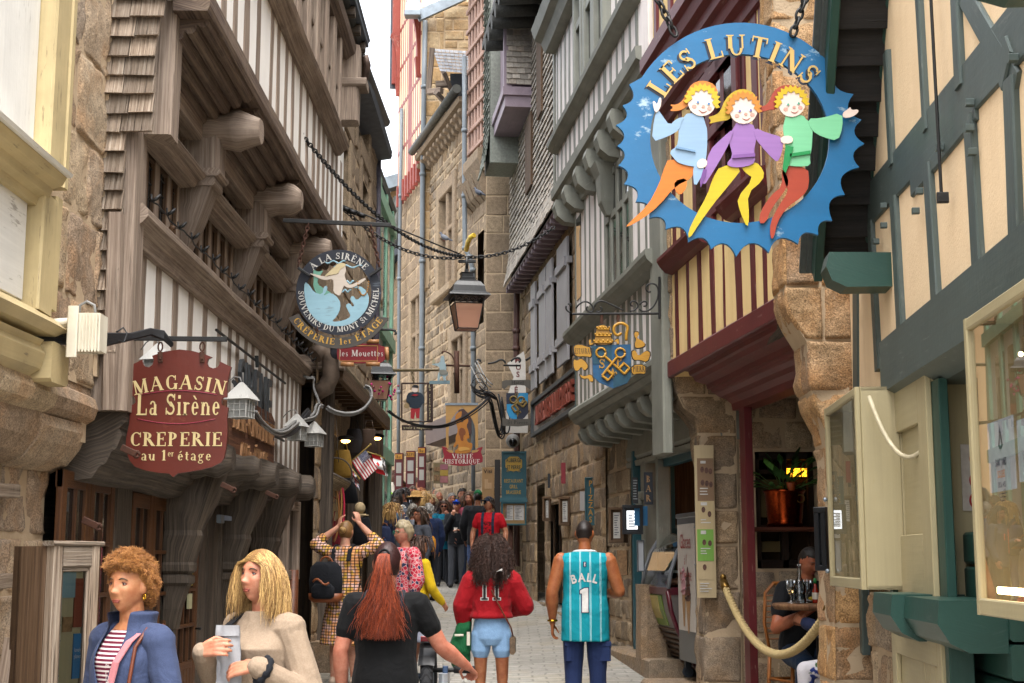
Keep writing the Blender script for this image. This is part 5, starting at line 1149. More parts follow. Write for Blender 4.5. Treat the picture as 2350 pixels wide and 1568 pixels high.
mb=MB();mb.tube([N_.L(b1-.1,.3,11.45),N_.L(b2+.05,.3,11.45)],.1,10);N_.part('gutter',mb,M_cop)
mb=MB();N_.extr(mb,[(.2,11.42),(-4,14.2),(-4,14.0),(.1,11.34)],b1,b2);N_.part('roof',mb,M_slate)
Gb=thing('stone_gable','ochre rubble gable wall with slate roof edge behind the dormer','wall',(0,33.2,0))
PG=Plane((0,0,0),(1,0,0),(0,-1,0));xl=at(972,100,33.9).x;mb=MB()
xg=at(1040,100,33.9).x
blocks(PG,mb,xl,xl+.55,9,at(0,50,33.9).z,0,(.35,.5),(.5,.6),.01,.014,.006,cell=.25);blocks(PG,mb,xl+.55,1.0,9,at(0,28,33.9).z,-.01,(.18,.32),(.3,.7),.02,.03,.01,cell=.16)
mb.box(xl,1.5,.02,3,8,at(0,40,33.9).z,mi=1);obj('masonry',mb,[stone('ochre rubble',['#8f7a5c','#a58d6c','#ad9a7c','#987d58','#a08f78'],lichen='#a57f50',speck=.4),M_mort],Gb)
mb=MB();za,zb2_=at(960,60,33.5).z,at(1052,10,33.5).z;mb.beam((xl-.1,-.3,za),(at(1070,0,33.5).x,-.3,zb2_),.26,.1,(0,1,0));mb.beam((at(934,50,33.5).x,-.4,za+.02),(xl,-.4,za+.02),.12,.3,(0,1,0));obj('roof_flashing',mb,M_zinc,Gb)
mb=MB();mb.quad((at(934,30,34).x,-.1,za+.1),(xl+.1,-.1,za+.1),(1.2,4,za+4),(at(934,30,34).x,4,za+4));obj('slate_roof',mb,plain('pale slate roof','#8d949c',.5,nz=.3,sc=15),Gb)
DM=thing('dormer','small timber dormer with pale slate roof and dark slate cheek','dormer',(0,31.6,0))
def a3(px,py,dy=0):p=at(px,py,31.6+dy);return(p.x,dy,p.z)
mb=MB();p0,p1,p2,p3=a3(992,112,0),a3(1080,118,0),a3(1080,170,-.7),a3(1010,164,-.7)
for r in range(7):
 f0,f1=r/7,(r+1)/7
 A=Vector(p3).lerp(Vector(p0),f0);B=Vector(p2).lerp(Vector(p1),f0);C2=Vector(p2).lerp(Vector(p1),f1);D2=Vector(p3).lerp(Vector(p0),f1)
 for k in range(9):
  g0,g1=k/9+.004,(k+1)/9-.004
  q_=[A.lerp(B,g0)-Vector((0,.03,0)),A.lerp(B,g1)-Vector((0,.03,0)),D2 .lerp(C2,g1),D2 .lerp(C2,g0)];mb.quad(*q_)
obj('roof',mb,isl_tone('pale slates',['#a9afb8','#b9bec6','#9aa1ab']),DM)
mb=MB()
for a,b,w in(((992,112,-.1),(983,212,-.1),.12),((983,212,-.1),(1014,208,-.3),.12),((1000,195,-.2),(1032,192,-.2),.14),((1035,215,0),(1034,262,0),.2),((1000,212,-.4),(1024,238,-.1),.1),((1024,238,-.1),(1030,262,0),.1),((1018,165,-.5),(1034,205,-.1),.1)):
 mb.beam(a3(*a),a3(*b),w,.14,(0,1,0))
obj('timber_frame',mb,M_old,DM)
mb=MB();mb.quad(a3(1033,170,.1),a3(1082,170,.1),a3(1082,245,.1),a3(1033,245,.1));mb.box(a3(1033,100,0)[0],a3(1090,100,0)[0],.12,1.5,a3(0,260,0)[2],a3(0,165,0)[2]);obj('slate_cheek',mb,plain('dark slate cheek','#3f444c',.5,nz=.3,sc=20),DM)
V_=Fac('timber_house','tall slim house with brick red timbers and red brackets under deep eaves','house',6.945,0,-.27,1)
r1,r2=b2+.05,V_.u(914)
zb=V_.z(930,430);zt=15.6
mb=MB();V_.box(mb,r1,r2,-4,.1,zb,19);V_.part('plaster_wall',mb,plaster('pale cream plaster','#e3cfb0','#c9a988',.3))
for i in range(11):
 u=r1+.08+i*(r2-r1-.16)/10;big=i in(4,5)
 mb=MB();V_.beam(mb,(u,zb),(u,19),.26 if big else.1,.06,.076);V_.part('stud',mb,M_red5)
for z in(zb+.05,zb+1.0,zb+2.2,zb+3.3,zb+4.4):
 mb=MB();V_.beam(mb,(r1,z),(r2,z),.1,.06,.08);V_.part('rail',mb,M_red5)
for i in range(8):
 mb=MB();u=r1+.2+i*(r2-r1-.4)/7;V_.beam(mb,(u,zb+.1),(u,zb-.45),.1,.12,.1);V_.part('pendant',mb,M_red5)
for i,u in enumerate((r1+.15,r2-.1)):
 mb=MB();zz=V_.z(975 if i==0 else 920,130 if i==0 else 190)
 for k in range(8):
  a0,a1_=k/8,(k+1)/8
  f=lambda t:(.24*(1-math.cos(t*pi/2)),zz+1.2*math.sin(t*pi/2))
  mb.beam(V_.L(u,.1+f(a0)[0],f(a0)[1]),V_.L(u,.1+f(a1_)[0],f(a1_)[1]),.16,.12,(1,0,0))
 mb.beam(V_.L(u,.15,zz),V_.L(u,.15,zz-.5),.16,.16,(1,0,0),taper=.5);V_.part('bracket',mb,M_red5)
mb=MB();ze=V_.z(900,175,.4);V_.box(mb,r1+3.2,r2+.1,.1,.26,ze+.2,ze+.3);V_.box(mb,r2-.1,r2,.05,.3,ze,20);V_.part('eaves',mb,M_red5)
mb=MB();V_.box(mb,r2+.02,r2+.08,.0,.34,ze-.1,20);V_.part('roof_edge',mb,M_slate)
h5=[(V_.u(962),V_.u(938),V_.z(950,640),V_.z(950,500))]
mb=MB();blocks(V_,mb,r1,r2,1,zb,-.02,(.28,.42),(.3,.6),.02,.02,.01,holes=[(V_.u(962),V_.u(938),5.6,8.2)],cell=.2);V_.box(mb,r1,r2,-5,-.5,.5,zb,mi=1);V_.part('lower_wall',mb,[M_ash,M_mort])
mull(V_,V_.u(960),V_.u(940),5.7,8.0)
mb=MB();U_=Fac('stone_house','narrow brown stone house front beyond the brick red timbered house','house',6.945,0,-.27,1)
blocks(U_,mb,r2+.02,44,1,9.5,-.05,(.3,.45),(.35,.7),.02,.02,.01,cell=.3);U_.box(mb,r2+.02,44,-5,-.4,1,9.6,mi=1);U_.part('wall',mb,[M_ash,M_mort])
mb=MB();U_.extr(mb,[(.4,9.5),(-4,12.5),(-4,12.3),(.3,9.4)],r2,44);U_.part('roof',mb,M_slate)
def pipe(label,pts,r,m):
 mb=MB();mb.tube([at(*p)for p in pts],r,10)
 for p in pts[1:-1:1]:q=at(*p);mb.lathe([(r*1.3,-.04),(r*1.3,.04)],Matrix.Translation(q),10)
 tag(obj('downpipe',mb,m),label,'downpipe')
def xo(F,px,n):return F.W(F.u(px,n),n,0).y
y1=xo(N_,1070,.1);y2=xo(N_,968,.1);y3=xo(V_,917,.12)
pipe('pale grey downpipe left of the timber lattice with a bend above the street lantern',[(1066,130,y1),(1066,300,y1),(1066,450,y1),(1067,570,y1),(1078,590,y1-.1),(1085,620,y1-.1),(1086,800,y1-.1),(1088,1300,y1-.1)],.05,M_pipe)
pipe('pale grey downpipe between the cornice house and the brick red house',[(976,48,y2),(973,200,y2),(970,400,y2),(969,600,y2),(968,800,y2),(967,1120,y2)],.06,M_pipe)
pipe('slim grey downpipe at the far edge of the brick red house',[(922,250,y3),(919,450,y3),(916,640,y3),(915,900,y3),(914,1050,y3)],.045,M_pipe)
pipe('brown painted downpipe beside the granite quoins',[(1193,585,27.2),(1187,600,27.2),(1185,760,27.2),(1185,800,27.2),(1186,990,27.2),(1186,1300,27)],.06,M_bpipe)
# hanging signs
def sgn(name,label,Y,px,py,cat='sign',group=None):
 p=at(px,py,Y);t=thing(name,label,cat,p,group=group)
 def S(pts):return[((lambda q:(q.x-p.x,q.z-p.z))(at(a,b,Y)))for a,b in pts]
 return t,S,(lambda d:d*Y/FPX),p
def oval(S,cx,cy,rx,ry,n=20,a0=0,a1=360):
 return S([(cx+rx*math.cos(rad(a0+(a1-a0)*i/n)),cy-ry*math.sin(rad(a0+(a1-a0)*i/n)))for i in range(n+(0 if abs(a1-a0)>=360 else 1))])
def smooth(pts,it=2,closed=True):
 for _ in range(it):
  o=[]
  n=len(pts)
  for i in range(n if closed else n-1):
   a,b=pts[i],pts[(i+1)%n];o+=[(a[0]*.75+b[0]*.25,a[1]*.75+b[1]*.25),(a[0]*.25+b[0]*.75,a[1]*.25+b[1]*.75)]
  pts=o
 return pts
def flat(t,name,outline,m,y0,th=.004,holes=()):
 mb=MB();mb.prism(outline,th,y0=y0,holes=holes);return obj(name,mb,m,t)
Mblue=paint('sign blue','#1273ab','#a9c4d2',1.0,rough=.4,tone=.1,grain=8)
Mgold=paint('sign straw letters','#e2bd6e','#c99f50',.6,tone=.1)
Mnavy=plain('navy letter shadow','#152238',.5)
Mskin_p=plain('painted pale skin','#ecd8cc',.5,nz=.06)
def pnt(c):return paint('sign '+c,c,None,0,.45,tone=.06,bump=.05)
t,S,U,P=sgn('hanging_sign','large blue scalloped ring sign with three dancing painted children lettered LES LUTINS',7.8,1700,318)
tips=[(1444,194),(1429,242),(1414,287),(1417,335),(1419,380),(1432,423),(1459,463),(1490,500),(1528,526),(1580,556),(1632,572),(1690,589),(1765,580),(1832,560),(1878,540),(1910,507),(1939,447),(1972,384),(1984,330),(1977,275),(1959,216),(1921,153)]
outer=[]
for a,b in zip(tips,tips[1:]):
 m=((a[0]+b[0])/2,(a[1]+b[1])/2);d=Vector((1700-m[0],318-m[1]));d.normalize();dl=math.hypot(a[0]-b[0],a[1]-b[1])*.42
 c=(m[0]+d.x*dl*1.7,m[1]+d.y*dl*1.7)
 for i in range(7):
  f=i/7;outer.append(((1-f)**2*a[0]+2*f*(1-f)*c[0]+f*f*b[0],(1-f)**2*a[1]+2*f*(1-f)*c[1]+f*f*b[1]))
outer.append(tips[-1])
top=[(1700+268*math.cos(rad(a)),320-268*math.sin(rad(a)))for a in range(38,153,5)]
hole=[(1698+206*math.cos(rad(a)),318-194*math.sin(rad(a)))for a in range(0,360,6)]
flat(t,'ring',S(outer+top),Mblue,.0,.03,[S(hole)])
mb=MB();mz=Matrix();text(mb,'LES LUTINS',U(52),mz,'serif',arc=(U(204),95,1),depth=.003,y0=-.006,track=.1,sx=.98);obj('lettering',mb,Mgold,t)
mb=MB();text(mb,'LES LUTINS',U(52),Matrix.Translation((-U(5),0,-U(5))),'serif',arc=(U(204),95,1),depth=.002,track=.1,sx=.98);obj('letter_shadow',mb,Mnavy,t)
def elf(cx,cy,r,cap,capc,hairc,tunic,tunc,legs,legc,hands,extra,eye,tilt):
 for l in legs:flat(t,'trousers',S(smooth(l,1)),pnt(legc),-.022,.006)
 for k,l in enumerate(tunic):flat(t,'tunic',S(smooth(l,1)),pnt(tunc),-.03-.003*k,.006)
 for h in hands:flat(t,'hand',S(smooth(h,1)),Mskin_p,-.04,.01)
 for l,c,nm in extra:flat(t,nm,S(l),pnt(c),-.0405,.008)
 flat(t,'cap',S(smooth(cap,1)),pnt(capc),-.026,.01)
 hp=[]
 for i in range(27):
  a=195-i*8.2+tilt;rr=r*(1.34 if i%2 else 1.12);hp.append((cx+rr*math.cos(rad(a)),cy-rr*math.sin(rad(a))))
 for i in range(15):a=-10+i*14+tilt;rr=r*(.72 if i%2 else.9);hp.append((cx+rr*math.cos(rad(a)),cy-rr*math.sin(rad(a))))
 flat(t,'face',oval(S,cx,cy,r,r*1.03),Mskin_p,-.036,.01)
 flat(t,'hair',S(hp),pnt(hairc),-.041,.008)
 fm=MB();em=MB();mm=MB();ck=MB();ct,st=math.cos(rad(tilt)),math.sin(rad(tilt))
 def fp(x,y):return(cx+r*(x*ct+y*st),cy+r*(-x*st+y*ct))
 for sx in(-.3,.48):
  c=fp(sx,.1);em.prism(oval(S,c[0],c[1],r*.13,r*.1,10),.003,y0=-.039);c2=fp(sx+.02,.1);fm.prism(oval(S,c2[0],c2[1],r*.08,r*.09,10),.003,y0=-.0415)
 for sx in(-.5,.6):c=fp(sx,.42);ck.prism(oval(S,c[0],c[1],r*.17,r*.14,10),.002,y0=-.038)
 c=fp(.14,.34);ck.prism(oval(S,c[0],c[1],r*.12,r*.1,10),.003,y0=-.0395)
 arc_=[fp(-.15+.6*i/8,.6+.14*math.sin(pi*i/8))for i in range(9)]+[fp(.45-.6*i/8,.6+.2*math.sin(pi*(8-i)/8))for i in range(1,8)]
 mm.prism(S(arc_),.003,y0=-.039)
 obj('eye_white',em,pnt('#f2f2f0'),t);obj('iris',fm,pnt(eye),t);obj('cheek',ck,pnt('#e6b0a0'),t);obj('mouth',mm,pnt('#b04a3c'),t)
elf(1609,238,32,[(1646,226),(1644,205),(1630,192),(1606,188),(1586,196),(1575,214),(1566,234),(1552,244),(1535,243),(1545,250),(1534,258),(1556,258),(1574,250),(1582,240),(1600,225),(1630,215)],'#e0872a','#e8c21c',[[(1578,262),(1612,270),(1616,284),(1622,302),(1621,350),(1616,386),(1588,386),(1556,378),(1546,368),(1534,352),(1552,340),(1556,320),(1556,290),(1568,272)],[(1570,272),(1552,276),(1535,292),(1520,272),(1508,254),(1500,276),(1494,330),(1530,318),(1557,303),(1562,285)],[(1592,380),(1616,362),(1612,402),(1592,436),(1588,400)]],'#9dc0e0',[[(1534,364),(1592,382),(1590,410),(1548,430),(1512,474),(1476,503),(1436,525),(1440,516),(1486,474),(1512,424),(1522,392)],[(1546,418),(1574,410),(1576,432),(1560,452),(1548,440)]],'#e8821e',[[(1502,266),(1496,240),(1500,236),(1506,246),(1512,228),(1517,232),(1514,254)],[(1598,376),(1608,368),(1621,372),(1620,386),(1604,392),(1597,386)]],[([(1550,340),(1594,350),(1594,354),(1549,345)],'#7fa8cf','belt')],'#5c8ec8',-8)
elf(1704,256,32,[(1735,226),(1722,212),(1700,207),(1680,214),(1662,232),(1652,258),(1640,268),(1622,272),(1632,280),(1624,288),(1646,282),(1674,278),(1676,262),(1690,240),(1715,230)],'#d2b11e','#d98e2c',[[(1690,282),(1726,288),(1730,300),(1736,308),(1732,330),(1728,352),(1732,376),(1712,386),(1680,388),(1664,380),(1680,362),(1674,338),(1668,318),(1680,300)],[(1728,296),(1760,310),(1792,318),(1796,336),(1786,372),(1776,374),(1740,334),(1730,318)],[(1682,298),(1652,324),(1626,350),(1616,392),(1610,436),(1636,396),(1664,348),(1676,322)]],'#a678c0',[[(1652,382),(1706,384),(1668,432),(1636,470),(1602,518),(1580,552),(1578,534),(1596,496),(1622,450),(1634,412)],[(1698,382),(1732,372),(1752,394),(1750,416),(1714,446),(1718,498),(1714,528),(1696,486),(1690,456),(1728,412),(1708,398)]],'#e2c81a',[[(1788,318),(1812,316),(1818,326),(1812,334),(1790,334)]],[([(1680,360),(1730,356),(1730,364),(1678,368)],'#8d5caa','belt'),([(1612,392),(1620,394),(1618,410),(1606,434),(1604,420)],'#7d4c9a','cuff')],'#8a78c0',4)
elf(1814,241,31,[(1838,206),(1815,198),(1790,200),(1772,214),(1764,236),(1752,248),(1736,244),(1744,254),(1736,264),(1760,256),(1782,254),(1788,236),(1806,216)],'#b0432c','#e0bd14',[[(1802,264),(1842,268),(1848,280),(1864,284),(1862,312),(1860,348),(1856,362),(1858,384),(1830,386),(1794,382),(1800,362),(1800,330),(1794,300),(1798,282)],[(1850,276),(1880,276),(1930,262),(1931,296),(1920,328),(1884,318),(1860,304)]],'#86dca8',[[(1790,384),(1852,384),(1856,428),(1842,452),(1804,478),(1782,512),(1774,550),(1766,548),(1766,512),(1786,474),(1808,442),(1800,424)],[(1792,388),(1808,412),(1806,432),(1768,482),(1756,514),(1740,515),(1744,486),(1768,450),(1794,430)]],'#b8452a',[[(1930,264),(1942,256),(1948,250),(1950,258),(1966,256),(1966,264),(1950,274),(1932,276)]],[([(1810,357),(1857,350),(1856,358),(1810,365)],'#0f9a52','belt'),([(1800,338),(1818,342),(1810,376),(1800,402),(1793,392)],'#0f9a52','belt_end')],'#58b090',6)
hk=thing('sign_chain','two dark iron chains carrying the large blue ring sign','chain',at(1700,0,7.8))
for a,b in(((1497,-30),(1556,95)),((1870,-70),(1815,92))):
 mb=MB();chain(mb,[at(*a,7.8),at(*b,7.78)],.075,.0085);o=obj('chain',mb,M_black,hk,M=Matrix.Translation(-hk.location))
t,S,U,P=sgn('hanging_sign','round navy sign with a cut-out mermaid in pale blue waves',12.2,777,671)
circ=lambda r,cx=777,cy=671,n=48:[(cx+r*math.cos(2*pi*i/n),cy-r*math.sin(2*pi*i/n))for i in range(n)]
Mnv=paint('navy sign paint','#161c2c','#6f7a86',.5,tone=.15);Msea=paint('pale sea blue paint','#9cc6d6','#6f7d78',.6,tone=.12);Mpal=paint('pale figure paint','#e0d2c2','#a08a78',.5,tone=.1)
flat(t,'ring',S(circ(98)),Mnv,0,.02,[S(circ(75))])
mb=MB();text(mb,'À LA SIRÈNE',U(15.5),Matrix(),'serif',arc=(U(79),90,1),depth=.002,track=.1);text(mb,'SOUVENIRS DU MONT St MICHEL',U(13.5),Matrix(),'serif',arc=(U(94),272,-1),depth=.002,track=.11);obj('lettering',mb,pnt('#d8d4cc'),t)
zz=lambda l:[(516+.3293*a,516+.3293*b)for a,b in l]
flat(t,'wave',S(smooth(zz([(556,395),(590,420),(620,470),(680,490),(690,430),(715,425),(712,460),(680,500),(740,470),(800,520),(808,580),(780,640),(740,680),(830,668),(880,640),(860,600),(840,560),(870,545),(890,575),(905,560),(870,520),(890,490),(920,530),(960,490),(930,440),(890,440),(940,425),(990,460),(1008,520),(990,590),(930,660),(850,705),(740,708),(640,670),(575,590),(552,480)]),1)),Msea,-.004,.012)
for yy,a,b in((300,700,840),(330,760,960),(440,820,900),(500,810,880)):
 mb=MB();mb.tube([((lambda q:(q.x-P.x,.004,q.z-P.z))(at(516+.3293*(a+(b-a)*i/10),516+.3293*(yy-40+10*math.sin(i*1.2)),12.2)))for i in range(11)],.008,5);obj('wave_line',mb,Msea,t)
flat(t,'tail',S(smooth(zz([(615,310),(650,330),(690,315),(660,360),(640,410),(700,450),(750,480),(720,520),(660,510),(615,440),(620,370)]),1)),pnt('#6fa893'),-.002,.008)
flat(t,'figure',S(smooth(zz([(795,290),(840,280),(845,330),(830,350),(860,420),(900,415),(970,370),(990,380),(900,440),(850,440),(830,420),(815,470),(800,500),(755,470),(760,420),(755,375),(690,390),(595,345),(600,338),(700,365),(770,350),(800,340)]),1)),Mpal,-.008,.01)
flat(t,'hair',S(smooth(zz([(845,272),(800,265),(760,300),(720,335),(690,365),(740,350),(790,345),(805,310),(840,292)]),1)),pnt('#d9c79a'),-.012,.006)
mb=MB()
for i in range(16):
 a=i/15*pi;q=at(516+.3293*(965+38*math.cos(pi+a)),516+.3293*(440+95*math.sin(a))-14,12.2);mb.ell((q.x-P.x,-.008,q.z-P.z),.007,nu=6,nv=4)
obj('necklace',mb,pnt('#c48a3a'),t)
t2,S,U2,P2=sgn('hanging_sign','curved brown banner lettered CRÊPERIE 1er ÉTAGE below the mermaid ring',12.2,777,671)
band=[(777+r*math.cos(rad(a)),671-r*math.sin(rad(a)))for r,rng in((104,range(208,334,6)),(129,range(333,206,-6)))for a in rng]
mb=MB();mb.prism(S(band),.02);obj('banner',mb,paint('grey brown banner','#4a443d','#6d4a30',.8,tone=.3),t2)
mb=MB();text(mb,'CRÊPERIE 1er ÉTAGE',U2(15),Matrix(),'serif',arc=(U2(124),270,-1),depth=.002,track=.17,sx=1.1);obj('lettering',mb,pnt('#d9a63c'),t2)
mb=MB()
for px in(728,828):chain(mb,[at(px,752,12.2),at(px,774,12.2)],.03,.005)
obj('hook',mb,M_rust,t2,M=Matrix.Translation(-P2))
bk=thing('sign_bracket','straight iron bar and chains holding the round mermaid sign','bracket',at(775,512,12.2))
mb=MB();mb.beam(at(650,506,12.2),at(897,517,12.2),.035,.03,(0,1,0),c=.003);obj('bar',mb,M_black,bk,M=Matrix.Translation(-bk.location))
for a,b,m in(((708,512),(684,612),M_rust),((850,516),(873,622),M_rust)):
 mb=MB();chain(mb,[at(*a,12.2),at(*b,12.19)],.05,.007);obj('chain',mb,m,bk,M=Matrix.Translation(-bk.location))
for px,py,r_ in((698,625,-35),(862,625,35)):
 mb=MB();mb.box(-.06,.06,-.03,-.0,-.012,.012);obj('clamp',mb,M_black,bk,M=Matrix.Translation(at(px,py,12.18)-bk.location)@Matrix.Rotation(rad(-r_),4,'Y'))
mb=MB();chain(mb,[at(688,303,12.9),at(1065,588,17.5)],.075,.007,sag=.28)
tag(obj('stay_chain',mb,M_black),'long thin chain sloping from the timber house to the street lantern','chain')
t,S,U,P=sgn('hanging_sign','oxblood brown shield sign lettered MAGASIN La Sirène CREPERIE',8.6,410,945)
z5=lambda l:[(.3293*a,516.3+.3293*b)for a,b in l];z1=lambda l:[(.3293*a,1051.6+.3293*b)for a,b in l]
ol=z5([(910,975),(955,958),(990,938),(996,970),(1012,988),(1040,992),(1062,975),(1072,945),(1060,912),(1150,882),(1250,868),(1340,878),(1430,902),(1478,922),(1450,935),(1443,965),(1455,988),(1485,1000),(1515,992),(1530,970),(1530,950),(1612,990),(1592,1060),(1582,1130),(1582,1200),(1555,1205),(1541,1225),(1545,1255),(1590,1272),(1582,1350),(1584,1450),(1575,1560)])+z1([(1560,0),(1540,30),(1480,60),(1400,82),(1300,98),(1240,106),(1206,132),(1178,108),(1100,102),(1010,85),(940,60),(905,20)])+z5([(872,1560),(880,1480),(900,1380),(903,1310),(892,1256),(930,1252),(946,1235),(940,1205),(922,1190),(925,1090)])
Mox=paint('oxblood sign','#6a2a1e','#94553f',.35,tone=.15,rough=.35,grain=6)
flat(t,'board',S(ol),Mox,0,.025)
mb=MB();text(mb,'MAGASIN',U(33),Matrix.Translation((0,0,-U(320))),'serif',arc=(U(372),90,1),depth=.003,track=.12,sx=.95)
def ln(s,px,py,h,**k):q=S([(px,py)])[0];text(mb,s,U(h),Matrix.Translation((q[0],0,q[1])),'serif',depth=.003,**k)
ln('La Sirène',409,953,50,sx=.72,track=.06);ln('CREPERIE',404,1024,32,track=.1,sx=1.0);ln('au 1  étage',404,1057,24,sx=1.05,track=.1);ln('er',392,1048,16,sx=.9)
obj('lettering',mb,pnt('#e6cf95'),t)
mb=MB()
for y0,bow,a,b in((906,-9,322,498),(962,11,316,494)):
 mb.tube([(lambda q:(q[0],-.002,q[1]))(S([(a+(b-a)*i/14,y0+bow*math.sin(pi*i/14))])[0])for i in range(15)],.003,5)
obj('rule',mb,pnt('#a03048'),t)
for px in(368,464):
 mb=MB();a=S([(px,808)])[0];b=S([(px+1,832)])[0];mb.beam((a[0],-.008,a[1]),(b[0],-.008,b[1]),.03,.012,(0,1,0));mb.ell((b[0],-.016,b[1]+.02),.007,nu=8,nv=5)
 q=S([(px,796)])[0];mb.tube([(q[0]+.014*math.sin(a),.0,q[1]+.028*math.cos(a))for a in[k*pi/5 for k in range(11)]],.005,6);obj('hanger',mb,M_rust,t)
mb=MB();mb.beam(at(260,776,8.6),at(521,779,8.6),.028,.028,(0,1,0),c=.002);mb.box(-2.37-.02,-2.37+.03,8.57,8.63,at(0,815,8.6).z,at(0,755,8.6).z)
tag(obj('sign_bracket',mb,M_black),'flat iron bar on the corner post carrying the brown shield sign','bracket')
WL=thing('wall_letters','big black framed letters A LA SIRÈNE on the white plaster stripes','sign',T.o,T.ang)
mb=MB();M_=Matrix.Translation(T.L(12.9,.15,2.86));text(mb,'SIRÈNE',.5,M_,'sans',depth=.03,sx=.7,track=.12);obj('lettering',mb,plain('weathered dark letters','#3b3f42',.5,nz=.4),WL)
mb=MB();T.box(mb,11.2,14.7,.13,.15,2.82,2.84);T.box(mb,11.2,14.7,.13,.15,3.42,3.44);obj('rail',mb,M_black,WL)
CB=thing('carved_sign','carved brown wooden sign reading BAR-CRÊPERIE AU 1er ÉTAGE under the big wall letters','sign',T.o,T.ang)
mb=MB();ca_,cb_=T.u(522,.17),T.u(628,.17);zc=T.z(575,1000,.17)
Mcv=wood('carved brown sign','#3a2013','#5a3622','#70492f',grain=30)
mb.prism([(ca_,zc-.3),(ca_+.1,zc-.34),(ca_+.8,zc-.32),(cb_-.3,zc-.3),(cb_,zc-.2),(cb_,zc+.24),(cb_-.2,zc+.3),(ca_+.1,zc+.28),(ca_,zc+.2)],.06,Matrix.Scale(-1,4,(0,1,0)),y0=.12);obj('board',mb,Mcv,CB)
mb=MB();text(mb,'BAR-CRÊPERIE',.2,Matrix.Translation(T.L((ca_+cb_)/2,.182,zc-.01)),'serif',depth=.02,sx=1.0,track=.1);text(mb,'AU 1er ÉTAGE',.14,Matrix.Translation(T.L((ca_+cb_)/2,.182,zc-.24)),'serif',depth=.02,sx=1.0,track=.12);obj('lettering',mb,plain('carved tan letters','#9a6f48',.7),CB)
t,S,U,P=sgn('hanging_sign','small crimson sign with scroll ends in white gothic letters beyond the mermaid ring',15.9,826,811)
flat(t,'board',S([(772,797),(778,794),(785,791),(868,787),(872,793),(886,797),(888,822),(880,828),(872,834),(790,834),(782,828),(774,824)]),paint('crimson paint','#8e1420','#5a2a20',.5,tone=.15),0,.03)
mb=MB();q=S([(829,818)])[0];text(mb,'les Mouettes',U(15),Matrix.Translation((q[0],0,q[1])),'serif',depth=.004,sx=.92,track=.09);obj('lettering',mb,pnt('#e8e0da'),t)
mb=MB();f1=S([(780,794)])[0];f2=S([(866,829)])[0]
for a,b in(((f1[0],f1[1]),(f2[0],f1[1])),((f2[0],f1[1]),(f2[0],f2[1])),((f2[0],f2[1]),(f1[0],f2[1])),((f1[0],f2[1]),(f1[0],f1[1]))):mb.beam((a[0],-.003,a[1]),(b[0],-.003,b[1]),.008,.004,(0,1,0))
obj('border',mb,pnt('#c99a50'),t)
mb=MB()
for a,b in(((842,784),(870,784)),((887,797),(889,826)),((782,836),(812,837)),((840,836),(872,836))):
 p,q=S([a])[0],S([b])[0];mb.tube([(p[0],.0,p[1]),(q[0],.0,q[1])],.025,8)
obj('scroll_end',mb,pnt('#c08a5a'),t)
mb=MB();mb.tube([at(820,756,15.9),at(900,757,15.9),at(907,760,15.9),at(909,766,15.9),at(905,768,15.9)],.014,6);chain(mb,[at(855,757,15.9),at(855,783,15.9)],.05,.01);obj('bracket',mb,M_black,t,M=Matrix.Translation(-P))
Mgd=paint('gilded paint','#d29b2c','#8a5f1a',.5,tone=.15,rough=.35);Msh=plain('shield blue','#175580',.5);Msh2=plain('shield teal','#134a60',.5)
t,S,U,P=sgn('hanging_sign','gold and blue papal arms sign with tiara, crosier and crossed keys for the restaurant',13.2,1403,815)
z7=lambda l:[(1090+.3293*a,516.3+.3293*b)for a,b in l]
sh=z7([(810,842),(1085,832),(1088,1060),(1060,1105),(965,1140),(870,1100),(825,1060)])
flat(t,'shield',S(sh),Msh,0,.02)
for l in([(813,845),(952,839),(954,968),(820,970)],[(957,970),(1086,966),(1086,1058),(1058,1102),(965,1136)]):flat(t,'shield_quarter',S(z7(l)),Msh2,-.004,.003)
Mout=pnt('#1d1508')
def gold(l,y=-.012,it=1,nm='gilding'):
 o=z7(l);flat(t,nm,S(smooth(o,it)),Mgd,y,.008)
 cx=sum(p[0]for p in o)/len(o);cy=sum(p[1]for p in o)/len(o)
 flat(t,'outline',S(smooth([(cx+(a-cx)*1.07+(1.2 if a>cx else-1.2),cy+(b-cy)*1.07+(1.2 if b>cy else-1.2))for a,b in o],it)),Mout,y+.0085,.004)
gold([(832,828),(840,770),(850,720),(870,700),(905,700),(930,725),(945,770),(958,828),(900,838)],nm='tiara')
for yy,w in((822,64),(775,54),(730,42)):
 mb=MB();a,b=S(z7([(893-w,yy),(893+w,yy)]));mb.beam((a[0],-.02,a[1]),(b[0],-.02,b[1]),.014,.014,(0,1,0))
 for k in range(5):mb.ell((a[0]+(b[0]-a[0])*k/4,-.02,a[1]+.016),.011,nu=8,nv=5)
 obj('crown_band',mb,Mgd,t)
cr=z7([(1055,832),(1052,770),(1068,715),(1040,690),(1005,685),(970,705),(965,745),(985,772),(1012,765),(1018,745)]);mb=MB();mb.tube([(q[0],-.01,q[1])for q in S(smooth(cr,2,False))],.014,8);obj('crosier',mb,Mgd,t)
gold([(690,845),(725,835),(780,850),(808,860),(812,925),(770,915),(700,918),(692,880)],nm='scroll');gold([(685,935),(715,950),(735,930),(770,955),(790,990),(760,1020),(740,985),(720,1020),(690,1010)],nm='scroll');gold([(725,1040),(760,1060),(810,1040),(828,1090),(800,1095),(790,1068),(750,1075)],nm='scroll')
gold([(1115,745),(1140,750),(1140,775),(1125,790),(1185,820),(1180,850),(1120,862),(1112,830),(1125,800),(1108,770)],nm='scroll');gold([(1090,890),(1115,870),(1140,920),(1190,875),(1225,895),(1200,960),(1150,940),(1105,945)],nm='scroll');gold([(1090,980),(1185,975),(1192,1040),(1140,1035),(1095,1045)],nm='scroll')
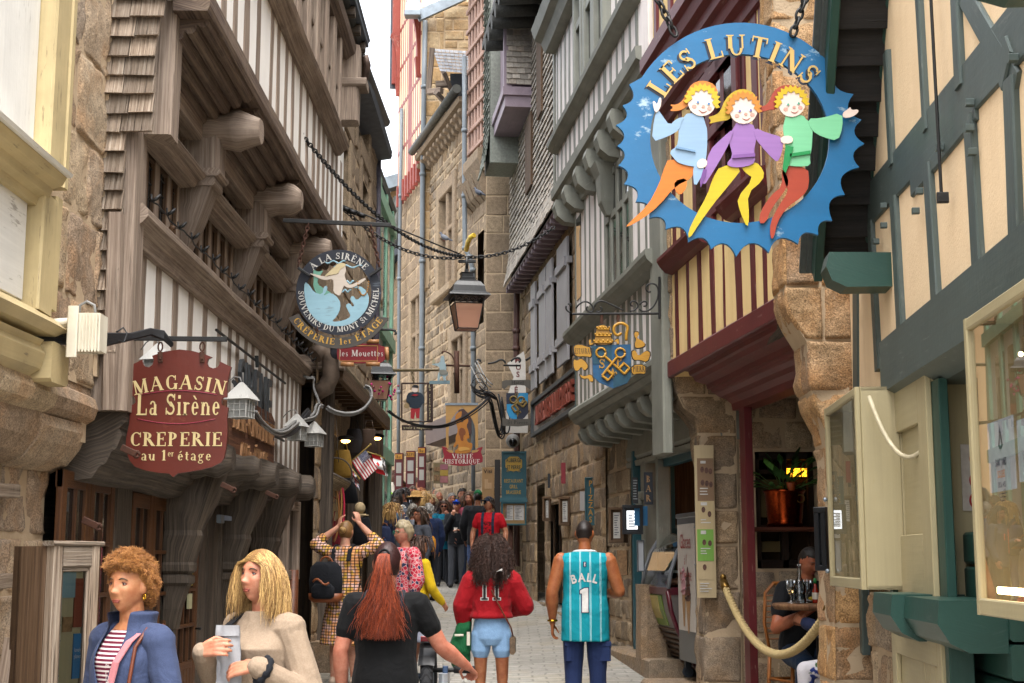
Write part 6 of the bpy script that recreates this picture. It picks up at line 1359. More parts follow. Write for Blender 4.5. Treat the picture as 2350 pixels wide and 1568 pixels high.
gold([(792,800),(812,800),(806,830),(830,815),(826,832),(796,842)],nm='infula');gold([(965,818),(985,795),(1002,800),(1005,828),(990,830),(985,812)],nm='infula')
mb=MB();q=S(z7([(755,900)]))[0];text(mb,'RESTAVRANT',U(13),Matrix.Translation((q[0],-.013,q[1])),'serif',depth=.001,sx=.42,track=.05);q=S(z7([(1138,1025)]))[0];text(mb,'S PIERRE',U(13),Matrix.Translation((q[0],-.013,q[1])),'serif',depth=.001,sx=.55,track=.05);obj('lettering',mb,Mout,t)
def key(Sx,tt,a,b,r,yy,m,sc):
 mb=MB();a,b=Vector(Sx([a])[0]),Vector(Sx([b])[0]);d=(b-a).normalized();n=Vector((-d.y,d.x))
 mb.tube([(a.x+r*math.cos(k)+0,yy,a.y+r*math.sin(k))for k in[i*pi/6 for i in range(13)]],sc,6);p=a+d*r;mb.beam((p.x,yy,p.y),(b.x,yy,b.y),sc*2,sc*2,(0,1,0))
 for f in(.0,.07):q=b-d*f;mb.beam((q.x,yy,q.y),(q.x+n.x*sc*7,yy,q.y+n.y*sc*7),sc*2.2,sc*2,(0,1,0))
 q=b+n*sc*7;mb.beam((q.x,yy,q.y),(q.x-d.x*.08,yy,q.y-d.y*.08),sc*1.6,sc*2,(0,1,0));obj('key',mb,m,tt)
key(S,t,z7([(878,892)])[0],z7([(1040,1040)])[0],.045,-.012,Mgd,.0105);key(S,t,z7([(1012,895)])[0],z7([(885,1052)])[0],.045,-.018,Mgd,.0105)
mb=MB();
for s,px,py in(('S',885,1000),('P',1008,985)):q=S(z7([(px,py)]))[0];text(mb,s,U(22),Matrix.Translation((q[0],-.002,q[1])),'serif',depth=.004)
obj('lettering',mb,Mgd,t)
def fleur(Sx,tt,px,py,s,m,y=-.01):
 mb=MB();c=Vector(Sx([(px,py)])[0]);
 mb.prism([(c.x+a*s,c.y+b*s)for a,b in((0,1),(.22,.45),(.12,-.1),(.1,-.6),(0,-.8),(-.1,-.6),(-.12,-.1),(-.22,.45))],.006,y0=y)
 for sx in(-1,1):mb.tube([(c.x+sx*a*s,y+.003,c.y+b*s)for a,b in((.1,-.15),(.3,.25),(.55,.3),(.65,.05),(.5,-.05))],s*.09,6)
 mb.beam((c.x-.35*s,y+.001,c.y-.2*s),(c.x+.35*s,y+.001,c.y-.2*s),s*.12,.01,(0,1,0));obj('fleur_de_lis',mb,m,tt)
fleur(S,t,*z7([(960,1040)])[0],U(14),Mgd)
bk=thing('sign_bracket','scrolled black wrought iron bracket above the papal arms sign','bracket',at(1415,718,13.2));O_=Matrix.Translation(-bk.location)
mb=MB();mb.beam(at(1313,721,13.2),at(1514,720,13.2),.02,.03,(0,1,0));mb.beam(at(1513,636,13.2),at(1513,732,13.2),.02,.04,(0,1,0));obj('bar',mb,M_black,bk,M=O_)
mb=MB()
for l in([(640,560),(632,575),(640,600),(690,622)],[(640,560),(660,545),(672,560),(665,578)],[(695,600),(720,555),(765,530),(810,550),(830,590),(815,608),(780,600),(775,575),(795,568)],[(830,590),(840,545),(880,525),(940,550),(1000,580),(1060,606)],[(835,595),(860,610),(885,595),(880,572),(862,575)],[(1060,606),(1110,598),(1140,570),(1125,535),(1095,530),(1080,550),(1092,568),(1105,560)],[(1140,570),(1160,538),(1190,532),(1200,552),(1185,570),(1168,560)],[(1140,575),(1160,605),(1210,600),(1255,560),(1280,490),(1275,430),(1240,405),(1200,415),(1188,450),(1210,472),(1232,460)]):
 mb.tube([at(*q,13.2)for q in smooth(z7(l),2,False)],.008,6)
obj('scrollwork',mb,M_black,bk,M=O_)
mb=MB()
for zx in(883,998):mb.beam(at(*z7([(zx,615)])[0],13.2),at(*z7([(zx,690)])[0],13.2),.03,.014,(0,1,0))
obj('hanger',mb,M_rust,bk,M=O_)
t,S,U,P=sgn('hanging_sign','blue quartered keys shield between grey Hotel and St Pierre scrolls',25.5,1187,925)
flat(t,'shield',S(z7([(218,1172),(371,1170),(371,1310),(345,1345),(295,1370),(240,1345),(220,1300)])),pnt('#121c38'),0,.03)
for l in([(295,1173),(369,1172),(369,1246),(295,1247)],[(221,1250),(292,1248),(293,1368),(242,1343),(222,1300)]):flat(t,'shield_quarter',S(z7(l)),pnt('#1f96cf'),-.006,.005)
Mbz=pnt('#8d7436');key(S,t,z7([(268,1218)])[0],z7([(335,1270)])[0],.06,-.014,Mbz,.016);key(S,t,z7([(322,1222)])[0],z7([(255,1270)])[0],.06,-.02,Mbz,.016);fleur(S,t,*z7([(297,1310)])[0],U(12),Mbz,-.014)
mb=MB();q=S(z7([(293,1198)]))[0];text(mb,'SP',U(8),Matrix.Translation((q[0],-.004,q[1])),'serif',depth=.003);obj('lettering',mb,Mbz,t)
for y0,s,m in((1085,'Hotel',0),(1350,'St Pierre',1)):
 flat(t,'scroll',S(z7([(190,y0+5),(215,y0-2),(375,y0-4),(400,y0+2),(403,y0+58),(380,y0+62),(345,y0+34),(300,y0+30),(230,y0+36),(205,y0+62),(188,y0+50)]if not m else[(190,y0-6),(230,y0+5),(380,y0+2),(402,y0-10),(403,y0+45),(300,y0+55),(190,y0+50)])),pnt('#5c564c'),-.02,.03)
 mb=MB();q=S(z7([(297,y0+(28 if not m else 40))]))[0];text(mb,s,U(9),Matrix.Translation((q[0],-.022,q[1])),'serif',depth=.003,track=.08);obj('lettering',mb,pnt('#15120e'),t)
bk=thing('sign_bracket','scrolled iron bracket above the small hotel shield','bracket',at(1170,830,25.5));O_=Matrix.Translation(-bk.location);mb=MB()
for l in([(20,975),(495,985)],[(20,975),(8,955),(20,935),(38,945),(34,962)],[(60,972),(140,960),(180,935),(215,955),(200,972)],[(240,965),(270,930),(310,925),(320,950),(295,960)],[(330,960),(390,920),(440,890),(485,870),(495,835),(480,815),(462,825),(470,842)],[(495,985),(470,975),(440,945),(455,925),(475,935),(470,955)]):mb.tube([at(*q,25.5)for q in smooth(z7(l),2,False)],.018,6)
obj('scrollwork',mb,M_black,bk,M=O_)
t,S,U,P=sgn('banner','white vertical pavement banner with faded red letters behind the hotel shield',26.3,1185,900,'banner')
flat(t,'cloth',S(z7([(225,965),(340,880),(352,940),(355,1170),(372,1360),(368,1450),(215,1450),(222,1200),(270,1060)])),cloth('white banner cloth','#d6d2cc'),0,.01)
mb=MB()
for s,zx,zy in(('M',300,960),('U',305,1010),('S',302,1060),('É',290,1168),('E',290,1200)):q=S(z7([(zx,zy)]))[0];text(mb,s,U(13),Matrix.Translation((q[0],-.001,q[1])),'sans',depth=.002,bold=.02)
obj('lettering',mb,pnt('#7d2a2a'),t)
t,S,U,P=sgn('hanging_sign','gothic arch sign of a golden statue over a crimson VISITE HISTORIQUE ribbon',25,1062,1000)
zv=lambda l:[(803.2+.2196*a,918+.2196*b)for a,b in l]
Mtan=paint('tan sign','#c79a5a','#8d6a3a',.4,tone=.12)
arch=[(1000,48),(1335,48),(1340,500),(1310,500),(1310,320),(1300,260),(1270,190),(1225,130),(1170,75),(1110,130),(1060,200),(1035,270),(1030,330),(1030,500),(1003,500)]
flat(t,'arch',S(zv(arch)),Mtan,0,.02);flat(t,'top_rail',S(zv([(993,32),(1338,30),(1338,54),(993,56)])),M_zinc,-.01,.04)
flat(t,'ribbon',S(zv([(960,486),(1010,500),(1050,545),(1170,562),(1290,545),(1345,502),(1390,490),(1368,545),(1388,600),(1385,650),(1300,680),(1170,692),(1060,682),(965,640),(985,590)])),paint('crimson ribbon','#a01c2e',None,0,tone=.1),-.02,.02)
flat(t,'ribbon_fold',S(zv([(1000,520),(1080,530),(1080,556),(1040,550)])),Mtan,-.023,.004);flat(t,'ribbon_fold',S(zv([(1270,530),(1352,520),(1330,545),(1275,556)])),Mtan,-.023,.004)
Mam=paint('amber figure','#c67f2a','#7a3a14',.7,tone=.2,grain=8)
flat(t,'statue',S(smooth(zv([(1105,150),(1160,115),(1172,130),(1150,230),(1180,240),(1195,195),(1230,190),(1240,225),(1215,270),(1240,330),(1250,410),(1215,400),(1235,450),(1280,450),(1278,500),(1250,560),(1120,565),(1085,540),(1130,510),(1135,450),(1095,500),(1075,490),(1110,430),(1100,400),(1130,320),(1110,250),(1100,200)]),1)),Mam,-.03,.03)
flat(t,'statue_detail',S(smooth(zv([(1150,290),(1200,300),(1215,360),(1180,380),(1190,430),(1160,430),(1150,380),(1135,350)]),1)),pnt('#8a4a1c'),-.034,.005);flat(t,'statue_detail',S(smooth(zv([(1130,500),(1180,490),(1240,500),(1260,520),(1200,530),(1140,540)]),1)),pnt('#e0a850'),-.034,.005)
mb=MB()
for s,px,py in(('VISITE',1178,612),('HISTORIQUE',1175,668)):
 q=S(zv([(px,py)]))[0];text(mb,s,U(10.5),Matrix.Translation((q[0],-.022,q[1])),'serif',depth=.003,sx=1.02 if s[0]=='V' else.9,track=.1)
obj('lettering',mb,pnt('#efe6de'),t)
t,S,U,P=sgn('hanging_sign','iron framed sign of a boy in red trousers beside brown lettering La Fringale',27.5,956,935)
Mbr=pnt('#3a221a')
mb=MB()
for a,b in(((922,880),(992,880)),((992,880),(992,968)),((992,968),(922,968)),((922,968),(922,880))):
 p,q=S([a])[0],S([b])[0];mb.beam((p[0],0,p[1]),(q[0],0,q[1]),.03,.03,(0,1,0))
obj('frame',mb,Mbr,t);flat(t,'side_panel',S([(980,880),(993,880),(993,968),(980,968)]),Mbr,-.02,.02);flat(t,'lower_panel',S([(922,976),(993,976),(993,988),(922,988)]),Mbr,-.01,.02)
mb=MB()
for k,ch in enumerate('La fringale'):
 if ch==' ':continue
 q=S([(986.5,890+k*7.3)])[0];text(mb,ch,U(7.5),Matrix.Translation((q[0],-.022,q[1])),'serif',depth=.003)
q=S([(957,985)])[0];text(mb,'vente a emporter',U(7.5),Matrix.Translation((q[0],-.012,q[1])),'serif',depth=.003,sx=.8,track=.1);obj('lettering',mb,pnt('#d9cba0'),t)
z6=zz
flat(t,'coat',S(smooth(z6([(1270,1180),(1300,1165),(1350,1165),(1385,1185),(1395,1240),(1375,1250),(1365,1280),(1290,1280),(1285,1250),(1262,1240)]),1)),pnt('#1d2f40'),-.02,.02);flat(t,'trousers',S(z6([(1296,1280),(1360,1278),(1355,1350),(1335,1350),(1328,1300),(1318,1355),(1295,1350)])),pnt('#b8242e'),-.015,.02)
flat(t,'face',oval(S,*z6([(1325,1148)])[0],7,7),Mskin_p,-.024,.02);flat(t,'beret',S(smooth(z6([(1298,1135),(1320,1115),(1350,1120),(1352,1140),(1325,1136)]),1)),pnt('#141820'),-.03,.02);flat(t,'scarf',S(z6([(1300,1190),(1325,1180),(1352,1188),(1328,1196)])),pnt('#b8242e'),-.03,.01)
flat(t,'bread_bag',S(smooth(z6([(1245,1250),(1285,1235),(1290,1275),(1255,1285)]),1)),pnt('#b59a70'),-.02,.02);flat(t,'shoe',S(smooth(z6([(1290,1352),(1312,1352),(1308,1368),(1290,1366)]),1)),pnt('#c9b998'),-.02,.02);flat(t,'shoe',S(smooth(z6([(1338,1350),(1360,1350),(1364,1364),(1340,1364)]),1)),pnt('#c9b998'),-.02,.02)
mb=MB();mb.tube([at(850,851,27.5),at(1005,849,27.5),at(1012,844,27.5),at(1010,838,27.5),at(1004,839,27.5)],.03,6);chain(mb,[at(945,850,27.5),at(950,880,27.5)],.07,.012);obj('bracket',mb,pnt('#8d7a5a'),t,M=Matrix.Translation(-P))
t,S,U,P=sgn('hanging_sign','pale blue painted waiter figure with tray above the gothic arch sign',26.5,1012,855)
flat(t,'figure',S(smooth(z6([(1505,915),(1528,912),(1530,950),(1545,985),(1540,1020),(1560,1040),(1535,1060),(1545,1090),(1528,1095),(1515,1050),(1500,1055),(1495,1092),(1480,1090),(1485,1040),(1500,1010),(1490,985),(1440,975),(1445,968),(1500,965)]),1)),pnt('#a9c0c8'),0,.03);flat(t,'base',S(z6([(1425,1088),(1568,1086),(1568,1108),(1425,1110)])),pnt('#7d97a0'),0,.05);flat(t,'apron',S(smooth(z6([(1490,1010),(1540,1010),(1560,1040),(1500,1050)]),1)),pnt('#8d8d84'),-.01,.03)
flat(t,'tray',S(smooth(z6([(1440,968),(1450,940),(1456,925),(1462,945),(1470,970)]),1)),pnt('#b9b090'),0,.03)
mb=MB();mb.tube([at(*q,26.5)for q in z6([(1540,980),(1720,985)])],.02,6);mb.tube([at(*q,26.5)for q in smooth(z6([(1600,975),(1600,940),(1575,900),(1530,880),(1510,890),(1520,905)]),2,False)],.014,6);mb.tube([at(*q,26.5)for q in z6([(1615,880),(1617,1175)])],.05,6);obj('bracket',mb,M_rust,t,M=Matrix.Translation(-P))
# lanterns
def lantern(label,c,s,glassm,group=None,ornate=True):
 """four sided hanging street lantern, s = body width at the shoulders, c = centre of the hood base"""
 t=thing('street_lantern',label,'lantern',c,rad(12),group)
 mb=MB();sq=lambda r,z:[Vector((r*a,r*b,z))for a,b in((-1,-1),(1,-1),(1,1),(-1,1))]
 prof=[(.62,-.02),(.6,.03),(.5,.1),(.46,.28),(.36,.42),(.2,.5),(.2,.58),(.17,.6),(.17,.7),(.2,.72),(.05,.76),(.05,.85)]
 mb.rings([sq(r*s,z*s)for r,z in prof]);mb.tube([(0,0,.8*s),(0,0,1.25*s)],.045*s,8);obj('hood',mb,paint('black lantern paint','#17181a','#6d6f72',.35,rough=.35),t)
 mb=MB();b0,b1,zb=.46*s,.3*s,-.98*s
 for a,b in((-1,-1),(1,-1),(1,1),(-1,1)):mb.beam((a*b0,b*b0,-.02*s),(a*b1,b*b1,zb),.035*s,.035*s,(a,b,0))
 for z,r in((-.02*s,b0),(-.24*s,b0-(b0-b1)*.23),(zb,b1)):
  for(a,b),(c_,d)in(((-1,-1),(1,-1)),((1,-1),(1,1)),((1,1),(-1,1)),((-1,1),(-1,-1))):mb.beam((a*r,b*r,z),(c_*r,d*r,z),.03*s,.03*s,(0,0,1))
 for k in range(4):
  Mr=Matrix.Rotation(k*pi/2,4,'Z')
  for i in range(4):
   cx_=(-.3+.2*i)*s
   mb.tube([Mr@Vector((cx_+.09*s*math.cos(a)*(1-a/9),-.43*s,-.13*s+.08*s*math.sin(a)*(1-a/9)))for a in[q*.6 for q in range(12)]],.012*s,4)
 obj('frame',mb,M_black,t)
 mb=MB()
 for k in range(4):
  Mr=Matrix.Rotation(k*pi/2,4,'Z');r1_,r2_=b0-(b0-b1)*.23-.01*s,b1-.01*s
  mb.quad(*[Mr@Vector(p)for p in((-r2_,-r2_,zb),(r2_,-r2_,zb),(r1_,-r1_,-.24*s),(-r1_,-r1_,-.24*s))])
 mb.quad(*[Vector(p)for p in((-b1,-b1,zb),(-b1,b1,zb),(b1,b1,zb),(b1,-b1,zb))]);obj('glass',mb,glassm,t);return t
def frosted(name,c):
 t=NT(name);t.col(c);t.p(rough=.3,spec=.5,trans=.55);return t.m
Mamb=frosted('amber lantern glass','#cf9a80')
lt=lantern('black street lantern with salmon glass hung on chains over the middle of the street',at(1071,682,17.5),.42,Mamb)
mb=MB();chain(mb,[at(1071,590,17.5),at(1276,518,17.9)],.075,.008,sag=.12);chain(mb,[at(782,474,17.2),at(1066,590,17.5)],.08,.008,sag=.22)
for i,p in enumerate([(785,477),(800,483),(820,490)]):mb.tube([at(p[0],p[1],17.2),at(p[0]+18,p[1]+7,17.2)],.03,6)
mb.tube([at(782,470,17.2),at(1066,588,17.5)],.01,5);mb.beam(at(1052,600,17.5),at(1092,600,17.5),.04,.03,(0,1,0));mb.tube([at(1071,590,17.5),at(1071,640,17.5)],.015,6)
tag(obj('lantern_chain',mb,M_black),'pair of black chains spanning the street to hold the central lantern','chain')
lantern('small far black lantern above the shop canopy beside pink flowers',at(869,861,23),.42,Mamb)
mb=MB();mb.tube([at(869,820,23),at(869,835,23)],.02,6);mb.tube([at(838,853,22.8),at(838,820,22.8),at(860,817,23),at(869,822,23)],.02,6);tag(obj('lantern_bracket',mb,M_black),'thin bracket of the small far lantern','bracket')
def wall_lantern(label,px,py,Y,s,g):
 t=thing('wall_lantern',label,'lantern',at(px,py,Y),rad(-15),g);mb=MB()
 sq=lambda r,z:[Vector((r*a,r*b,z))for a,b in((-1,-1),(1,-1),(1,1),(-1,1))]
 mb.rings([sq(.62*s,0),sq(.6*s,.03*s),sq(.06*s,.78*s)]);obj('hood',mb,paint('galvanised white hood','#a9a8a4','#6d6a66',.5),t)
 mb=MB();mb.rings([sq(.4*s,-.8*s),sq(.44*s,-.0*s)]);obj('glass',mb,frosted('mottled white glass','#a6a8a4'),t)
 mb=MB()
 for k in range(4):
  Mr=Matrix.Rotation(k*pi/2,4,'Z')
  for x in(-.42,-.14,.14,.42):mb.beam(Mr@Vector((x*s,-.43*s,-.8*s)),Mr@Vector((x*s,-.455*s,0)),.035*s,.03*s,(0,1,0))
  for z in(-.8,-.5,-.22,-.03):mb.beam(Mr@Vector((-.44*s,-.44*s,z*s)),Mr@Vector((.44*s,-.44*s,z*s)),.035*s,.035*s,(0,1,0))
 obj('frame',mb,paint('galvanised white hood','#a9a8a4'),t)
 mb=MB();mb.tube([(0,0,.75*s),(-.1*s,0,1.0*s),(-.4*s,.1*s,1.05*s),(-.8*s,.3*s,.9*s),(-1.1*s,.4*s,.6*s)],.03*s,6);obj('arm',mb,M_gcable,t)
wall_lantern('white wall lantern beside the brown shield sign',554,918,10.6,.17,'white lanterns of the timber house');wall_lantern('white wall lantern left of its twin at the end of the timber house',681,980,14.4,.17,'white lanterns of the timber house');wall_lantern('white wall lantern nearest the shop canopy',721,996,15.2,.17,'white lanterns of the timber house')
wall_lantern('white wall lantern half hidden behind the brown shield sign',362,828,8.95,.14,'white lanterns of the timber house')
# overhead cables
def cable(label,pts,r,m,n=1,jit=.015):
 mb=MB()
 for k in range(n):
  j=Vector((R.uniform(-jit,jit),R.uniform(-jit,jit),R.uniform(-jit,jit)));q=smooth([(a,b)for a,b,c in pts],2,False);Ys=smooth([(c,c)for a,b,c in pts],2,False)
  mb.tube([at(a,b,y[0])+j for(a,b),y in zip(q,Ys)],r,6)
 return tag(obj('cable',mb,m),label,'cable')
cable('black cables drooping below the wall lanterns',[(530,868,10.5),(560,900,10.8),(580,940,11.2),(600,970,12),(640,1000,13),(675,992,14),(700,955,14.8),(718,935,15.2)],.016,M_bcable,4,.03)
cable('grey cables drooping beside the black ones',[(575,930,11.2),(600,975,12),(645,1003,13),(690,965,14.6),(725,960,15.3),(730,930,15.6),(745,935,15.8)],.012,M_gcable,4,.03)
cable('grey cable loop under the canopy edge',[(735,925,15.7),(770,950,15.8),(820,950,16),(850,920,16.3),(850,890,16.5),(825,885,16.5)],.012,M_gcable,4,.02)
cable('thin white cable on the stone pier',[(685,845,15.8),(705,870,15.8),(725,865,15.9),(720,890,15.9),(735,920,15.9),(737,950,15.9)],.008,M_gcable,2)
cable('heavy black cable bundle swagging across the street',[(880,935,20),(915,965,21.5),(960,980,22.5),(1010,983,23.2),(1060,965,23.8),(1110,930,24.4),(1130,905,24.8)],.012,M_bcable,5,.035)
cable('black cable knot hanging on the quoined corner',[(1085,880,25),(1100,900,25),(1130,905,25),(1140,960,25.5),(1150,1000,26),(1162,990,26),(1160,940,26),(1150,890,26)],.014,M_bcable,7,.09)
cable('grey cables fanning over the corner',[(1085,830,25.5),(1095,850,25.3),(1110,880,25),(1135,900,25)],.012,M_gcable,5,.08)
cable('loose black loops beside the corner',[(1090,900,25),(1085,880,25),(1100,865,25),(1120,880,25),(1115,905,25),(1095,910,25)],.008,M_bcable,3,.1)
cable('black sleeve of the corner cables',[(1105,893,24.6),(1125,905,24.7),(1150,918,24.9)],.03,M_bcable)
mb=MB();mb.tube([at(1070,575,28),at(1074,555,27.8),at(1080,545,27.6),at(1088,540,27.5)],.05,8);tag(obj('yellow_hose',mb,plain('yellow tube','#d9b53a',.5)),'short yellow tube curving from the grey downpipe','tube')
# wall boards on the right
def board(name,label,Y,x0,x1,y0,y1,m,cat='sign',fm=None,th=.04,f=.0):
 t,S,U,P=sgn(name,label,Y,(x0+x1)/2,(y0+y1)/2,cat);a,b=S([(x0,y1)])[0],S([(x1,y0)])[0]
 mb=MB();mb.box(a[0],b[0],0,th,a[1],b[1],c=.004);obj('board',mb,m,t)
 if fm:
  mb=MB();w=U(f)
  for q in((a[0],b[0],b[1]-w,b[1]),(a[0],b[0],a[1],a[1]+w),(a[0],a[0]+w,a[1]+w,b[1]-w),(b[0]-w,b[0],a[1]+w,b[1]-w)):mb.box(q[0],q[1],-.02,.0,q[2],q[3],c=.003)
  obj('frame',mb,fm,t)
 return t,S,U
def words(t,S,U,items,m,font='sans',y=-.002):
 mb=MB()
 for it in items:
  s,px,py,h=it[:4];k=it[4]if len(it)>4 else{}
  q=S([(px,py)])[0];text(mb,s,U(h),Matrix.Translation((q[0],y,q[1])),font,depth=.002,**k)
 return obj('lettering',mb,m,t)
def bars(t,S,rows,m,y=-.003,name='print'):
 mb=MB()
 for x0,x1,y0,y1 in rows:
  a,b=S([(x0,y1)])[0],S([(x1,y0)])[0];mb.box(a[0],b[0],y,y+.0025,a[1],b[1],c=.0003)
 return obj(name,mb,m,t)
def menu_lines(x0,x1,y0,y1,n):return[(x0,x0+(x1-x0)*R.uniform(.5,1),y0+(y1-y0)*i/n,y0+(y1-y0)*(i+.35)/n)for i in range(n)]
Mpaper=plain('menu paper','#c9c6c0',.8);Mink=plain('menu print','#6d6f76',.8);Mphoto=plain('food photo print','#8a6a4a',.6,nz=.8,sc=30)
t,S,U=board('post_sign','teal post sign reading AUBERGE St PIERRE restaurant grill brasserie',26.2,1151,1208,1036,1144,Mteal,fm=Mteal,f=5,th=.12)
flat(t,'yellow_panel',S(smooth([(1160,1048),(1198,1048),(1198,1081),(1160,1081)],1)),pnt('#d2a93c'),-.01,.01);flat(t,'cornice',S([(1148,1142),(1209,1142),(1211,1152),(1147,1152)]),pnt('#3a6f7c'),-.06,.12)
words(t,S,U,[('AUBERGE',1179,1061,9,{'sx':.62,'bold':.02}),('ST PIERRE',1179,1077,9,{'sx':.56,'bold':.02})],pnt('#14352f'),y=-.013);words(t,S,U,[('***',1179,1089,13,{'track':.3}),('RESTAURANT',1179,1108,8.5,{'sx':.56,'bold':.01}),('GRILL',1179,1121,8.5,{'sx':.62,'bold':.01}),('BRASSERIE',1179,1134,8.5,{'sx':.6,'bold':.01})],pnt('#d2a93c'),y=-.002)
mb=MB();a,b=S([(1150,1206)])[0],S([(1208,1152)])[0];w=U(4)
for q in((a[0],b[0],b[1]-w,b[1]),(a[0],b[0],a[1],a[1]+w),(a[0],a[0]+w,a[1]+w,b[1]-w),(b[0]-w,b[0],a[1]+w,b[1]-w)):mb.box(q[0],q[1],-.05,.05,q[2],q[3])
obj('menu_frame',mb,Mteal,t);bars(t,S,[(1154,1204,1156,1202)],pnt('#a88550'),.0,'menu_back');bars(t,S,[(1158,1178,1160,1194),(1180,1202,1160,1194)],Mpaper,-.004,'menu_sheet');bars(t,S,menu_lines(1160,1177,1163,1192,9)+menu_lines(1182,1200,1163,1192,9),Mink,-.007);bars(t,S,[(1157,1163,1160,1190)],Mphoto,-.0065,'photo')
mb=MB();q=at(1172,1300,26.3);mb.tube([(q.x,q.y,.8),(q.x,q.y,at(0,1206,26.2).z)],.045,8);obj('post',mb,M_rust,t,M=Matrix.Translation(-t.location))
t,S,U=board('wall_sign','narrow teal board with golden letters spelling PIZZAS downwards',19.6,1343,1369,1096,1206,Mteal,fm=Mteal,f=2.5)
words(t,S,U,[(c,1356,1116+k*16.6,13.5,{'sx':.8,'bold':.02})for k,c in enumerate('PIZZAS')],pnt('#cf9a38'))
t,S,U=board('wall_sign','narrow dark board with tan letters spelling BAR downwards on the sage post',15.2,1479,1498,1084,1158,pnt('#1c2632'))
words(t,S,U,[(c,1488,1107+k*22,15,{'sx':.85})for k,c in enumerate('BAR')],pnt('#b58a5a'),'serif')
def menu_case(label,Y,x0,x1,y0,y1,rot,lit=False,m=None):
 t,S,U,P=sgn('menu_case',label,Y,(x0+x1)/2,(y0+y1)/2,'menu case');a,b=S([(x0,y1)])[0],S([(x1,y0)])[0];wv=(b[0]-a[0])/max(.2,math.cos(rot));t.rotation_euler=(0,0,-rot);h=b[1]-a[1];f=.035
 mb=MB();mb.box(-wv/2,wv/2,.02,.1,-h/2,h/2)
 for q in((-wv/2,wv/2,h/2-f,h/2),(-wv/2,wv/2,-h/2,-h/2+f),(-wv/2,-wv/2+f,-h/2+f,h/2-f),(wv/2-f,wv/2,-h/2+f,h/2-f)):mb.box(q[0],q[1],-.02,.02,q[2],q[3])
 obj('frame',mb,m or M_brown,t);mb=MB();n=max(1,int(wv/.22));pw=(wv-2*f-.03)/n
 for k in range(n):mb.box(-wv/2+f+.015+k*pw,-wv/2+f+.005+(k+1)*pw,.012,.018,-h/2+f+.02,h/2-f-.03)
 obj('menu_sheet',mb,Mpaper if not lit else emit('backlit menu','#dfe3e6',.55),t);mb=MB()
 for k in range(n):
  for i in range(9):z=h/2-f-.06-i*(h-2*f-.1)/9;x=-wv/2+f+.03+k*pw;mb.box(x,x+(pw-.04)*R.uniform(.5,1),.008,.0115,z-.012,z,c=.0003)
 obj('print',mb,Mink,t);return t
menu_case('dark menu case on the stone wall nearest the teal post sign',23.6,1246,1264,1140,1196,rad(35));menu_case('dark menu case between the teal post sign and the pizza board',21.6,1284,1308,1140,1206,rad(35));menu_case('brown menu case with reddish sheet left of the lit menu frame',17.4,1399,1431,1164,1246,rad(30))
t=menu_case('bright double menu frame standing out from the wall by the bar door',16.2,1429,1475,1159,1226,0,True,plain('black menu frame','#14171c',.4));mb=MB();mb.box(.02,.17,.004,.0075,-.07,.15,c=.001);obj('blue_sheet',mb,pnt('#2f80b8'),t)
t,S,U=board('photo_board','small framed dark photo board low on the stone wall',17.3,1416,1439,1263,1320,Mphoto,'picture');t.rotation_euler=(0,0,-rad(25))
t,S,U=board('chalk_board','slim black chalk menu hanging beside the bar door',15.9,1452,1464,1096,1156,pnt('#15171b'),'board');bars(t,S,menu_lines(1453,1463,1102,1150,8),pnt('#9aa0a4'))
t,S,U=board('wall_sign','slim white framed card beside the ice cream counter',15.6,1463,1478,1240,1312,pnt('#b9bcc2'),'sign',pnt('#4a5058'),f=2)
t,S,U=board('wall_sign','small red plate sticking out of the stone wall',21.5,1288,1298,1062,1110,pnt('#8e2430'))
t,S,U=board('wall_sign','small black chalk plate sticking out of the stone wall',23.4,1257,1263,1087,1120,pnt('#23262a'))
t,S,U=board('letter_box','small white box beside the pizza board',20.2,1331,1342,1128,1172,pnt('#b9b6b4'),'box')
t,S,U=board('info_plate','small blue plate high on the stone wall of the bar',17.6,1455,1465,1005,1032,pnt('#2d5a7d'))
cm=thing('camera_dome','white dome security camera on the quoined corner above the teal post sign','camera',at(1177,1012,26.2));mb=MB();mb.ell((0,0,0),(.13,.13,.13));obj('housing',mb,pnt('#9a9a98'),cm);mb=MB();mb.ell((.0,-.07,-.03),(.085,.085,.085));obj('lens',mb,plain('black dome','#0c0c0e',.1),cm)
t,S,U=board('price_board','tall cream brown and green ice cream price board on the grey brown party wall',13.02,1600,1638,1022,1372,pnt('#c9b48c'),'sign')
for y0,y1,c in((1052,1150,'#8d6f52'),(1150,1215,'#c9b487'),(1215,1288,'#7fb24a'),(1290,1330,'#c9b48c')):bars(t,S,[(1601,1637,y0,y1)],pnt(c),-.004,'colour_panel')
mb=MB()
for k,(px,py)in enumerate(((1611,1078),(1621,1080),(1630,1082),(1612,1108),(1622,1110),(1631,1112),(1614,1170),(1628,1180),(1616,1245),(1629,1247),(1617,1302))):mb.prism(oval(S,px,py,4.5,7,10),.002,y0=-.007)
obj('ice_cream_photo',mb,plain('scoop prints','#5a3c30',.6,nz=.9,sc=40),t);bars(t,S,menu_lines(1606,1632,1120,1140,3)+menu_lines(1608,1632,1192,1205,2)+menu_lines(1608,1632,1258,1275,3)+[(1607,1619,1058,1064),(1608,1622,1153,1160),(1608,1620,1218,1226)]+menu_lines(1606,1634,1338,1362,4),Mpaper,-.0075)
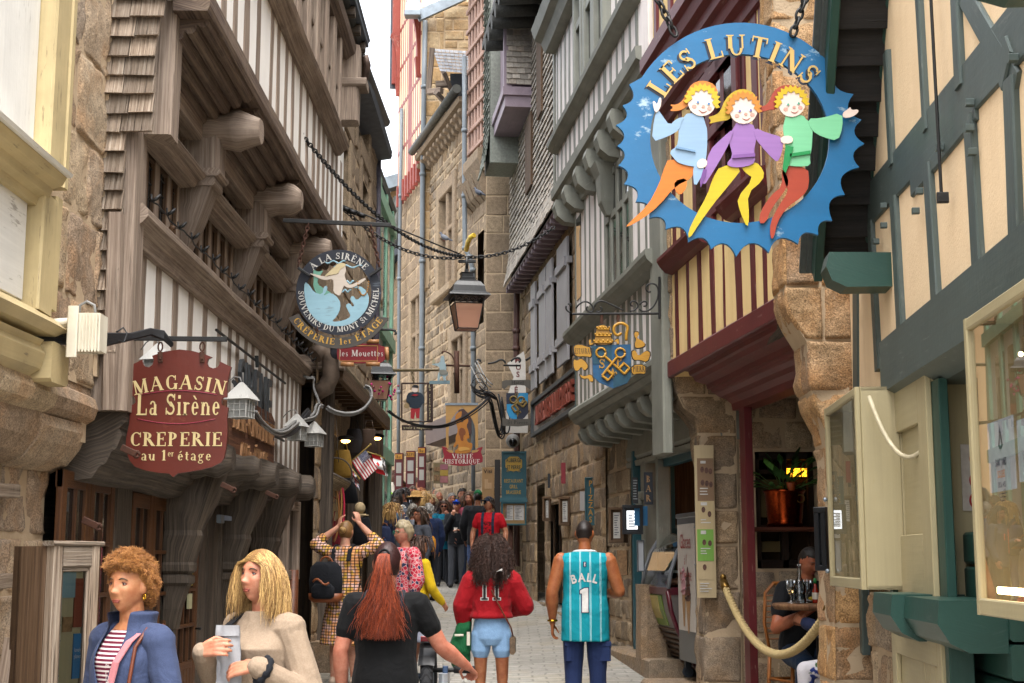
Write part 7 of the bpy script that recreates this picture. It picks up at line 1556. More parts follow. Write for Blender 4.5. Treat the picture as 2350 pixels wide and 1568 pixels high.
# people
tex=bpy.data.textures.new('cloth folds','CLOUDS');tex.noise_scale=.13;tex.noise_depth=2
@mat
def skin(name,c):
 c=sc(c,.85)
 t=NT(name);o=t.co('Object');n=t.noise(o,14,4,.6)
 c=t.mix(t.ramp(t.noise(o,45,4,.65),[(.4,0.0),(.7,.35)]),c,t.mix(1,c,'#e09a88','MULTIPLY'));t.col(t.mix(.6,c,t.mix(1,c,t.ramp(n,[(.3,'#b88a78'),(.7,'#ffffff')]),'MULTIPLY')));t.p(rough=.5,spec=.35,sss=.08);t.b.inputs['Subsurface Radius'].default_value=(.02,.008,.004);t.bump(t.math('ADD',t.noise(o,160,2),t.noise(o,40,4)),.12,.004);return t.m
@mat
def hairm(name,c1,c2):
 t=NT(name);c=t.ramp(t.isl(),[(0,c1),(1,c2)]);c=t.mix(.5,c,t.ramp(t.noise(t.co('Object',(60,60,6)),1.0,3),[(.3,.5),(.7,1.4)]),'MULTIPLY');t.col(c);t.p(rough=.45,spec=.35);t.bump(t.noise(t.co('Object',(220,220,25)),1.0,2),.5,.006);return t.m
def pattern(name,fn):
 if name not in MATS:
  t=NT(name);o=t.n('TexCoord').outputs['Object'];s=t.n('SeparateXYZ',{0:o});t.col(fn(t,o,s.outputs));t.p(rough=.85,spec=.2);t.bump(t.noise(o,9,3,.5,.8),.35,.03);MATS[name]=t.m
 return MATS[name]
def per(t,v,period,duty,ph=0.0):return t.math('LESS_THAN',t.math('FRACT',t.math('ADD',t.math('DIVIDE',v,period),50.0+ph)),duty)
def SK(c='#c99476'):return skin('skin '+c,c)
def HR(c1,c2):return hairm('hair '+c1,c1,c2)
def CL(c,fold=.4):return cloth('fabric '+c,c,fold=fold)
def limb(mb,a,b,ra,rb,n=12):
 a,b=Vector(a),Vector(b);d=b-a;L=d.length
 if L<1e-5:mb.ell(a,ra);return
 d/=L;pts=[a-d*ra*.95,a-d*ra*.7,a,b,b+d*rb*.7,b+d*rb*.95];mb.tube(pts,[ra*.3,ra*.72,ra,rb,rb*.72,rb*.3],n)
def loft(mb,secs,n=20):mb.rings([[Vector((c[0]+rx*math.cos(2*pi*k/n),c[1]+ry*math.sin(2*pi*k/n),z))for k in range(n)]for z,rx,ry,*c in[(q+(0,0))[:5]if len(q)==3 else q for q in secs]],sm=True)
def grow(o,vox,smooth_=4,wr=0.0):
 m=o.modifiers.new('remesh','REMESH');m.mode='VOXEL';m.voxel_size=vox;m.use_smooth_shade=True
 m=o.modifiers.new('smooth','SMOOTH');m.factor=.5;m.iterations=smooth_
 if wr:m=o.modifiers.new('folds','DISPLACE');m.texture=tex;m.strength=wr;m.mid_level=.5;m.texture_coords='LOCAL'
 return o
def hand(mb,w,d,up,side,s=1.0,curl=.35,spread=1.0):
 """wrist point, pointing direction, back-of-hand direction; side=+1 right hand"""
 w,d,up=Vector(w),Vector(d).normalized(),Vector(up);up=(up-d*up.dot(d)).normalized();x=d.cross(up)*side
 P3=lambda a,b,c:w+(x*a+d*b+up*c)*s
 for a in(-.026,-.009,.009,.026):limb(mb,P3(a*.7,.01,0),P3(a,.085,0),.0145*s,.012*s,8)
 for k,(a,L)in enumerate(((-.029,.064),(-.010,.075),(.010,.07),(.028,.054))):
  p=P3(a,.088,0);ang=.15+curl*.5;q=d
  for j in range(3):
   dd=d*math.cos(ang)-up*math.sin(ang)+x*a*3*spread*(j==0);dd.normalize();e=p+dd*L*(.45,.32,.25)[j]*s;limb(mb,p,e,(.0092-.001*j)*s,(.0085-.001*j)*s,8);p=e;ang+=curl*(1.0+.2*j)
 p=P3(-.028,.022,-.004);q=P3(-.052,.055,-.016-.02*curl);limb(mb,p,q,.0125*s,.0105*s,8);limb(mb,q,P3(-.052+.02*curl,.088,-.03-.03*curl),.0102*s,.008*s,8)
FEAT=[(0,.03,.05,.011,.005),(.031,.006,.017,.011,-.009),(-.031,.006,.017,.011,-.009),(0,.002,.0075,.02,.013),(0,-.029,.0115,.0125,.023),(.014,-.035,.008,.008,.009),(-.014,-.035,.008,.008,.009),(.043,-.018,.02,.018,.005),(-.043,-.018,.02,.018,.005),(0,-.057,.019,.006,.006),(0,-.0645,.024,.0028,-.005),(0,-.072,.016,.006,.006),(0,-.085,.02,.006,-.004),(0,-.1,.02,.014,.009)]
def headp(d,age=0.0,fat=1.0,face=True,infl=0.0):
 x,y,z=d.x*.0735*fat,d.y*(.088 if d.y>0 else.1),d.z*.115
 if z<0:
  t=-z/.115;x*=1-.26*t*t
  if y<0:y*=1-.5*t
  else:y*=1+.12*t
 if y>0:y*=1-.1*(1-min(1,abs(x)/.05))*.6
 if infl:q=Vector((x,y,z));return q*(1+infl)
 if face and d.y>0:
  m=min(1,d.y*2.2)
  for x0,z0,sx,sz,a in FEAT:y+=m*a*math.exp(-((x-x0)/sx)**2-((z-z0)/sz)**2)
  if age:
   for sx in(-1,1):
    y-=m*age*.004*math.exp(-(((x-sx*(.026-z*.1-.002))/.004)**2)-((z+.05)/.02)**2);y-=m*age*.003*math.exp(-((x-sx*.035)/.018)**2-((z+.009)/.003)**2)
 return Vector((x,y,z))
def sph(nu,nv,fn,mb,M):
 mb.rings([[M@fn(Vector((math.cos(t)*math.sin(p),math.cos(t)*math.cos(p),math.sin(t))))for p in[2*pi*k/nu for k in range(nu)]]for t in[-pi/2+.02+(pi-.04)*j/nv for j in range(nv+1)]],sm=True)
def hmask(d,st):
 """how much hair grows in this direction of the head"""
 line=.5-.1*abs(d.x)if d.y>.35 else(.5-(.35-d.y)*(1.5 if st!='short' else 1.2))
 if st=='balding':line=.95 if d.y>-.3 else.35-(-.3-d.y)*1.0;return d.z<line+.0 and d.y<.1 and d.z>-.35
 line=max(line,-.55 if st in('short','bun','pony')else-.75)
 return d.z>line+.05*noise.noise(d*6)
def strands(mb,M,n,st,L,wdt,curl,grav,seed,vol=1.0,seg=9,side=0,face=True,sleek=0):
 r=random.Random(seed);k=0
 while k<n:
  d=Vector((r.gauss(0,1),r.gauss(0,1),r.gauss(0,1))).normalized()
  if not hmask(d,st):continue
  k+=1;p=headp(d,face=False)*1.01;part=Vector((.9 if d.x>side else-.9,-.3 if d.y<.3 else-.1,.1 if d.y>.3 else 0));v=(d*.8+Vector((0,-.2,.1))).normalized().lerp((part-d*part.dot(d)).normalized(),sleek).normalized();part=part*(1-.55*(sleek>0));ln=L*r.uniform(.75,1.1)*(1+.5*noise.noise(d*5+Vector((seed,0,0))));stp=ln/seg;pts=[p];ph=r.random()*6.28;q1=d.orthogonal().normalized();cr=r.uniform(.6,1.3)*curl
  part=Vector((.9 if d.x>side else-.9,-.3 if d.y<.3 else-.1,.1 if d.y>.3 else 0))
  for i in range(seg):
   v=(v*(1-grav)+(Vector((0,0,-1))+part*max(0,1-i/3))*grav+Vector((r.gauss(0,.06),r.gauss(0,.06),r.gauss(0,.06)))).normalized()
   p=p+v*stp;e=Vector((p.x/(.084*vol),p.y/(.106*vol),p.z/(.125*vol)))if p.z>-.1 else Vector((p.x/(.13 if not sleek else.092),(p.y+.03)/.085,9 if p.y>.05 else 0))
   if e.length<1:p=Vector((p.x/max(.3,e.length),p.y/max(.3,e.length),p.z))if p.z<.02 else p/max(.3,e.length)
   if p.y>.02 and abs(p.x)<.07 and p.z<.055 and face:p.x=math.copysign(.072+.1*max(0,.02-p.y*.2),p.x+part.x*.02);p.y=min(p.y,.075)
   t=i*1.7+ph;pts.append(p+(q1*math.cos(t)+q1 .cross(d)*math.sin(t))*cr)
  w=wdt*r.uniform(.6,1.3);mb.tube([M@q for q in pts],[w*.8]+[w]*(seg-2)+[w*.7,w*.25],4,caps=False)
BONE=0
def person(label,px,ytop,Y,a,skinc='#c99476',hair=('short','#3a2c22','#5a4636'),top=('#333','long'),bot=('pants','#2c3038'),LA=None,RA=None,head=0.0,nod=0.0,w=1.0,sw=1.0,vox=.011,H=None,legs=None,hatc=None,shoes='#2a2a2c',glasses=None,group='people in the street',age=0,near=False,seat=None,topm=None,botm=None,z0=None,lean=0.0,eyes='#4a3524',bust=0.0,nobody=False,aw=1.0):
 g=gz(Y)if z0 is None else z0;x=at(px,1284,Y).x
 if H is None:H=min(1.93,max(1.42,at(px,ytop,Y).z-g))
 s=H/1.72;M0=Matrix.Translation((x,Y,g))@Matrix.Rotation(-rad(a),4,'Z');V3=lambda p:Vector((p[0]*s,p[1]*s,p[2]*s))
 LA=LA or((-.25,-.02,1.13),(-.25,.07,.9));RA=RA or((.25,-.02,1.13),(.25,.07,.9));shx=.178*sw
 mb=MB();up=lambda z:lean*max(0,z-.95)
 secs=[(z*s,rx*w*s,ry*w*s,0,(yo+up(z))*s)for z,rx,ry,yo in((.82,.1,.08,0),(.9,.155,.105,0),(.98,.15,.105,-.01),(1.1,.13,.095,0),(1.22,.14,.1,0),(1.32,.155,.105,0),(1.4,.13,.085,-.01),(1.45,.07,.06,-.01))]
 loft(mb,secs)
 hc=V3((0,.02+up(1.6),1.605));limb(mb,V3((0,-.012+up(1.42),1.42)),hc+Vector((0,-.02,-.06))*s,.056*s*(1+(w-1)*.4),.05*s)
 Mh=Matrix.Translation(hc)@Matrix.Rotation(-rad(head),4,'Z')@Matrix.Rotation(-rad(nod),4,'X')@Matrix.Scale(s*(1.0 if H>1.3 else 1.1),4)
 sph(84 if near else 40,60 if near else 30,lambda d:headp(d,age,.96+.06*(w>1.1)),mb,Mh)
 for k in(-1,1):mb.ell(Mh@Vector((k*.073,-.012,-.005)),Vector((.011,.019,.031))*s,M=Mh.to_3x3().normalized())
 arms=[]
 for k,(e,wr,*r_)in((-1,LA),(1,RA)):
  S_=V3((k*shx,-.01+up(1.39),1.385));e,wr=V3(e),V3(wr);limb(mb,V3((k*.1,-.01+up(1.39),1.37)),S_,.06*s,.056*s);limb(mb,S_,e,.05*s*w*aw,.04*s*w*aw);limb(mb,e,e.lerp(wr,.3),.04*s*w*aw,.042*s*w*aw);limb(mb,e.lerp(wr,.3),wr,.042*s*w*aw,.026*s);arms.append((S_,e,wr))
  hd=Vector(r_[0])if r_ else(wr-e);hu=Vector(r_[1])if len(r_)>1 else Vector((k,0,.1));cu=r_[2]if len(r_)>2 else.35;hand(mb,wr,hd,hu,k,s*.98,cu)
 if legs is None:legs=[((-.095,0,.9),(-.1,.02,.48),(-.1,-.02,.07)),((.095,0,.9),(.1,.01,.48),(.11,.02,.07))]
 LG=[[V3(p)for p in l]for l in legs]
 for h_,kn,an in LG:limb(mb,h_,kn,.078*s*w,.05*s*w);limb(mb,kn,kn.lerp(an,.35),.048*s,.052*s*w);limb(mb,kn.lerp(an,.35),an,.052*s*w,.034*s)
 body=grow(obj('person',mb,SK(skinc),M=M0,label=label,cat='person',group=group),vox,3 if near else 2)
 tc,sl,*tx=top;hem=tx[0]if tx else.86;inf=tx[1]if len(tx)>1 else.014
 if tc:
  mb=MB();sc=[(z*s,(rx*w+inf)*s,(ry*w+inf)*s,0,(yo+up(z))*s)for z,rx,ry,yo in((hem,.158,.11,0),(max(hem+.02,.98),.155,.11,-.008),(1.1,.14,.103,0),(1.22,.146,.108,.004+bust*.3),(1.3,.158,.112+bust,.004+bust),(1.37,.15,.098,-.008),(1.42,.1,.078,-.012),(1.455,.068,.066,-.012))if z>=hem]
  loft(mb,sc)
  for(S_,e,wr),k in zip(arms,(-1,1)):
   limb(mb,V3((k*.09,-.01+up(1.38),1.375)),S_,(.062+inf*.7)*s,((.058 if sl!='none' else.044)+inf*.7)*s)
   if sl!='none':limb(mb,S_,e if sl!='short' else S_.lerp(e,.55),(.05*w**.5+inf)*s,((.043 if sl!='short' else.047)*w**.5+inf*1.05)*s)
   if sl=='long':limb(mb,e,e.lerp(wr,.94),(.042*w+inf)*s,(.03+inf*.9)*s)
   if sl=='mid':limb(mb,e,e.lerp(wr,.35),(.042*w+inf)*s,(.042+inf*.9)*s)
  grow(obj('shirt' if sl!='long' else 'jacket',mb,topm or CL(tc),body),vox,3,.012 if near else.014)
 bt,bc,*bx=bot
 if bt:
  mb=MB();bi=.012
  if bt=='skirt':
   zl,fl=bx;loft(mb,[(zl*s,(.155*w+fl)*s,(.115*w+fl)*s),((zl+.01)*s,(.155*w+fl+.012)*s,(.115*w+fl+.012)*s),((zl+.9)/2*s,(.165*w+fl*.6)*s,(.125*w+fl*.6)*s),(.92*s,(.165*w)*s,.122*w*s),(1.05*s,.145*w*s,.106*w*s)])
  else:
   zl=bx[0]if bx else.1
   loft(mb,[(z*s,(rx*w+bi)*s,(ry*w+bi)*s)for z,rx,ry in((.8,.1,.085),(.86,.15,.108),(.92,.158,.11),(1.0,.148,.106))])
   if bt=='shorts':loft(mb,[(.97*s,.15*w*s+.012,.108*w*s+.012),(1.1*s,.136*w*s+.01,.1*w*s+.01)])
   for h_,kn,an in LG:
    if bt=='pants':limb(mb,h_,kn,(.08*w+bi)*s,(.056*w+bi)*s);limb(mb,kn,an,(.056*w+bi)*s,(.042+bi)*s)
    else:limb(mb,h_,h_.lerp(kn,min(1,(.9-zl)/.42)),(.08*w+bi)*s,(.07*w+bi*1.6)*s)
  grow(obj('trousers' if bt=='pants' else('shorts' if bt=='shorts' else 'skirt'),mb,botm or CL(bc),body),vox,3,.01)
 if shoes:
  for h_,kn,an in LG:
   mb=MB();limb(mb,an+V3((0,-.03,-.025)),an+V3((0,.12,-.04)),.042*s,.036*s);limb(mb,an,an+V3((0,.0,-.03)),.04*s,.042*s);grow(obj('shoe',mb,CL(shoes),body),.014,2)
 if hair:
  st,c1,c2=hair;hm=HR(c1,c2);mb=MB();nn=.6 if st in('curly','afro')else.25
  inf_={'short':.07,'balding':.035,'bun':.07,'pony':.07,'curly':.22,'afro':.3,'bob':.13,'long':.12,'buzz':.022}[st];s2='short' if st=='buzz' else st
  sph(48,34,lambda d:(headp(d,face=False,infl=inf_*(1+nn*noise.noise(d*5)))if hmask(d,s2)else headp(d,face=False)*.86),mb,Mh)
  if st in('bob','long'):
   zl=-.17 if st=='bob' else-.26;r0=1.0
   mb.rings([[Mh@Vector((.088*math.sin(q)*f,-.02+.1*math.cos(q)*-1*f,z))for q in[-1.9+3.8*k/16 for k in range(17)]]+[Mh@Vector((.07*math.sin(q)*f,-.02-.08*math.cos(q)*f,z))for q in[1.9-3.8*k/16 for k in range(17)]]for z,f in((.02,.95),(-.05,1.08),(-.1,1.12),(zl*.8,1.12),(zl,1.0))],sm=True)
  if st=='bun':mb.ell(Mh@Vector((0,-.115,.015)),Vector((.038,.034,.036))*s,nz=.15,nf=4);mb.ell(Mh@Vector((0,-.13,.02)),Vector((.028,.025,.026))*s,nz=.2,nf=5)
  if not near and st in('curly','bob','long','short'):strands(mb,Mh,90,'short' if st=='short' else st,{'curly':.07,'bob':.2,'long':.3,'short':.04}[st],.006,.012 if st=='curly' else.003,.35,px,1.02)
  ho=obj('hair',mb,hm,body)
 if hatc:
  kind,c=hatc;mb=MB()
  if kind=='cap':
   sph(30,16,lambda d:headp(d,face=False,infl=.12)if d.z>.28-.12*d.y else headp(d,face=False)*.8,mb,Mh)
   mb.rings([[Mh@Vector((.075*math.sin(q)*f,.07+.1*math.cos(q)*f2,z+.012*math.cos(q)))for q in[-1.45+2.9*k/12 for k in range(13)]]+[Mh@Vector((.07*math.sin(q)*f,.05+.1*math.cos(q)*f2*.2,z-.004))for q in[1.45-2.9*k/12 for k in range(13)]]for z,f,f2 in((.046,1,.9),(.05,1.02,.92),(.054,1,.9))],sm=True)
  else:
   mb.lathe([(.19,.035),(.185,.042),(.13,.055),(.1,.06),(.098,.1),(.085,.14),(.05,.155),(.01,.158)],Mh@Matrix.Translation((0,-.01,0)),28)
  obj('hat',mb,CL(c),body)
 if nobody:return body,Mh,s
 if near or vox<.0112:
  wm=MB();im=MB();bm=MB();lm=MB()
  for k in(-1,1):
   c=Vector((k*.031,.0605,.005));wm.ell(Mh@c,Vector((.0118,.0118,.0118))*s,nu=14,nv=10);im.ell(Mh@(c+Vector((0,.0075,0))),Vector((.0058,.0058,.0058))*s,nu=12,nv=8)
   bm.tube([Mh@Vector((k*(.016+.032*f),headp(Vector((k*(.016+.032*f)/.0735,.85,.2))).y*0+.0815-.016*f*f,.023+.006*math.sin(f*pi)-.004*f))for f in(0,.33,.66,1)],[.003*s,.0035*s,.003*s,.0015*s],5)
   lm.tube([Mh@(c+Vector((k*(-.0135+.027*f),.0125*math.sin(pi*(.1+.8*f))*.95+.0015,.0062*math.sin(pi*f)+.001)))for f in[i/8 for i in range(9)]],.0028*s,5)
   lm.tube([Mh@(c+Vector((k*(-.0135+.027*f),.0122*math.sin(pi*(.1+.8*f))*.95+.001,-.0065*math.sin(pi*f)-.001)))for f in[i/8 for i in range(9)]],.002*s,5)
  obj('eye',wm,plain('eye white','#a89e98',.15,bump=0),body);obj('iris',im,plain('iris '+eyes,eyes,.1,bump=0),body);obj('eyebrow',bm,HR(*(hair[1:]if hair else('#3a2c22','#4a3a2c'))),body);obj('eyelid',lm,SK('#7d4e3c'),body)
  lp=MB();lp.tube([Mh@Vector((-.022+.044*f,.0715+.0075*math.sin(pi*f),-.0625-.0015*abs(f-.5)))for f in[i/8 for i in range(9)]],[.0012*s]+[.0035*s]*7+[.0012*s],6);lp.tube([Mh@Vector((-.018+.036*f,.0705+.0075*math.sin(pi*f),-.0695))for f in[i/8 for i in range(9)]],[.001*s]+[.004*s]*7+[.001*s],6);obj('lips',lp,SK('#9a5548'),body)
 if glasses:
  mb=MB();dk=glasses=='sun'
  for k in(-1,1):
   ring=[Mh@Vector((k*.033+.024*math.cos(q),.098-.012*abs(math.cos(q)+k)*.4,.004+.018*math.sin(q)))for q in[i*pi/8 for i in range(17)]];mb.tube(ring,.0022*s,5,caps=False);mb.tube([Mh@Vector((k*.056,.09,.008)),Mh@Vector((k*.078,-.01,.008))],.002*s,5)
   if dk:mb.rings([ring[:16],[p+(Mh.to_3x3()@Vector((0,.002,0)))for p in ring[:16]]])
  mb.tube([Mh@Vector((-.01,.1,.008)),Mh@Vector((.01,.1,.008))],.002*s,5);obj('glasses',mb,plain('frame '+glasses,{'sun':'#101012','green':'#3f8a6a'}.get(glasses,'#2a2422'),.25),body)
 return body,Mh,s
def project(name,mb,m,body,tgt,off=.004,sub=2):
 o=obj(name,mb,m,body);q=o.modifiers.new('s','SUBSURF');q.subdivision_type='SIMPLE';q.levels=q.render_levels=sub;q=o.modifiers.new('w','SHRINKWRAP');q.target=tgt;q.wrap_method='PROJECT';q.use_project_y=True;q.use_project_z=False;q.use_negative_direction=True;q.use_positive_direction=True;q.offset=off;return o
def kid(b,nm):return[c for c in COL.objects if c.parent==b and c.name.split('.')[0]==nm][0]
def backpack(label,body,c,s,w=.3,h=.4,d=.14,z=1.16,off=(0,0),trim=None,strap=True,front=-1):
 t=thing('backpack',label,'backpack',M=body.matrix_basis.copy());mb=MB();cx,y=off[0],front*(.13+d/2)+off[1]
 loft(mb,[(zz*s+0,w/2*f*s,d/2*f*s,cx*s,y*s)for zz,f in((z-h/2,.75),(z-h/2+.03,.98),(z,1.05),(z+h/2-.06,.95),(z+h/2,.6))],24);loft(mb,[(zz*s,w/2.8*f*s,.05*f*s,cx*s,(y+front*d*.5)*s)for zz,f in((z-h*.42,.7),(z-h*.36,1),(z-.06,1),(z-.02,.7))],20)
 obj('bag',mb,CL(c),t)
 if trim:
  mb=MB();loft(mb,[(zz*s,w/2*f*s,d/2*f*s,cx*s,y*s)for zz,f in((z-h/2-.005,.78),(z-h/2+.03,1.03),(z-h/2+.09,1.06))],24);mb.tube([Vector(((cx+.07*math.cos(q))*s,y*s,(z+h/2-.02+.07*math.sin(q))*s))for q in[i*pi/8 for i in range(9)]],.01*s,6);mb.tube([Vector(((cx-.09+.18*i/6)*s,(y+front*(d*.5+.06))*s,(z-.0+.03*math.sin(i))*s))for i in range(7)],.012*s,6);obj('leather_trim',mb,plain('tan leather',trim,.5),t)
 if strap:
  mb=MB()
  for k in(-1,1):mb.rings([[Vector(((k*.09+q)*s,yy*s,zz*s))for q in(-.022,.022)]+[Vector(((k*.09+q)*s,(yy+.012)*s,(zz+.012)*s))for q in(.022,-.022)]for yy,zz in((-.15,1.3),(-.11,1.41),(-.02,1.462),(.07,1.43),(.128,1.34),(.14,1.22),(.125,1.1),(.0,1.0))])
  obj('strap',mb,CL(c),t)
 return t
DN=lambda k,x=.25,y=.02:((k*x,-.02,1.13),(k*(x+.005),.06+y,.9))
MOUTH=lambda k:((k*.22,.1,1.1),(k*.05,.2,1.4),(-k*.15,.1,.6),(0,1,.3),.9)
FRONT=lambda k,z=1.05:((k*.23,.0,1.12),(k*.1,.24,z),(-k*.6,.6,.1),(0,.3,1),.5)
Mjac=cloth('slate blue jersey','#39435f',fold=.5);Mstr=pattern('wine striped jersey',lambda t,o,s:t.mix(per(t,s[2],.0165,.42),'#5c1a30','#c9c0bc'))
b,Mh,s=person('older woman with curly ginger hair in a blue zip jacket over a striped top',306,1281,5.75,214,'#c08a62',None,(None,'long'),(None,None),head=-9,nod=-3,vox=.0045,near=True,age=1.0,shoes=None,w=.95,sw=.92,LA=DN(-1,.235),RA=DN(1,.235),eyes='#3a2a20',group=None)
def vjacket(b,s,m,w=.96):
 mb=MB()
 def sec(z,rx,ry,gap,yo=0):
  out=[Vector(((rx+.014)*w*s*math.sin(q),(yo+(ry+.016)*w*math.cos(q))*s,z*s))for q in[gap+(2*pi-2*gap)*k/30 for k in range(31)]];inn=[Vector((p.x*.95,p.y*.95,p.z))for p in reversed(out)];return out+inn
 mb.rings([sec(.8,.165,.12,.03),sec(.98,.155,.115,.03),sec(1.1,.146,.112,.05,.01),sec(1.2,.152,.118,.12,.018),sec(1.28,.162,.125,.3,.02),sec(1.34,.158,.115,.45,.01),sec(1.4,.125,.095,.55,-.008),sec(1.44,.085,.085,.6,-.01),sec(1.49,.095,.098,.75,-.01),sec(1.5,.096,.1,.8,-.01)],sm=True)
 return mb
mb=MB();loft(mb,[(z*s,(rx+.004)*s,(ry+.005)*s,0,yo*s)for z,rx,ry,yo in((.9,.155,.11,0),(1.1,.13,.1,0),(1.22,.142,.112,.012),(1.3,.155,.118,.014),(1.38,.13,.09,-.005),(1.425,.085,.07,-.008))]);grow(obj('shirt',mb,Mstr,b),.008,3)
mb=vjacket(b,s,Mjac)
jo=obj('jacket',mb,Mjac,b);q=jo.modifiers.new('s','SUBSURF');q.levels=q.render_levels=2;q=jo.modifiers.new('f','DISPLACE');q.texture=tex;q.strength=.014;q.texture_coords='LOCAL'
for k in(-1,1):
 mb=MB();S_,e,wr=Vector((k*.163,-.01,1.38))*s,Vector((k*.235,-.02,1.13))*s,Vector((k*.24,.08,.9))*s;limb(mb,Vector((k*.09,-.012,1.385))*s,S_,.072*s,.074*s);limb(mb,S_,e,.071*s,.057*s);limb(mb,e,wr,.058*s,.042*s);grow(obj('sleeve',mb,Mjac,b),.008,3,.014)
mb=MB();mb.tube([Vector((0,.135,z))*s*1.0 for z in(.82,.95,1.05)]+[Vector((.004,.143*1.05,1.14))*s],.005,5);mb.box(-.005,.005,.148*s,.156*s,1.1*s,1.14*s);obj('zip',mb,M_zinc,b)
mb=MB();strands(mb,Mh,4500,'short',.042,.001,.008,.06,5,1.03,8,face=False);sph(40,30,lambda d:headp(d,face=False,infl=.075*(1+.6*noise.noise(d*5)))if hmask(d,'short')else headp(d,face=False)*.86,mb,Mh);obj('hair',mb,HR('#70411f','#c28a4e'),b)
mb=MB();mb.tube([Mh@Vector((-.078+.006*math.cos(q),-.012,-.045+.011*math.sin(q)))for q in[i*pi/6 for i in range(13)]],.003,5);mb.tube([Mh@Vector((.078+.006*math.cos(q),-.012,-.045+.011*math.sin(q)))for q in[i*pi/6 for i in range(13)]],.003,5);obj('earring',mb,plain('gold','#d9a83a',.25,1),b)
t=thing('bag_strap','pink lettered shoulder strap across the blue zip jacket','strap',M=b.matrix_basis.copy())
sp=[(-.1,-.05,1.43),(-.105,.03,1.425),(-.1,.09,1.38),(-.085,.142,1.3),(-.07,.158,1.2),(-.06,.152,1.1),(-.05,.15,.95),(-.04,.152,.8)]
mb=MB();mb.rings([[Vector((x+q,y+.0,z))*s for q in(-.019,.019)]+[Vector((x+q,y+.006,z))*s for q in(.019,-.019)]for x,y,z in sp]);obj('webbing',mb,CL('#b5757a',.1),t)
mb=MB();text(mb,'& LOMBA  DEVOTA  & LOMBA',.02*s,Matrix.Translation(Vector((-.06,.161,1.08))*s)@Matrix.Rotation(pi,4,'Z')@Matrix.Rotation(rad(86),4,'Y'),'sans',bold=.02,depth=.001,track=.06);obj('lettering',mb,plain('strap print white','#d9d0cc',.7),t)
mb=MB();mb.tube([Vector((-.135,y,z))*s for y,z in((-.06,1.44),(.03,1.43),(.09,1.36),(.12,1.2),(.1,1.0),(.05,.85))],.008,6);obj('leather_strap',mb,plain('brown leather strap','#6a3218',.5),t)
Mknit=cloth('beige knit','#94826f','#83715f',sc=160,fold=.35)
b,Mh,s=person('blonde woman in a beige knitted sweater holding a white paper bag',606,1262,6.1,214,'#c98f72',None,('#b39f8c','long',.84,.02),(None,None),head=4,nod=-6,vox=.0045,near=True,shoes=None,topm=Mknit,w=.93,sw=.86,bust=.02,eyes='#4a5560',group=None,RA=((.2,.06,1.12),(.06,.3,1.3),(-.9,-.05,.15),(.1,1,.2),.55),LA=((-.255,-.04,1.1),(-.165,.21,1.24),(.85,.35,-.15),(-.1,.8,.6),.4))
mb=MB();strands(mb,Mh,5000,'long',.245,.001,.0025,.45,9,.95,12,side=-.1,sleek=.95);sph(48,34,lambda d:headp(d,face=False,infl=.045)if hmask(d,'long')else headp(d,face=False)*.86,mb,Mh);obj('hair',mb,HR('#6d4c28','#c9a468'),b)
mb=MB();mb.ell(Mh@Vector((-.08,-.01,-.04)),.006);mb.ell(Mh@Vector((.08,-.01,-.04)),.006);obj('earring',mb,plain('gold','#d9a83a',.25,1),b)
mb=MB();wv=Vector((-.165,.21,1.24)).lerp(Vector((-.255,-.04,1.1)),.14)*s;dv=(Vector((-.165,.21,1.24))-Vector((-.255,-.04,1.1))).normalized();o1=dv.orthogonal().normalized();o2=dv.cross(o1)
mb.tube([wv+(o1*math.cos(q)+o2*math.sin(q))*(.047+.004*math.sin(q*7))for q in[i*pi/14 for i in range(29)]],[.014+.004*math.sin(i*2.1)for i in range(29)],8,caps=False);obj('wrist_scrunchie',mb,CL('#15171d'),b)
mb=MB();loft(mb,[(z*s,.175*s,.13*s)for z in(.7,.78,.86,.9)]);grow(obj('trousers',mb,CL('#b9bcc9'),b),.01,3,.016)
mb=MB();mb.rings([[Vector((x+q,y,z))*s for q in(-.018,.018)]+[Vector((x+q,y+.01,z))*s for q in(.018,-.018)]for x,y,z in((.09,-.1,1.44),(.1,.02,1.445),(.11,.1,1.39),(.12,.155,1.28),(.13,.16,1.2),(.14,.16,1.05))]);obj('bag_strap',mb,CL('#17181c'),b)
pb=thing('paper_bag','crumpled white paper bag held by the blonde woman','paper bag',at(522,1508,5.92),rad(-14));mb=MB()
def pbf(sd):return lambda a,q:Vector(((a-.5)*(.1+.012*q)+.012*q+.004*noise.noise(Vector((a*4,q*5,sd))),sd*.012*math.sin(pi*min(1,a*1.0))+.012*noise.noise(Vector((a*3,q*4,7+sd))),.125-.27*q))
mb.grid(pbf(1),10,14);mb.grid(pbf(-1),10,14);mb.grid(lambda a,q:pbf(-1)(a,.16*q)+Vector((0,-.007-.004*q,.003)),10,3);obj('paper',mb,plain('white kraft paper','#9c9c9f',.7,bump=.2),pb)
b,Mh,s=person('woman with a long red ponytail in a black T-shirt pushing a folded scooter',888,1246,8.0,4,'#c98a72',('pony','#2a1414','#5a2a20'),('#090a0c','short',.84,.014),('pants','#1a1c22'),vox=.007,near=True,w=1.12,sw=1.0,LA=((-.25,-.02,1.12),(-.25,.06,.88)),RA=((.3,.06,1.15),(.435,.2,1.03),(.25,.9,-.4),(.5,.3,.9),1.0),group=None)
mb=MB();r=random.Random(3)
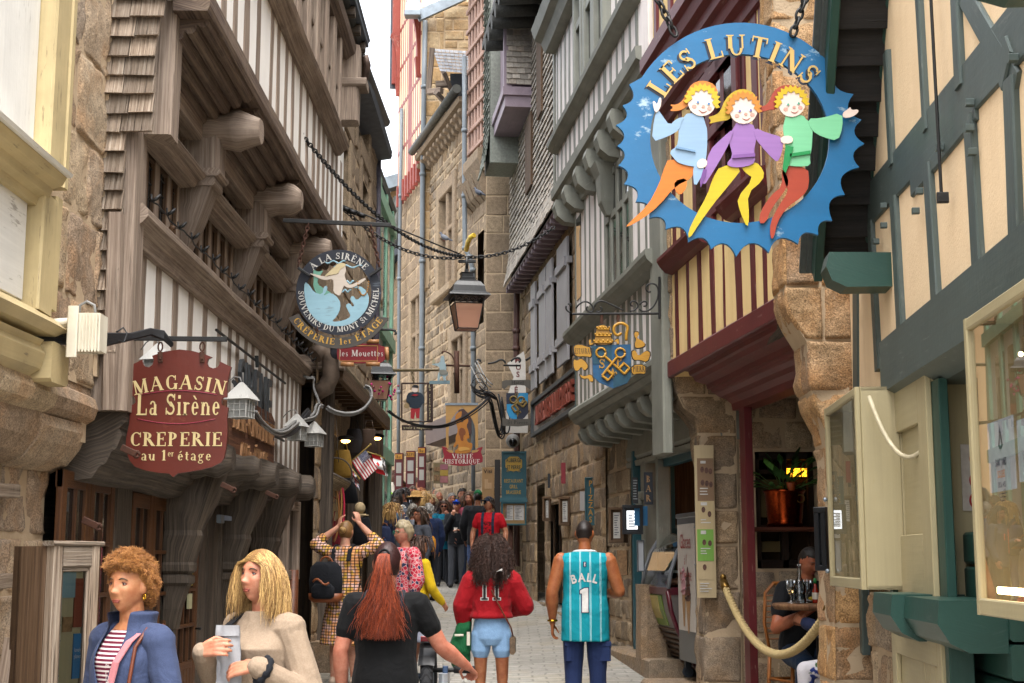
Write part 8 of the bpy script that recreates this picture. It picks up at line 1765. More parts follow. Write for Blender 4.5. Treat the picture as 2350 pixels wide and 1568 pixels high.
for i in range(2600):
 q=r.random()*6.28;rr=.03*math.sqrt(r.random());x0,ph=rr*math.cos(q),r.random()*6.28;L=r.uniform(.32,.47);sp_=r.gauss(0,.05);sy=r.uniform(0,.05);pts=[]
 for k in range(12):
  f=k/11;zz=.055-L*f+.02*math.sin(min(1,f*4)*pi);pts.append(Mh@Vector((x0+sp_*f**1.3+.016*math.sin(f*11+ph)*f,-.115-.045*math.sin(min(1,f*3.5)*pi/2)-sy*f-rr*.4*math.sin(q)+.01*math.cos(f*12+ph)*f,zz)))
 mb.tube(pts,[.0011,.0012]+[.0013]*8+[.001,.0005],3,caps=False)
obj('ponytail',mb,HR('#4a1a10','#a34a28'),b);mb=MB();mb.tube([Mh@Vector((.026*math.cos(q),-.12,.05+.026*math.sin(q)))for q in[i*pi/6 for i in range(13)]],.007,6);obj('hair_tie',mb,CL('#101012'),b)
mb=MB()
for k in(-1,1):mb.tube([Vector((k*.1,y,z))*s for y,z in((-.112,1.33),(-.09,1.41),(-.03,1.455))],.012,6)
obj('bra_strap',mb,CL('#20222a'),b)
t=thing('folding_scooter','folded electric scooter with fat tyre and black handlebar held by the red haired woman','scooter',at(984,1560,8.25));wz_=at(984,1478,8.25).z-t.location.z
R_=.26;cz=wz_-R_-.02;mb=MB();mb.tube([(0,R_*math.cos(q),cz+R_*math.sin(q))for q in[i*pi/20 for i in range(41)]],.036,14,caps=False)
for i in range(40):
 q=i*pi/20
 for k in(-1,1):mb.beam((k*.004,(R_+.036)*math.cos(q),cz+(R_+.036)*math.sin(q)),(k*.03,(R_+.025)*math.cos(q+.1),cz+(R_+.025)*math.sin(q+.1)),.014,.008,(0,math.cos(q),math.sin(q)))
obj('tyre',mb,plain('black rubber','#1b1c1f',.8),t);mb=MB();mb.lathe([(.2,-.02),(.2,.02)],Matrix.Translation((0,0,cz))@Matrix.Rotation(pi/2,4,'Y'),28);mb.tube([(-.08,0,cz),(.3,0,cz)],.014,8);obj('wheel_hub',mb,M_zinc,t)
mb=MB();mb.rings([[(x,(R_+.055)*math.cos(q),cz+(R_+.055-abs(x)*.35)*math.sin(q))for x in(-.045,-.02,.02,.045)]for q in[rad(60+i*12)for i in range(8)]],closed=False,caps=False);obj('mudguard',mb,plain('black plastic','#141518',.4),t)
mb=MB();mb.box(-.04,.04,-R_*.4-.03,-R_*.4+.02,cz+R_+.04,cz+R_+.07);obj('tail_light',mb,plain('red lens','#a01020',.2),t)
mb=MB();mb.box(.06,.11,-.1,.25,cz-.3,cz+.12,c=.02);obj('body',mb,plain('white scooter body','#c2c6cc',.3),t);mb=MB();mb.box(.112,.135,-.11,.1,cz-.3,cz-.03,c=.01);obj('battery_cover',mb,plain('yellow cover','#c9a428',.4),t)
hz_=at(1040,1537,8.25).z-t.location.z;x1,x2=(at(1000,1537,8.25)-t.location).x,(at(1090,1537,8.25)-t.location).x
mb=MB();mb.tube([(.0,0,hz_-.004),(x2,0,hz_)],.013,10);obj('handlebar',mb,M_black,t);mb=MB();mb.tube([(x2-.12,0,hz_),(x2,0,hz_)],.021,12);obj('grip',mb,plain('rubber grip','#1d1e20',.7),t);mb=MB();mb.box(x1+.04,x1+.07,-.03,.02,hz_-.055,hz_+.02,c=.006);mb.tube([(x1+.05,-.02,hz_-.05),(x1+.03,-.03,hz_-.2),(.08,0,cz-.1)],.005,5);obj('brake_lever',mb,plain('blue grey lever','#41597a',.4),t)
Mdress=pattern('checked ochre dress',lambda t,o,s:t.mix(t.math('MAXIMUM',per(t,s[0],.034,.22),per(t,s[2],.03,.26)),t.ramp(t.n('TexVoronoi',{'Vector':o,'Scale':26}).outputs['Color'],[(0,'#c58a5a'),(.4,'#b58f3a'),(.6,'#c9a49a'),(1,'#d9c9a8')],'CONSTANT'),'#1d1512'))
b,Mh,s=person('woman in an ochre checked dress with both hands raised to her head',792,1196,15.0,14,'#c99a80',('bun','#6d4f2c','#a3824e'),('#a58','mid',.86,.02),('skirt','#a58',.42,.075),vox=.009,topm=Mdress,botm=Mdress,w=1.12,shoes='#b59f8c',group=None,near=True,LA=((-.36,.05,1.47),(-.13,.12,1.66),(.25,.1,1),(-.6,-.5,0),.35),RA=((.36,.06,1.47),(.1,.14,1.7),(-.3,.1,1),(.6,-.5,0),.35))
backpack('black canvas backpack with tan leather trim on the checked dress',b,'#15171c',s,.36,.42,.17,1.08,(-.13,0),'#8a4a22')
Mfl=pattern('red and blue leaf blouse',lambda t,o,s:t.mix(t.ramp(t.n('TexVoronoi',{'Vector':o,'Scale':30},feature='DISTANCE_TO_EDGE').outputs['Distance'],[(.06,1.0),(.1,0.0)]),t.ramp(t.n('TexVoronoi',{'Vector':o,'Scale':30}).outputs['Color'],[(0,'#a01830'),(.45,'#2a3550'),(.62,'#b03a48'),(1,'#3a4a70')],'CONSTANT'),'#b58a8a'))
b,Mh,s=person('woman with platinum curls and green glasses in a red and blue leaf blouse',928,1198,14.6,238,'#c58d74',('curly','#8d7f64','#d9cfb0'),('#a58','mid',.7,.03),('pants','#8a3a4a'),topm=Mfl,glasses='green',vox=.008,near=True,w=1.1,group=None)
b,Mh,s=person('person with long dark hair in a yellow cardigan behind the leaf blouse',962,1232,15.4,60,'#c99476',('long','#2a1a14','#4a3020'),('#c9a818','long',.75,.02),('skirt','#9fa3b5',.45,.04),RA=((.24,.05,1.1),(.2,.22,.92)),shoes='#2f3a4a')
b,Mh,s=person('woman with short brown hair and glasses in a charcoal jacket with a coral zip',962,1166,22,232,'#b98468',('bob','#2f2118','#4d3a2c'),('#41444c','long',.8,.024),('pants','#23252b'),glasses='dark',RA=FRONT(1,1.2),vox=.0105)
mb=MB();mb.tube([Vector((.0,.155,z))*s for z in(1.0,1.2,1.38)],.006,5);mb.tube([Vector((-.09,.14,z))*s for z in(1.2,1.3)],.008,5);obj('zip',mb,plain('coral zip','#d9483c',.5),b)
Mred=CL('#920d18',.6)
b,Mh,s=person('woman with a cloud of dark curls in a red hoodie numbered 11 and denim shorts',1128,1246,12.4,2,'#a06a48',None,('#a50f1c','long',1.04,.045),('shorts','#6f93ba',.755),vox=.008,near=True,group=None,topm=Mred,shoes='#c9c5c0',w=1.0,LA=((-.27,.0,1.14),(-.25,.08,.96),(-.1,.4,-.9),(-1,0,0),.8),RA=((.3,.05,1.15),(.14,.22,1.1),(-.5,.6,.2),(.4,0,1),.6),botm=cloth('pale denim','#6f93ba','#86a6c8',sc=420,fold=.3))
mb=MB();strands(mb,Mh,3200,'long',.25,.0015,.014,.2,21,1.4,24,face=False);sph(40,30,lambda d:headp(d,face=False,infl=.35*(1+.3*noise.noise(d*6)))if hmask(d,'long')else headp(d,face=False)*.86,mb,Mh);obj('hair',mb,HR('#1d1310','#4d342a'),b)
sh=kid(b,'jacket');mb=MB();
for k in(-1,1):mb.prism([(k*.052+x*.045,1.13+z*.2)for x,z in((-.8,0),(.8,0),(.8,.13),(.4,.13),(.4,1),(-.1,1),(-.75,.83),(-.75,.68),(-.4,.72),(-.4,.13),(-.8,.13))],.004,y0=-.3,tb=False)
project('number',mb,plain('print white','#d9d6d2',.7),b,sh,.004,3)
mb=MB()
for k in(-1,1):mb.prism([(k*.052+x*.045,1.13+z*.2)for x,z in((-.62,.03),(.62,.03),(.62,.1),(.24,.1),(.24,.96),(-.05,.96),(-.58,.8),(-.58,.74),(-.24,.78),(-.24,.1),(-.62,.1))],.004,y0=-.3,tb=False)
project('number',mb,plain('print black','#121214',.7),b,sh,.007,3)
mb=MB();text(mb,'AN',.05,Matrix.Translation((.1,-.3,1.34))@Matrix.Rotation(rad(35),4,'Y'),'sans',bold=.03,depth=.001);project('lettering',mb,plain('print white','#d9d6d2',.7),b,sh,.004,2)
mb=MB();loft(mb,[(z*s,rx*s,ry*s,0,y*s)for z,rx,ry,y in((1.32,.1,.05,-.1),(1.37,.14,.08,-.09),(1.43,.12,.08,-.06),(1.46,.08,.06,-.03))]);grow(obj('hood',mb,Mred,b),.01,3,.02)
t=thing('handbag','small brown crossbody bag on a thin strap over the red hoodie','handbag',M=b.matrix_basis.copy());mb=MB();mb.tube([Vector(p)*s for p in((-.05,-.09,1.43),(.03,-.165,1.25),(.12,-.17,1.08),(.185,-.13,.96),(.2,-.06,.88))],.007,6);obj('strap',mb,plain('brown leather strap','#6a3218',.5),t);mb=MB();mb.box(.17*s,.22*s,-.1*s,.1*s,.72*s,.88*s,c=.015);obj('bag',mb,plain('monogram brown','#6a553f',.5,nz=.5,sc=60),t)
t=thing('green_jacket','dark green jacket carried over the arm of the curly haired woman','jacket',M=b.matrix_basis.copy());mb=MB();loft(mb,[(z*s,rx*s,ry*s,x*s,.03*s)for z,rx,ry,x in((.55,.05,.05,-.29),(.65,.085,.07,-.29),(.8,.095,.08,-.28),(.95,.075,.075,-.26),(1.02,.05,.05,-.24))]);grow(obj('cloth',mb,CL('#14532f',.8),t),.012,3,.06);mb=MB();mb.box(-.33*s,-.25*s,-.07*s,-.055*s,.88*s,.9*s);mb.box(-.22*s,-.19*s,-.07*s,-.05*s,.8*s,.92*s);obj('white_trim',mb,CL('#c9c4b4'),t)
Mj=pattern('teal pinstriped vest',lambda t,o,s:t.mix(t.math('MAXIMUM',per(t,s[0],.088,.04,.43),per(t,s[0],.088,.04,.53)),'#0d7f8c','#a9c9cc'))
b,Mh,s=person('muscular man in a teal striped vest lettered BALL 1 seen from behind',1342,1194,12.7,3,'#a5683f',('buzz','#1d1512','#30221a'),('#0d7f8c','none',.72,.022),('pants','#1f2d52'),vox=.008,near=True,w=1.15,sw=1.12,aw=1.16,head=8,nod=22,topm=Mj,group=None,shoes='#d5d2cd',LA=((-.275,-.03,1.12),(-.275,.04,.86),(0,.2,-1),(-1,.1,0),.5),RA=((.285,.0,1.13),(.17,.22,1.1),(-.7,.6,.1),(.3,0,1),.6))
sh=kid(b,'shirt');mb=MB();mb.prism([(x*.07,1.0+z*.22)for x,z in((-.5,0),(.5,0),(.5,1),(-.1,1),(-.72,.9),(-.72,.72),(-.5,.72))],.004,y0=-.32,tb=False);project('number',mb,plain('print navy','#1d2550',.7),b,sh,.004,3)
mb=MB();mb.prism([(x*.07,1.0+z*.22)for x,z in((-.37,.03),(.4,.03),(.4,.97),(-.06,.97),(-.62,.87),(-.62,.76),(-.37,.76))],.004,y0=-.32,tb=False);project('number',mb,plain('print white','#d9d6d2',.7),b,sh,.007,3)
mb=MB();text(mb,'BALL',.075,Matrix.Translation((0,-.32,1.27-.3)),'sans',bold=.03,depth=.001,arc=(.3,90,1),sx=.85);project('lettering',mb,plain('print white','#d9d6d2',.7),b,sh,.004,2)
mb=MB();mb.prism([(-.014,1.395),(.014,1.395),(.014,1.44),(-.014,1.44)],.004,y0=-.32,tb=False);project('badge',mb,plain('print navy','#1d2550',.7),b,sh,.004,2);mb=MB();mb.prism([(-.004,1.4),(.005,1.4),(.002,1.415),(.007,1.43),(-.002,1.436),(-.006,1.42)],.004,y0=-.32,tb=False);project('badge_figure',mb,plain('print white','#d9d6d2',.7),b,sh,.007,1)
for k in(-1,1):
 mb=MB();c=Vector((k*.19,-.01,1.37))*s;mb.tube([c+Vector((k*(.02-.05*math.sin(q))*1.0,.098*math.cos(q)*1.0,.1*math.sin(q)-.01))*s for q in[rad(-200+30*i)for i in range(13)]],.012,6);
mb=MB();mb.tube([(.092*s*math.cos(q),(-.012+.08*math.sin(q))*s,(1.452-.01*math.sin(q))*s)for q in[i*pi/12 for i in range(25)]],.013,8);obj('collar',mb,CL('#c9cfd0',.1),b)
mb=MB();q=Vector((-.275,.035,.885))*s;mb.tube([q+Vector((.037*math.cos(a),.037*math.sin(a),0))for a in[i*pi/8 for i in range(17)]],.011,6);obj('watch',mb,plain('gold','#d9a83a',.25,1),b)
for k in(-1,1):mb=MB();mb.box((k*.135-.03)*s,(k*.135+.045*(k>0)+.03)*s,-.07*s,.06*s,.56*s,.7*s,c=.012);mb.box((k*.135-.034)*s,(k*.135+.045*(k>0)+.034)*s,-.075*s,.065*s,.68*s,.72*s,c=.008);obj('cargo_pocket',mb,CL('#1f2d52'),b)
Mtee=pattern('red tee with faded print',lambda t,o,s:t.mix(t.math('MULTIPLY',t.math('MULTIPLY',t.math('GREATER_THAN',s[2],1.12),t.math('LESS_THAN',s[2],1.36)),t.math('MULTIPLY',t.math('LESS_THAN',t.math('ABSOLUTE',s[0]),.1),t.ramp(t.noise(o,30,2),[(.5,0.0),(.55,.8)]))),'#a5121e','#2a1216'))
b,Mh,s=person('man in a red T-shirt and dark cap with a backpack, looking left',1122,1141,25.5,190,'#b98464',('short','#2a221c','#40342a'),('#a5121e','short',.84,.02),('pants','#3a4f8a'),hatc=('cap','#2a3040'),head=55,topm=Mtee,glasses='sun',LA=DN(-1,.29),RA=DN(1,.28),w=1.15,vox=.0105,group=None);backpack('navy backpack straps on the man in the red T-shirt',b,'#252a3c',s,.3,.45,.16)
def crowd(*a,**k):return person(*a,**k)
b,Mh,s=crowd('man in a green cap and black jacket facing up the street',1096,1125,27.2,15,'#8a5c40',('buzz','#1d1512','#2a201a'),('#1c1d21','long',.8,.03),('shorts','#4a5f8a',.5),hatc=('cap','#175a34'))
crowd('man in a black cap half hidden behind the man in the green cap',1112,1136,28,20,'#8a5c40',('buzz','#1d1512','#2a201a'),('#17181c','long'),hatc=('cap','#1a1c22'))
b,Mh,s=crowd('teenager in a bright blue cap and black fleece eating with a paper cup',1048,1148,28.6,188,'#c99478',('short','#2a221c','#40342a'),('#1b1d22','long',.84,.025),('pants','#4a4d54'),hatc=('cap','#1f4fc0'),RA=MOUTH(1),LA=FRONT(-1,1.12),vox=.0105,nod=-8);
t=thing('paper_cup','small paper cup in the hand of the teenager in the blue cap','cup',M=b.matrix_basis@Matrix.Translation(Vector((-.03,.29,1.12))*s));mb=MB();mb.lathe([(.028,-.05),(.038,.05),(.034,.05),(.026,-.045)],n=14,caps=False);obj('cup',mb,plain('paper cup white','#b9b0a8',.7),t)
b,Mh,s=crowd('woman in a teal jacket and sunglasses eating beside the teenager in the blue cap',1018,1150,28.9,172,'#c08a70',('long','#3a261a','#5a3c28'),('#0f6a86','long',.74,.035),('pants','#2a2c32'),glasses='sun',LA=MOUTH(-1),vox=.0105,head=10);mb=MB();loft(mb,[(z*s,.09*s,.02*s,0,.14*s)for z in(.9,1.1,1.34)]);grow(obj('shirt',mb,CL('#4a5048'),b),.012)
crowd('bald tanned man in a navy sweater near the middle of the crowd',1006,1129,30,160,'#9a6248',('balding','#6d625a','#8a8078'),('#1f2738','long',.84,.02),w=1.1)
crowd('grey haired man with glasses behind the teenager in the blue cap',1036,1132,29.6,165,'#b97f62',('short','#6d6a66','#908c86'),('#3a4250','long'),glasses='dark')
crowd('dark haired bearded man behind the teenager, looking down the street',1060,1121,29.4,175,'#a06a4c',('short','#231c18','#3a302a'),('#23252b','long'),LA=MOUTH(-1))
b,Mh,s=crowd('person in a wide tan straw hat and grey top seen from behind',953,1131,27,20,'#c99476',('short','#5a4636','#6d5a48'),('#70757f','long',.8,.03),hatc=('sun','#b58d56'))
crowd('grey curly haired woman in a grey sweater below the straw hat',946,1158,24.6,8,'#c99476',('curly','#6a645c','#a09a90'),('#6d7078','long',.8,.03))
b,Mh,s=crowd('grey haired man in a navy hoodie carrying an orange bag',984,1156,25.2,330,'#b98464',('short','#7d7a76','#a3a09a'),('#1d2a4a','long',.82,.03),head=20);backpack('bright orange shoulder bag on the navy hoodie',b,'#d08a1c',s,.24,.28,.12,1.0,(-.08,0),None,False)
Mbw=pattern('black white striped jersey',lambda t,o,s:t.mix(per(t,s[2],.035,.45),'#15161a','#c9c6c2'));crowd('dark haired woman in a black and white striped jersey',914,1121,28,60,'#c58f74',('bob','#1d1714','#30261f'),('#111','mid',.84,.02),topm=Mbw)
b,Mh,s=crowd('long haired blonde in a navy jacket with an orange trimmed backpack',896,1156,25,30,'#c99476',('long','#7d5a34','#c09a60'),('#252c44','long',.8,.025),('pants','#2c4a7a'),RA=((.25,.12,1.3),(.12,.25,1.5)));backpack('navy backpack with orange piping on the long haired blonde',b,'#28304c',s,.28,.4,.14,1.12,(0,0),'#c8641c')
crowd('grey bearded man in a black hoodie and khaki trousers facing the shop',873,1122,26.5,270,'#b98068',('short','#56524e','#8a8680'),('#17181c','long',.8,.035),('pants','#7d6a4c'),glasses='dark',w=1.15,RA=FRONT(1))
crowd('person in a lime green jacket holding a phone by the shop',874,1080,34,200,'#c99476',('short','#3a2c22','#5a4636'),('#7db81c','long',.75,.03),RA=FRONT(1,1.2))
crowd('brown haired woman in a white quilted vest walking uphill',898,1071,37,10,'#c08a70',('long','#3a2218','#5a3826'),('#c2bcb0','none',.78,.035),('pants','#b58f8c'))
crowd('bald man in a denim jacket at the top of the street',885,1043,46,185,'#b97f62',('balding','#6d625a','#8a8078'),('#34465a','long',.84,.03))
crowd('man with sunglasses pushed up among the heads at the boards',921,1104,33.4,170,'#b97a5c',('short','#3a2f28','#5a4a40'),('#2a3038','long'),glasses='dark')
crowd('curly haired youth beside the wall boards',953,1099,34.2,130,'#c99478',('curly','#33241a','#54402e'),('#3a3d44','long'))
crowd('black haired woman with sunglasses on her head facing the camera',926,1121,30.5,185,'#b97f64',('bob','#171312','#2c2420'),('#24262c','short'))
crowd('sunburnt man with sunglasses on his head behind the straw hat',946,1116,30.8,175,'#9a5c44',('short','#4a3a30','#6a5a4c'),('#8a8f98','long'))
crowd('strawberry blonde woman behind the straw hat',960,1121,31.5,185,'#c9927c',('long','#7d4a2a','#a8744a'),('#a08d88','long'))
crowd('fair haired child in a red jacket near the gothic arch sign',984,1110,34,20,'#c99476',('bob','#9a7f50','#d0b57c'),('#a8202a','long',.7,.03))
b,Mh,s=crowd('dark haired man in a red jacket with a backpack looking right',1001,1102,33.6,60,'#b98068',('short','#231a15','#3a2c24'),('#9a2a2c','long',.78,.03),head=20);backpack('black backpack on the man in the red jacket',b,'#1b1c20',s)
b,Mh,s=crowd('grey haired man in a navy coat turned to the wall menus',1036,1086,32.5,40,'#b08068',('short','#8a8782','#b0ada6'),('#1e2536','long',.74,.03),LA=FRONT(-1));mb=MB();mb.rings([[Vector((x-.02,y,z))*s,Vector((x+.02,y,z))*s,Vector((x+.02,y-.012,z))*s,Vector((x-.02,y-.012,z))*s]for x,y,z in((-.12,-.1,1.42),(-.02,-.15,1.2),(.1,-.15,1.0))]);obj('strap',mb,CL('#b9bec6'),b)
crowd('grey blonde woman in the middle of the crowd behind the teal jacket',991,1137,30,190,'#c58f78',('bob','#8a7858','#b3a280'),('#5a5f6a','long'))
for px,yt,Y,a,sk,hr,tp,bt,lab in((1076,1130,28.6,185,'#c08a70',('bob','#4a3424','#6d5038'),('#9a4a5a','short'),('pants','#2a3448'),'brown haired woman in a rose top beside the black fleece'),(905,1142,26.2,35,'#b98068',('short','#3a2c22','#54402e'),('#5a6f80','short'),('shorts','#8a7a60',.5),'man in a grey blue tee between the long haired blonde and the straw hat'),(972,1128,29.5,20,'#c99478',('bob','#8a6a3c','#b8935a'),('#b8b4ac','long'),('pants','#31415f'),'fair haired woman in an off-white jacket seen from behind'),(1000,1118,32.5,180,'#b07a5e',('short','#5a544e','#7d766e'),('#6a7d4a','short'),('pants','#4a4438'),'man in an olive green shirt behind the bald tanned man'),(935,1088,36,190,'#c58f74',('long','#2a1c16','#44302a'),('#b5722a','short'),('pants','#2a2c34'),'dark haired woman in an amber top up by the boards'),(912,1074,40,185,'#b98068',('short','#2a221c','#40342a'),('#8a9db5','short'),('pants','#3a3a40'),'man in a pale blue shirt coming down the steps')):person(lab,px,yt,Y,a,sk,hr,tp,bt)
# ice cream counter and machine
Mst=plain('brushed steel','#5f6062',.32,.85,nz=.15,sc=5);Mmar=paint('maroon trim','#4a1420',None,0,rough=.3)
t=thing('ice_cream_machine','tall stainless soft ice cream machine with a cone poster reading Glaces à l\'Italienne','ice cream machine',E_.o,E_.ang)
ma,mb_,mz0,mz1=14.0,14.8,.62,2.03
mb=MB();E_.box(mb,ma,mb_,-1.0,-.4,mz0,mz1,c=.015);E_.box(mb,ma-.01,mb_+.01,-1.01,-.39,mz1,mz1+.05,c=.01);obj('case',mb,Mst,t)
mb=MB()
for u in(ma+.08,mb_-.08):
 for n in(-.47,-.92):mb.tube([E_.L(u-.02,n,.5),E_.L(u+.02,n,.5)],.055,12);E_.box(mb,u-.03,u+.03,n-.03,n+.03,.52,.63)
obj('castor',mb,plain('dark castor','#1d2630',.5),t)
mb=MB()
for z in(mz0+.12,mz0+.5,mz0+.95,mz1-.1):mb.ell(E_.L(ma-.004,-.46,z),.012,nu=8,nv=5);mb.ell(E_.L(ma+.05,-.398,z),.01,nu=8,nv=5)
obj('screw',mb,M_zinc,t)
mb=MB();pu0,pu1,pz0,pz1=ma+.06,mb_-.05,mz0+.3,mz1-.06;E_.box(mb,pu0,pu1,-.4,-.392,pz0,pz1,c=.001);po=obj('poster',mb,plain('poster cream','#c9c0b6',.5,nz=.05),t)
Mp=Matrix.Translation(E_.L((pu0+pu1)/2,-.39,0))@Matrix.Rotation(pi,4,'Z');mb=MB()
for s_,z,h in(('Glaces',pz1-.24,.15),('à l\'',pz1-.4,.1),('Italienne',pz1-.56,.13)):text(mb,s_,h,Mp@Matrix.Translation((0,0,z)),'sans',sx=.8,depth=.002,track=.02)
obj('lettering',mb,pnt('#b0202a'),po)
for x,z,c,k in((-.1,pz0+.36,'#d9a0a8',.8),(.08,pz0+.3,'#5a3020',1)):
 mb=MB();mb.prism([(x-.09*k,z),(x+.09*k,z),(x+.02,z-.32),(x-.02,z-.32)],.002,Mp,y0=-.003);obj('cone_print',mb,pnt('#b58a5a'),po)
 mb=MB();mb.prism(smooth([(x-.1*k,z-.01),(x+.1*k,z-.01),(x+.1*k,z+.08),(x+.06*k,z+.16),(x+.05*k,z+.22),(x,z+.36*k),(x-.05*k,z+.24),(x-.06*k,z+.16),(x-.11*k,z+.08)],2),.002,Mp,y0=-.005)
 for q in range(3):mb.tube([Mp@Vector((x-.09*k+.02*q,-.004,z+.02+.09*q)),Mp@Vector((x,-.007,z+.045+.09*q)),Mp@Vector((x+.09*k-.02*q,-.004,z+.06+.09*q))],.012,5)
 obj('ice_cream_print',mb,pnt(c),po)
t=thing('ice_cream_counter','curved glass ice cream counter with striped grille below a green advert panel','counter',E_.o,E_.ang)
ua,ub=14.88,16.15;prof=[(-.8,2.0),(-.67,1.96),(-.53,1.86),(-.42,1.7),(-.35,1.5),(-.32,1.32)];low=[(-.32,1.3),(-.35,1.1),(-.41,.92),(-.51,.72),(-.61,.52)]
mb=MB()
for a,b in zip(prof,prof[1:]):mb.quad(E_.L(ua,*a),E_.L(ub,*a),E_.L(ub,*b),E_.L(ua,*b),sm=True)
obj('curved_glass',mb,glass('counter glass',(.8,.86,.84),1.6),t)
mb=MB()
for u in(ua,ub):mb.tube([E_.L(u,n,z)for n,z in prof],.022,8)
obj('glass_rim',mb,plain('grey plastic rim','#7d8288',.35),t)
mb=MB();mb.prism([(n,z)for n,z in[(-1.25,.5),(-1.25,1.3)]+low][::-1],.03,Matrix(((0,1,0,ua),(1,0,0,0),(0,0,1,0),(0,0,0,1))));E_.extr(mb,low+[(-1.25,.5),(-1.25,1.3)],ua+.03,ub,1);obj('cabinet',mb,plain('cabinet','#6d6460',.4),t)
mb=MB();E_.extr(mb,[(-.305,1.26),(-.3,1.33),(-.75,1.34),(-.75,1.26)],ua-.01,ub+.01,1);mb.tube([E_.L(ua-.01,n+.01,z)for n,z in low],.025,8);obj('trim',mb,Mmar,t)
mb=MB();E_.extr(mb,[(-.315,1.25),(-.34,1.1),(-.4,.93),(-.415,.93),(-.355,1.1),(-.33,1.25)][::-1],ua+.35,ub-.02,1);obj('green_panel',mb,pnt('#7d9a3a'),t);mb=MB();E_.extr(mb,[(-.31,1.24),(-.333,1.1),(-.37,1.0),(-.38,1.0),(-.35,1.1),(-.325,1.24)][::-1],ua+.5,ua+.85,1);obj('advert',mb,pnt('#c9b46a'),t)
mb=MB()
mb.add((lambda q:(E_.box(q,ua+.03,ub,-1.2,-1.17,1.34,1.98),q)[1])(MB()));obj('inner_panel',mb,plain('white enamel','#c9cccb',.3),t);mb=MB()
for k in range(7):f=k/7;n,z=-.42-.19*f,.9-.4*f;mb.tube([E_.L(ua+.03,n+.012,z),E_.L(ub,n+.012,z)],.012,6)
obj('grille',mb,plain('bronze grille','#5a4436',.4,.4),t)
for k in range(2):mb=MB();E_.box(mb,ua+.03,ub-.03,-.75,-.42-.1*k,1.48+.2*k,1.5+.2*k);obj('glass_shelf',mb,plain('pale shelf','#b9c4c4',.3),t)
mb=MB()
for k in range(14):mb.ell(E_.L(ua+.1+.1*k,-.5-.06*(k%2),1.37+.01*(k%3)),(.05,.05,.035),nz=.2,seed=k)
obj('ice_cream',mb,isl_tone('ice creams',['#d9cfc0','#c9a08a','#8a5a3c','#b9c99a','#d98a8a']),t)
# terrace: rope, table, chair, diners, copper pot
a,b=at(1660,1335,12.95),at(1906,1392,9.5);cp_=[a.lerp(b,i/80)-Vector((0,0,4*.46*(i/80)*(1-i/80)))for i in range(81)]
t=thing('barrier_rope','thick twisted cream barrier rope sagging across the restaurant opening','rope',a);O_=Matrix.Translation(-a);mb=MB()
for s_ in range(3):
 pts=[]
 for i in range(241):
  f=i/240;p=a.lerp(b,f)-Vector((0,0,4*.46*f*(1-f)));d=(b-a-Vector((0,0,4*.46*(1-2*f)))).normalized();n1=d.cross(Vector((0,0,1))).normalized();n2=d.cross(n1);q=f*150+s_*2.094;pts.append(p+(n1*math.cos(q)+n2*math.sin(q))*.017)
 mb.tube(pts,.0185,6)
obj('rope',mb,CL('#b09a6c',.2),t,M=O_);mb=MB()
for p,q in((a,cp_[3]),(b,cp_[-4])):mb.tube([p,q],.038,12);mb.ell(p+Vector((0,.0,.04)),.03)
obj('brass_end',mb,plain('brass','#8a6a34',.35,.8),t,M=O_)
Mcane=wood('honey rattan','#6d3a14','#8a5222','#a5662e',grain=30,crack=.1,rough=.4)
tx=at(1880,1385,11.2);t=thing('high_table','small round high table with a worn wooden top on a black column','table',(tx.x,tx.y,.24));zt=tx.z-.24
mb=MB();mb.lathe([(.05,zt-.05),(.34,zt-.045),(.36,zt-.02),(.355,zt),(.02,zt+.002)],n=36);obj('table_top',mb,wood('worn table top','#4a3020','#6d4a30','#8a6a4a',grain=20),t);mb=MB();mb.lathe([(.03,.03),(.035,zt-.05)],n=12);mb.lathe([(.26,0),(.25,.03),(.04,.06)],n=20);obj('column',mb,M_black,t)
def on_table(px,y=0):p=at(px,1380,11.2+y);return(p.x,p.y,tx.z+.004)
t=thing('carafe','clear glass water carafe with slim neck on the high table','carafe',on_table(1836,-.1));mb=MB();mb.lathe([(.045,0),(.05,.015),(.048,.13),(.03,.17),(.014,.2),(.014,.29),(.017,.3)],n=20,caps=False);obj('glass',mb,glass('carafe glass',(.86,.9,.92),2.5),t);mb=MB();mb.lathe([(.044,.004),(.046,.015),(.045,.09)],n=20);obj('water',mb,glass('water',(.8,.86,.88),1.2),t)
for k,(px,y,c)in enumerate(((1816,-.05,'stemmed glass of pale wine left of the carafe'),(1853,.05,'empty stemmed glass behind the carafe'))):
 t=thing('wine_glass',c,'glass',on_table(px,y));mb=MB();mb.lathe([(.035,0),(.033,.006),(.008,.012),(.007,.06),(.02,.075),(.034,.11),(.036,.17),(.038,.18)],n=18,caps=False);obj('glass',mb,glass('carafe glass'),t)
 if not k:mb=MB();mb.lathe([(.02,.078),(.033,.11),(.034,.125)],n=16);obj('wine',mb,glass('pale wine',(.85,.7,.45),1.2),t)
t=thing('sauce_bottle','small red pepper sauce bottle with green cap on the high table','bottle',on_table(1872,-.08));mb=MB();mb.lathe([(.024,0),(.026,.01),(.026,.09),(.012,.12),(.011,.15)],n=14);obj('bottle',mb,plain('pepper sauce','#8a2414',.15),t);mb=MB();mb.lathe([(.014,.15),(.013,.19)],n=12);obj('cap',mb,pnt('#1d7a3a'),t);mb=MB();mb.lathe([(.027,.03),(.027,.08)],n=14,caps=False);obj('label',mb,pnt('#d9d0c0'),t)
t=thing('plate','white plate with a lemon wedge on the high table','plate',on_table(1862,.12));mb=MB();mb.lathe([(.03,0),(.11,.012),(.12,.018),(.11,.016),(.02,.008)],n=24);obj('dish',mb,pnt('#c9c6c2'),t);mb=MB();mb.ell((0,-.03,.03),(.03,.015,.015));obj('lemon',mb,pnt('#d9b81c'),t)
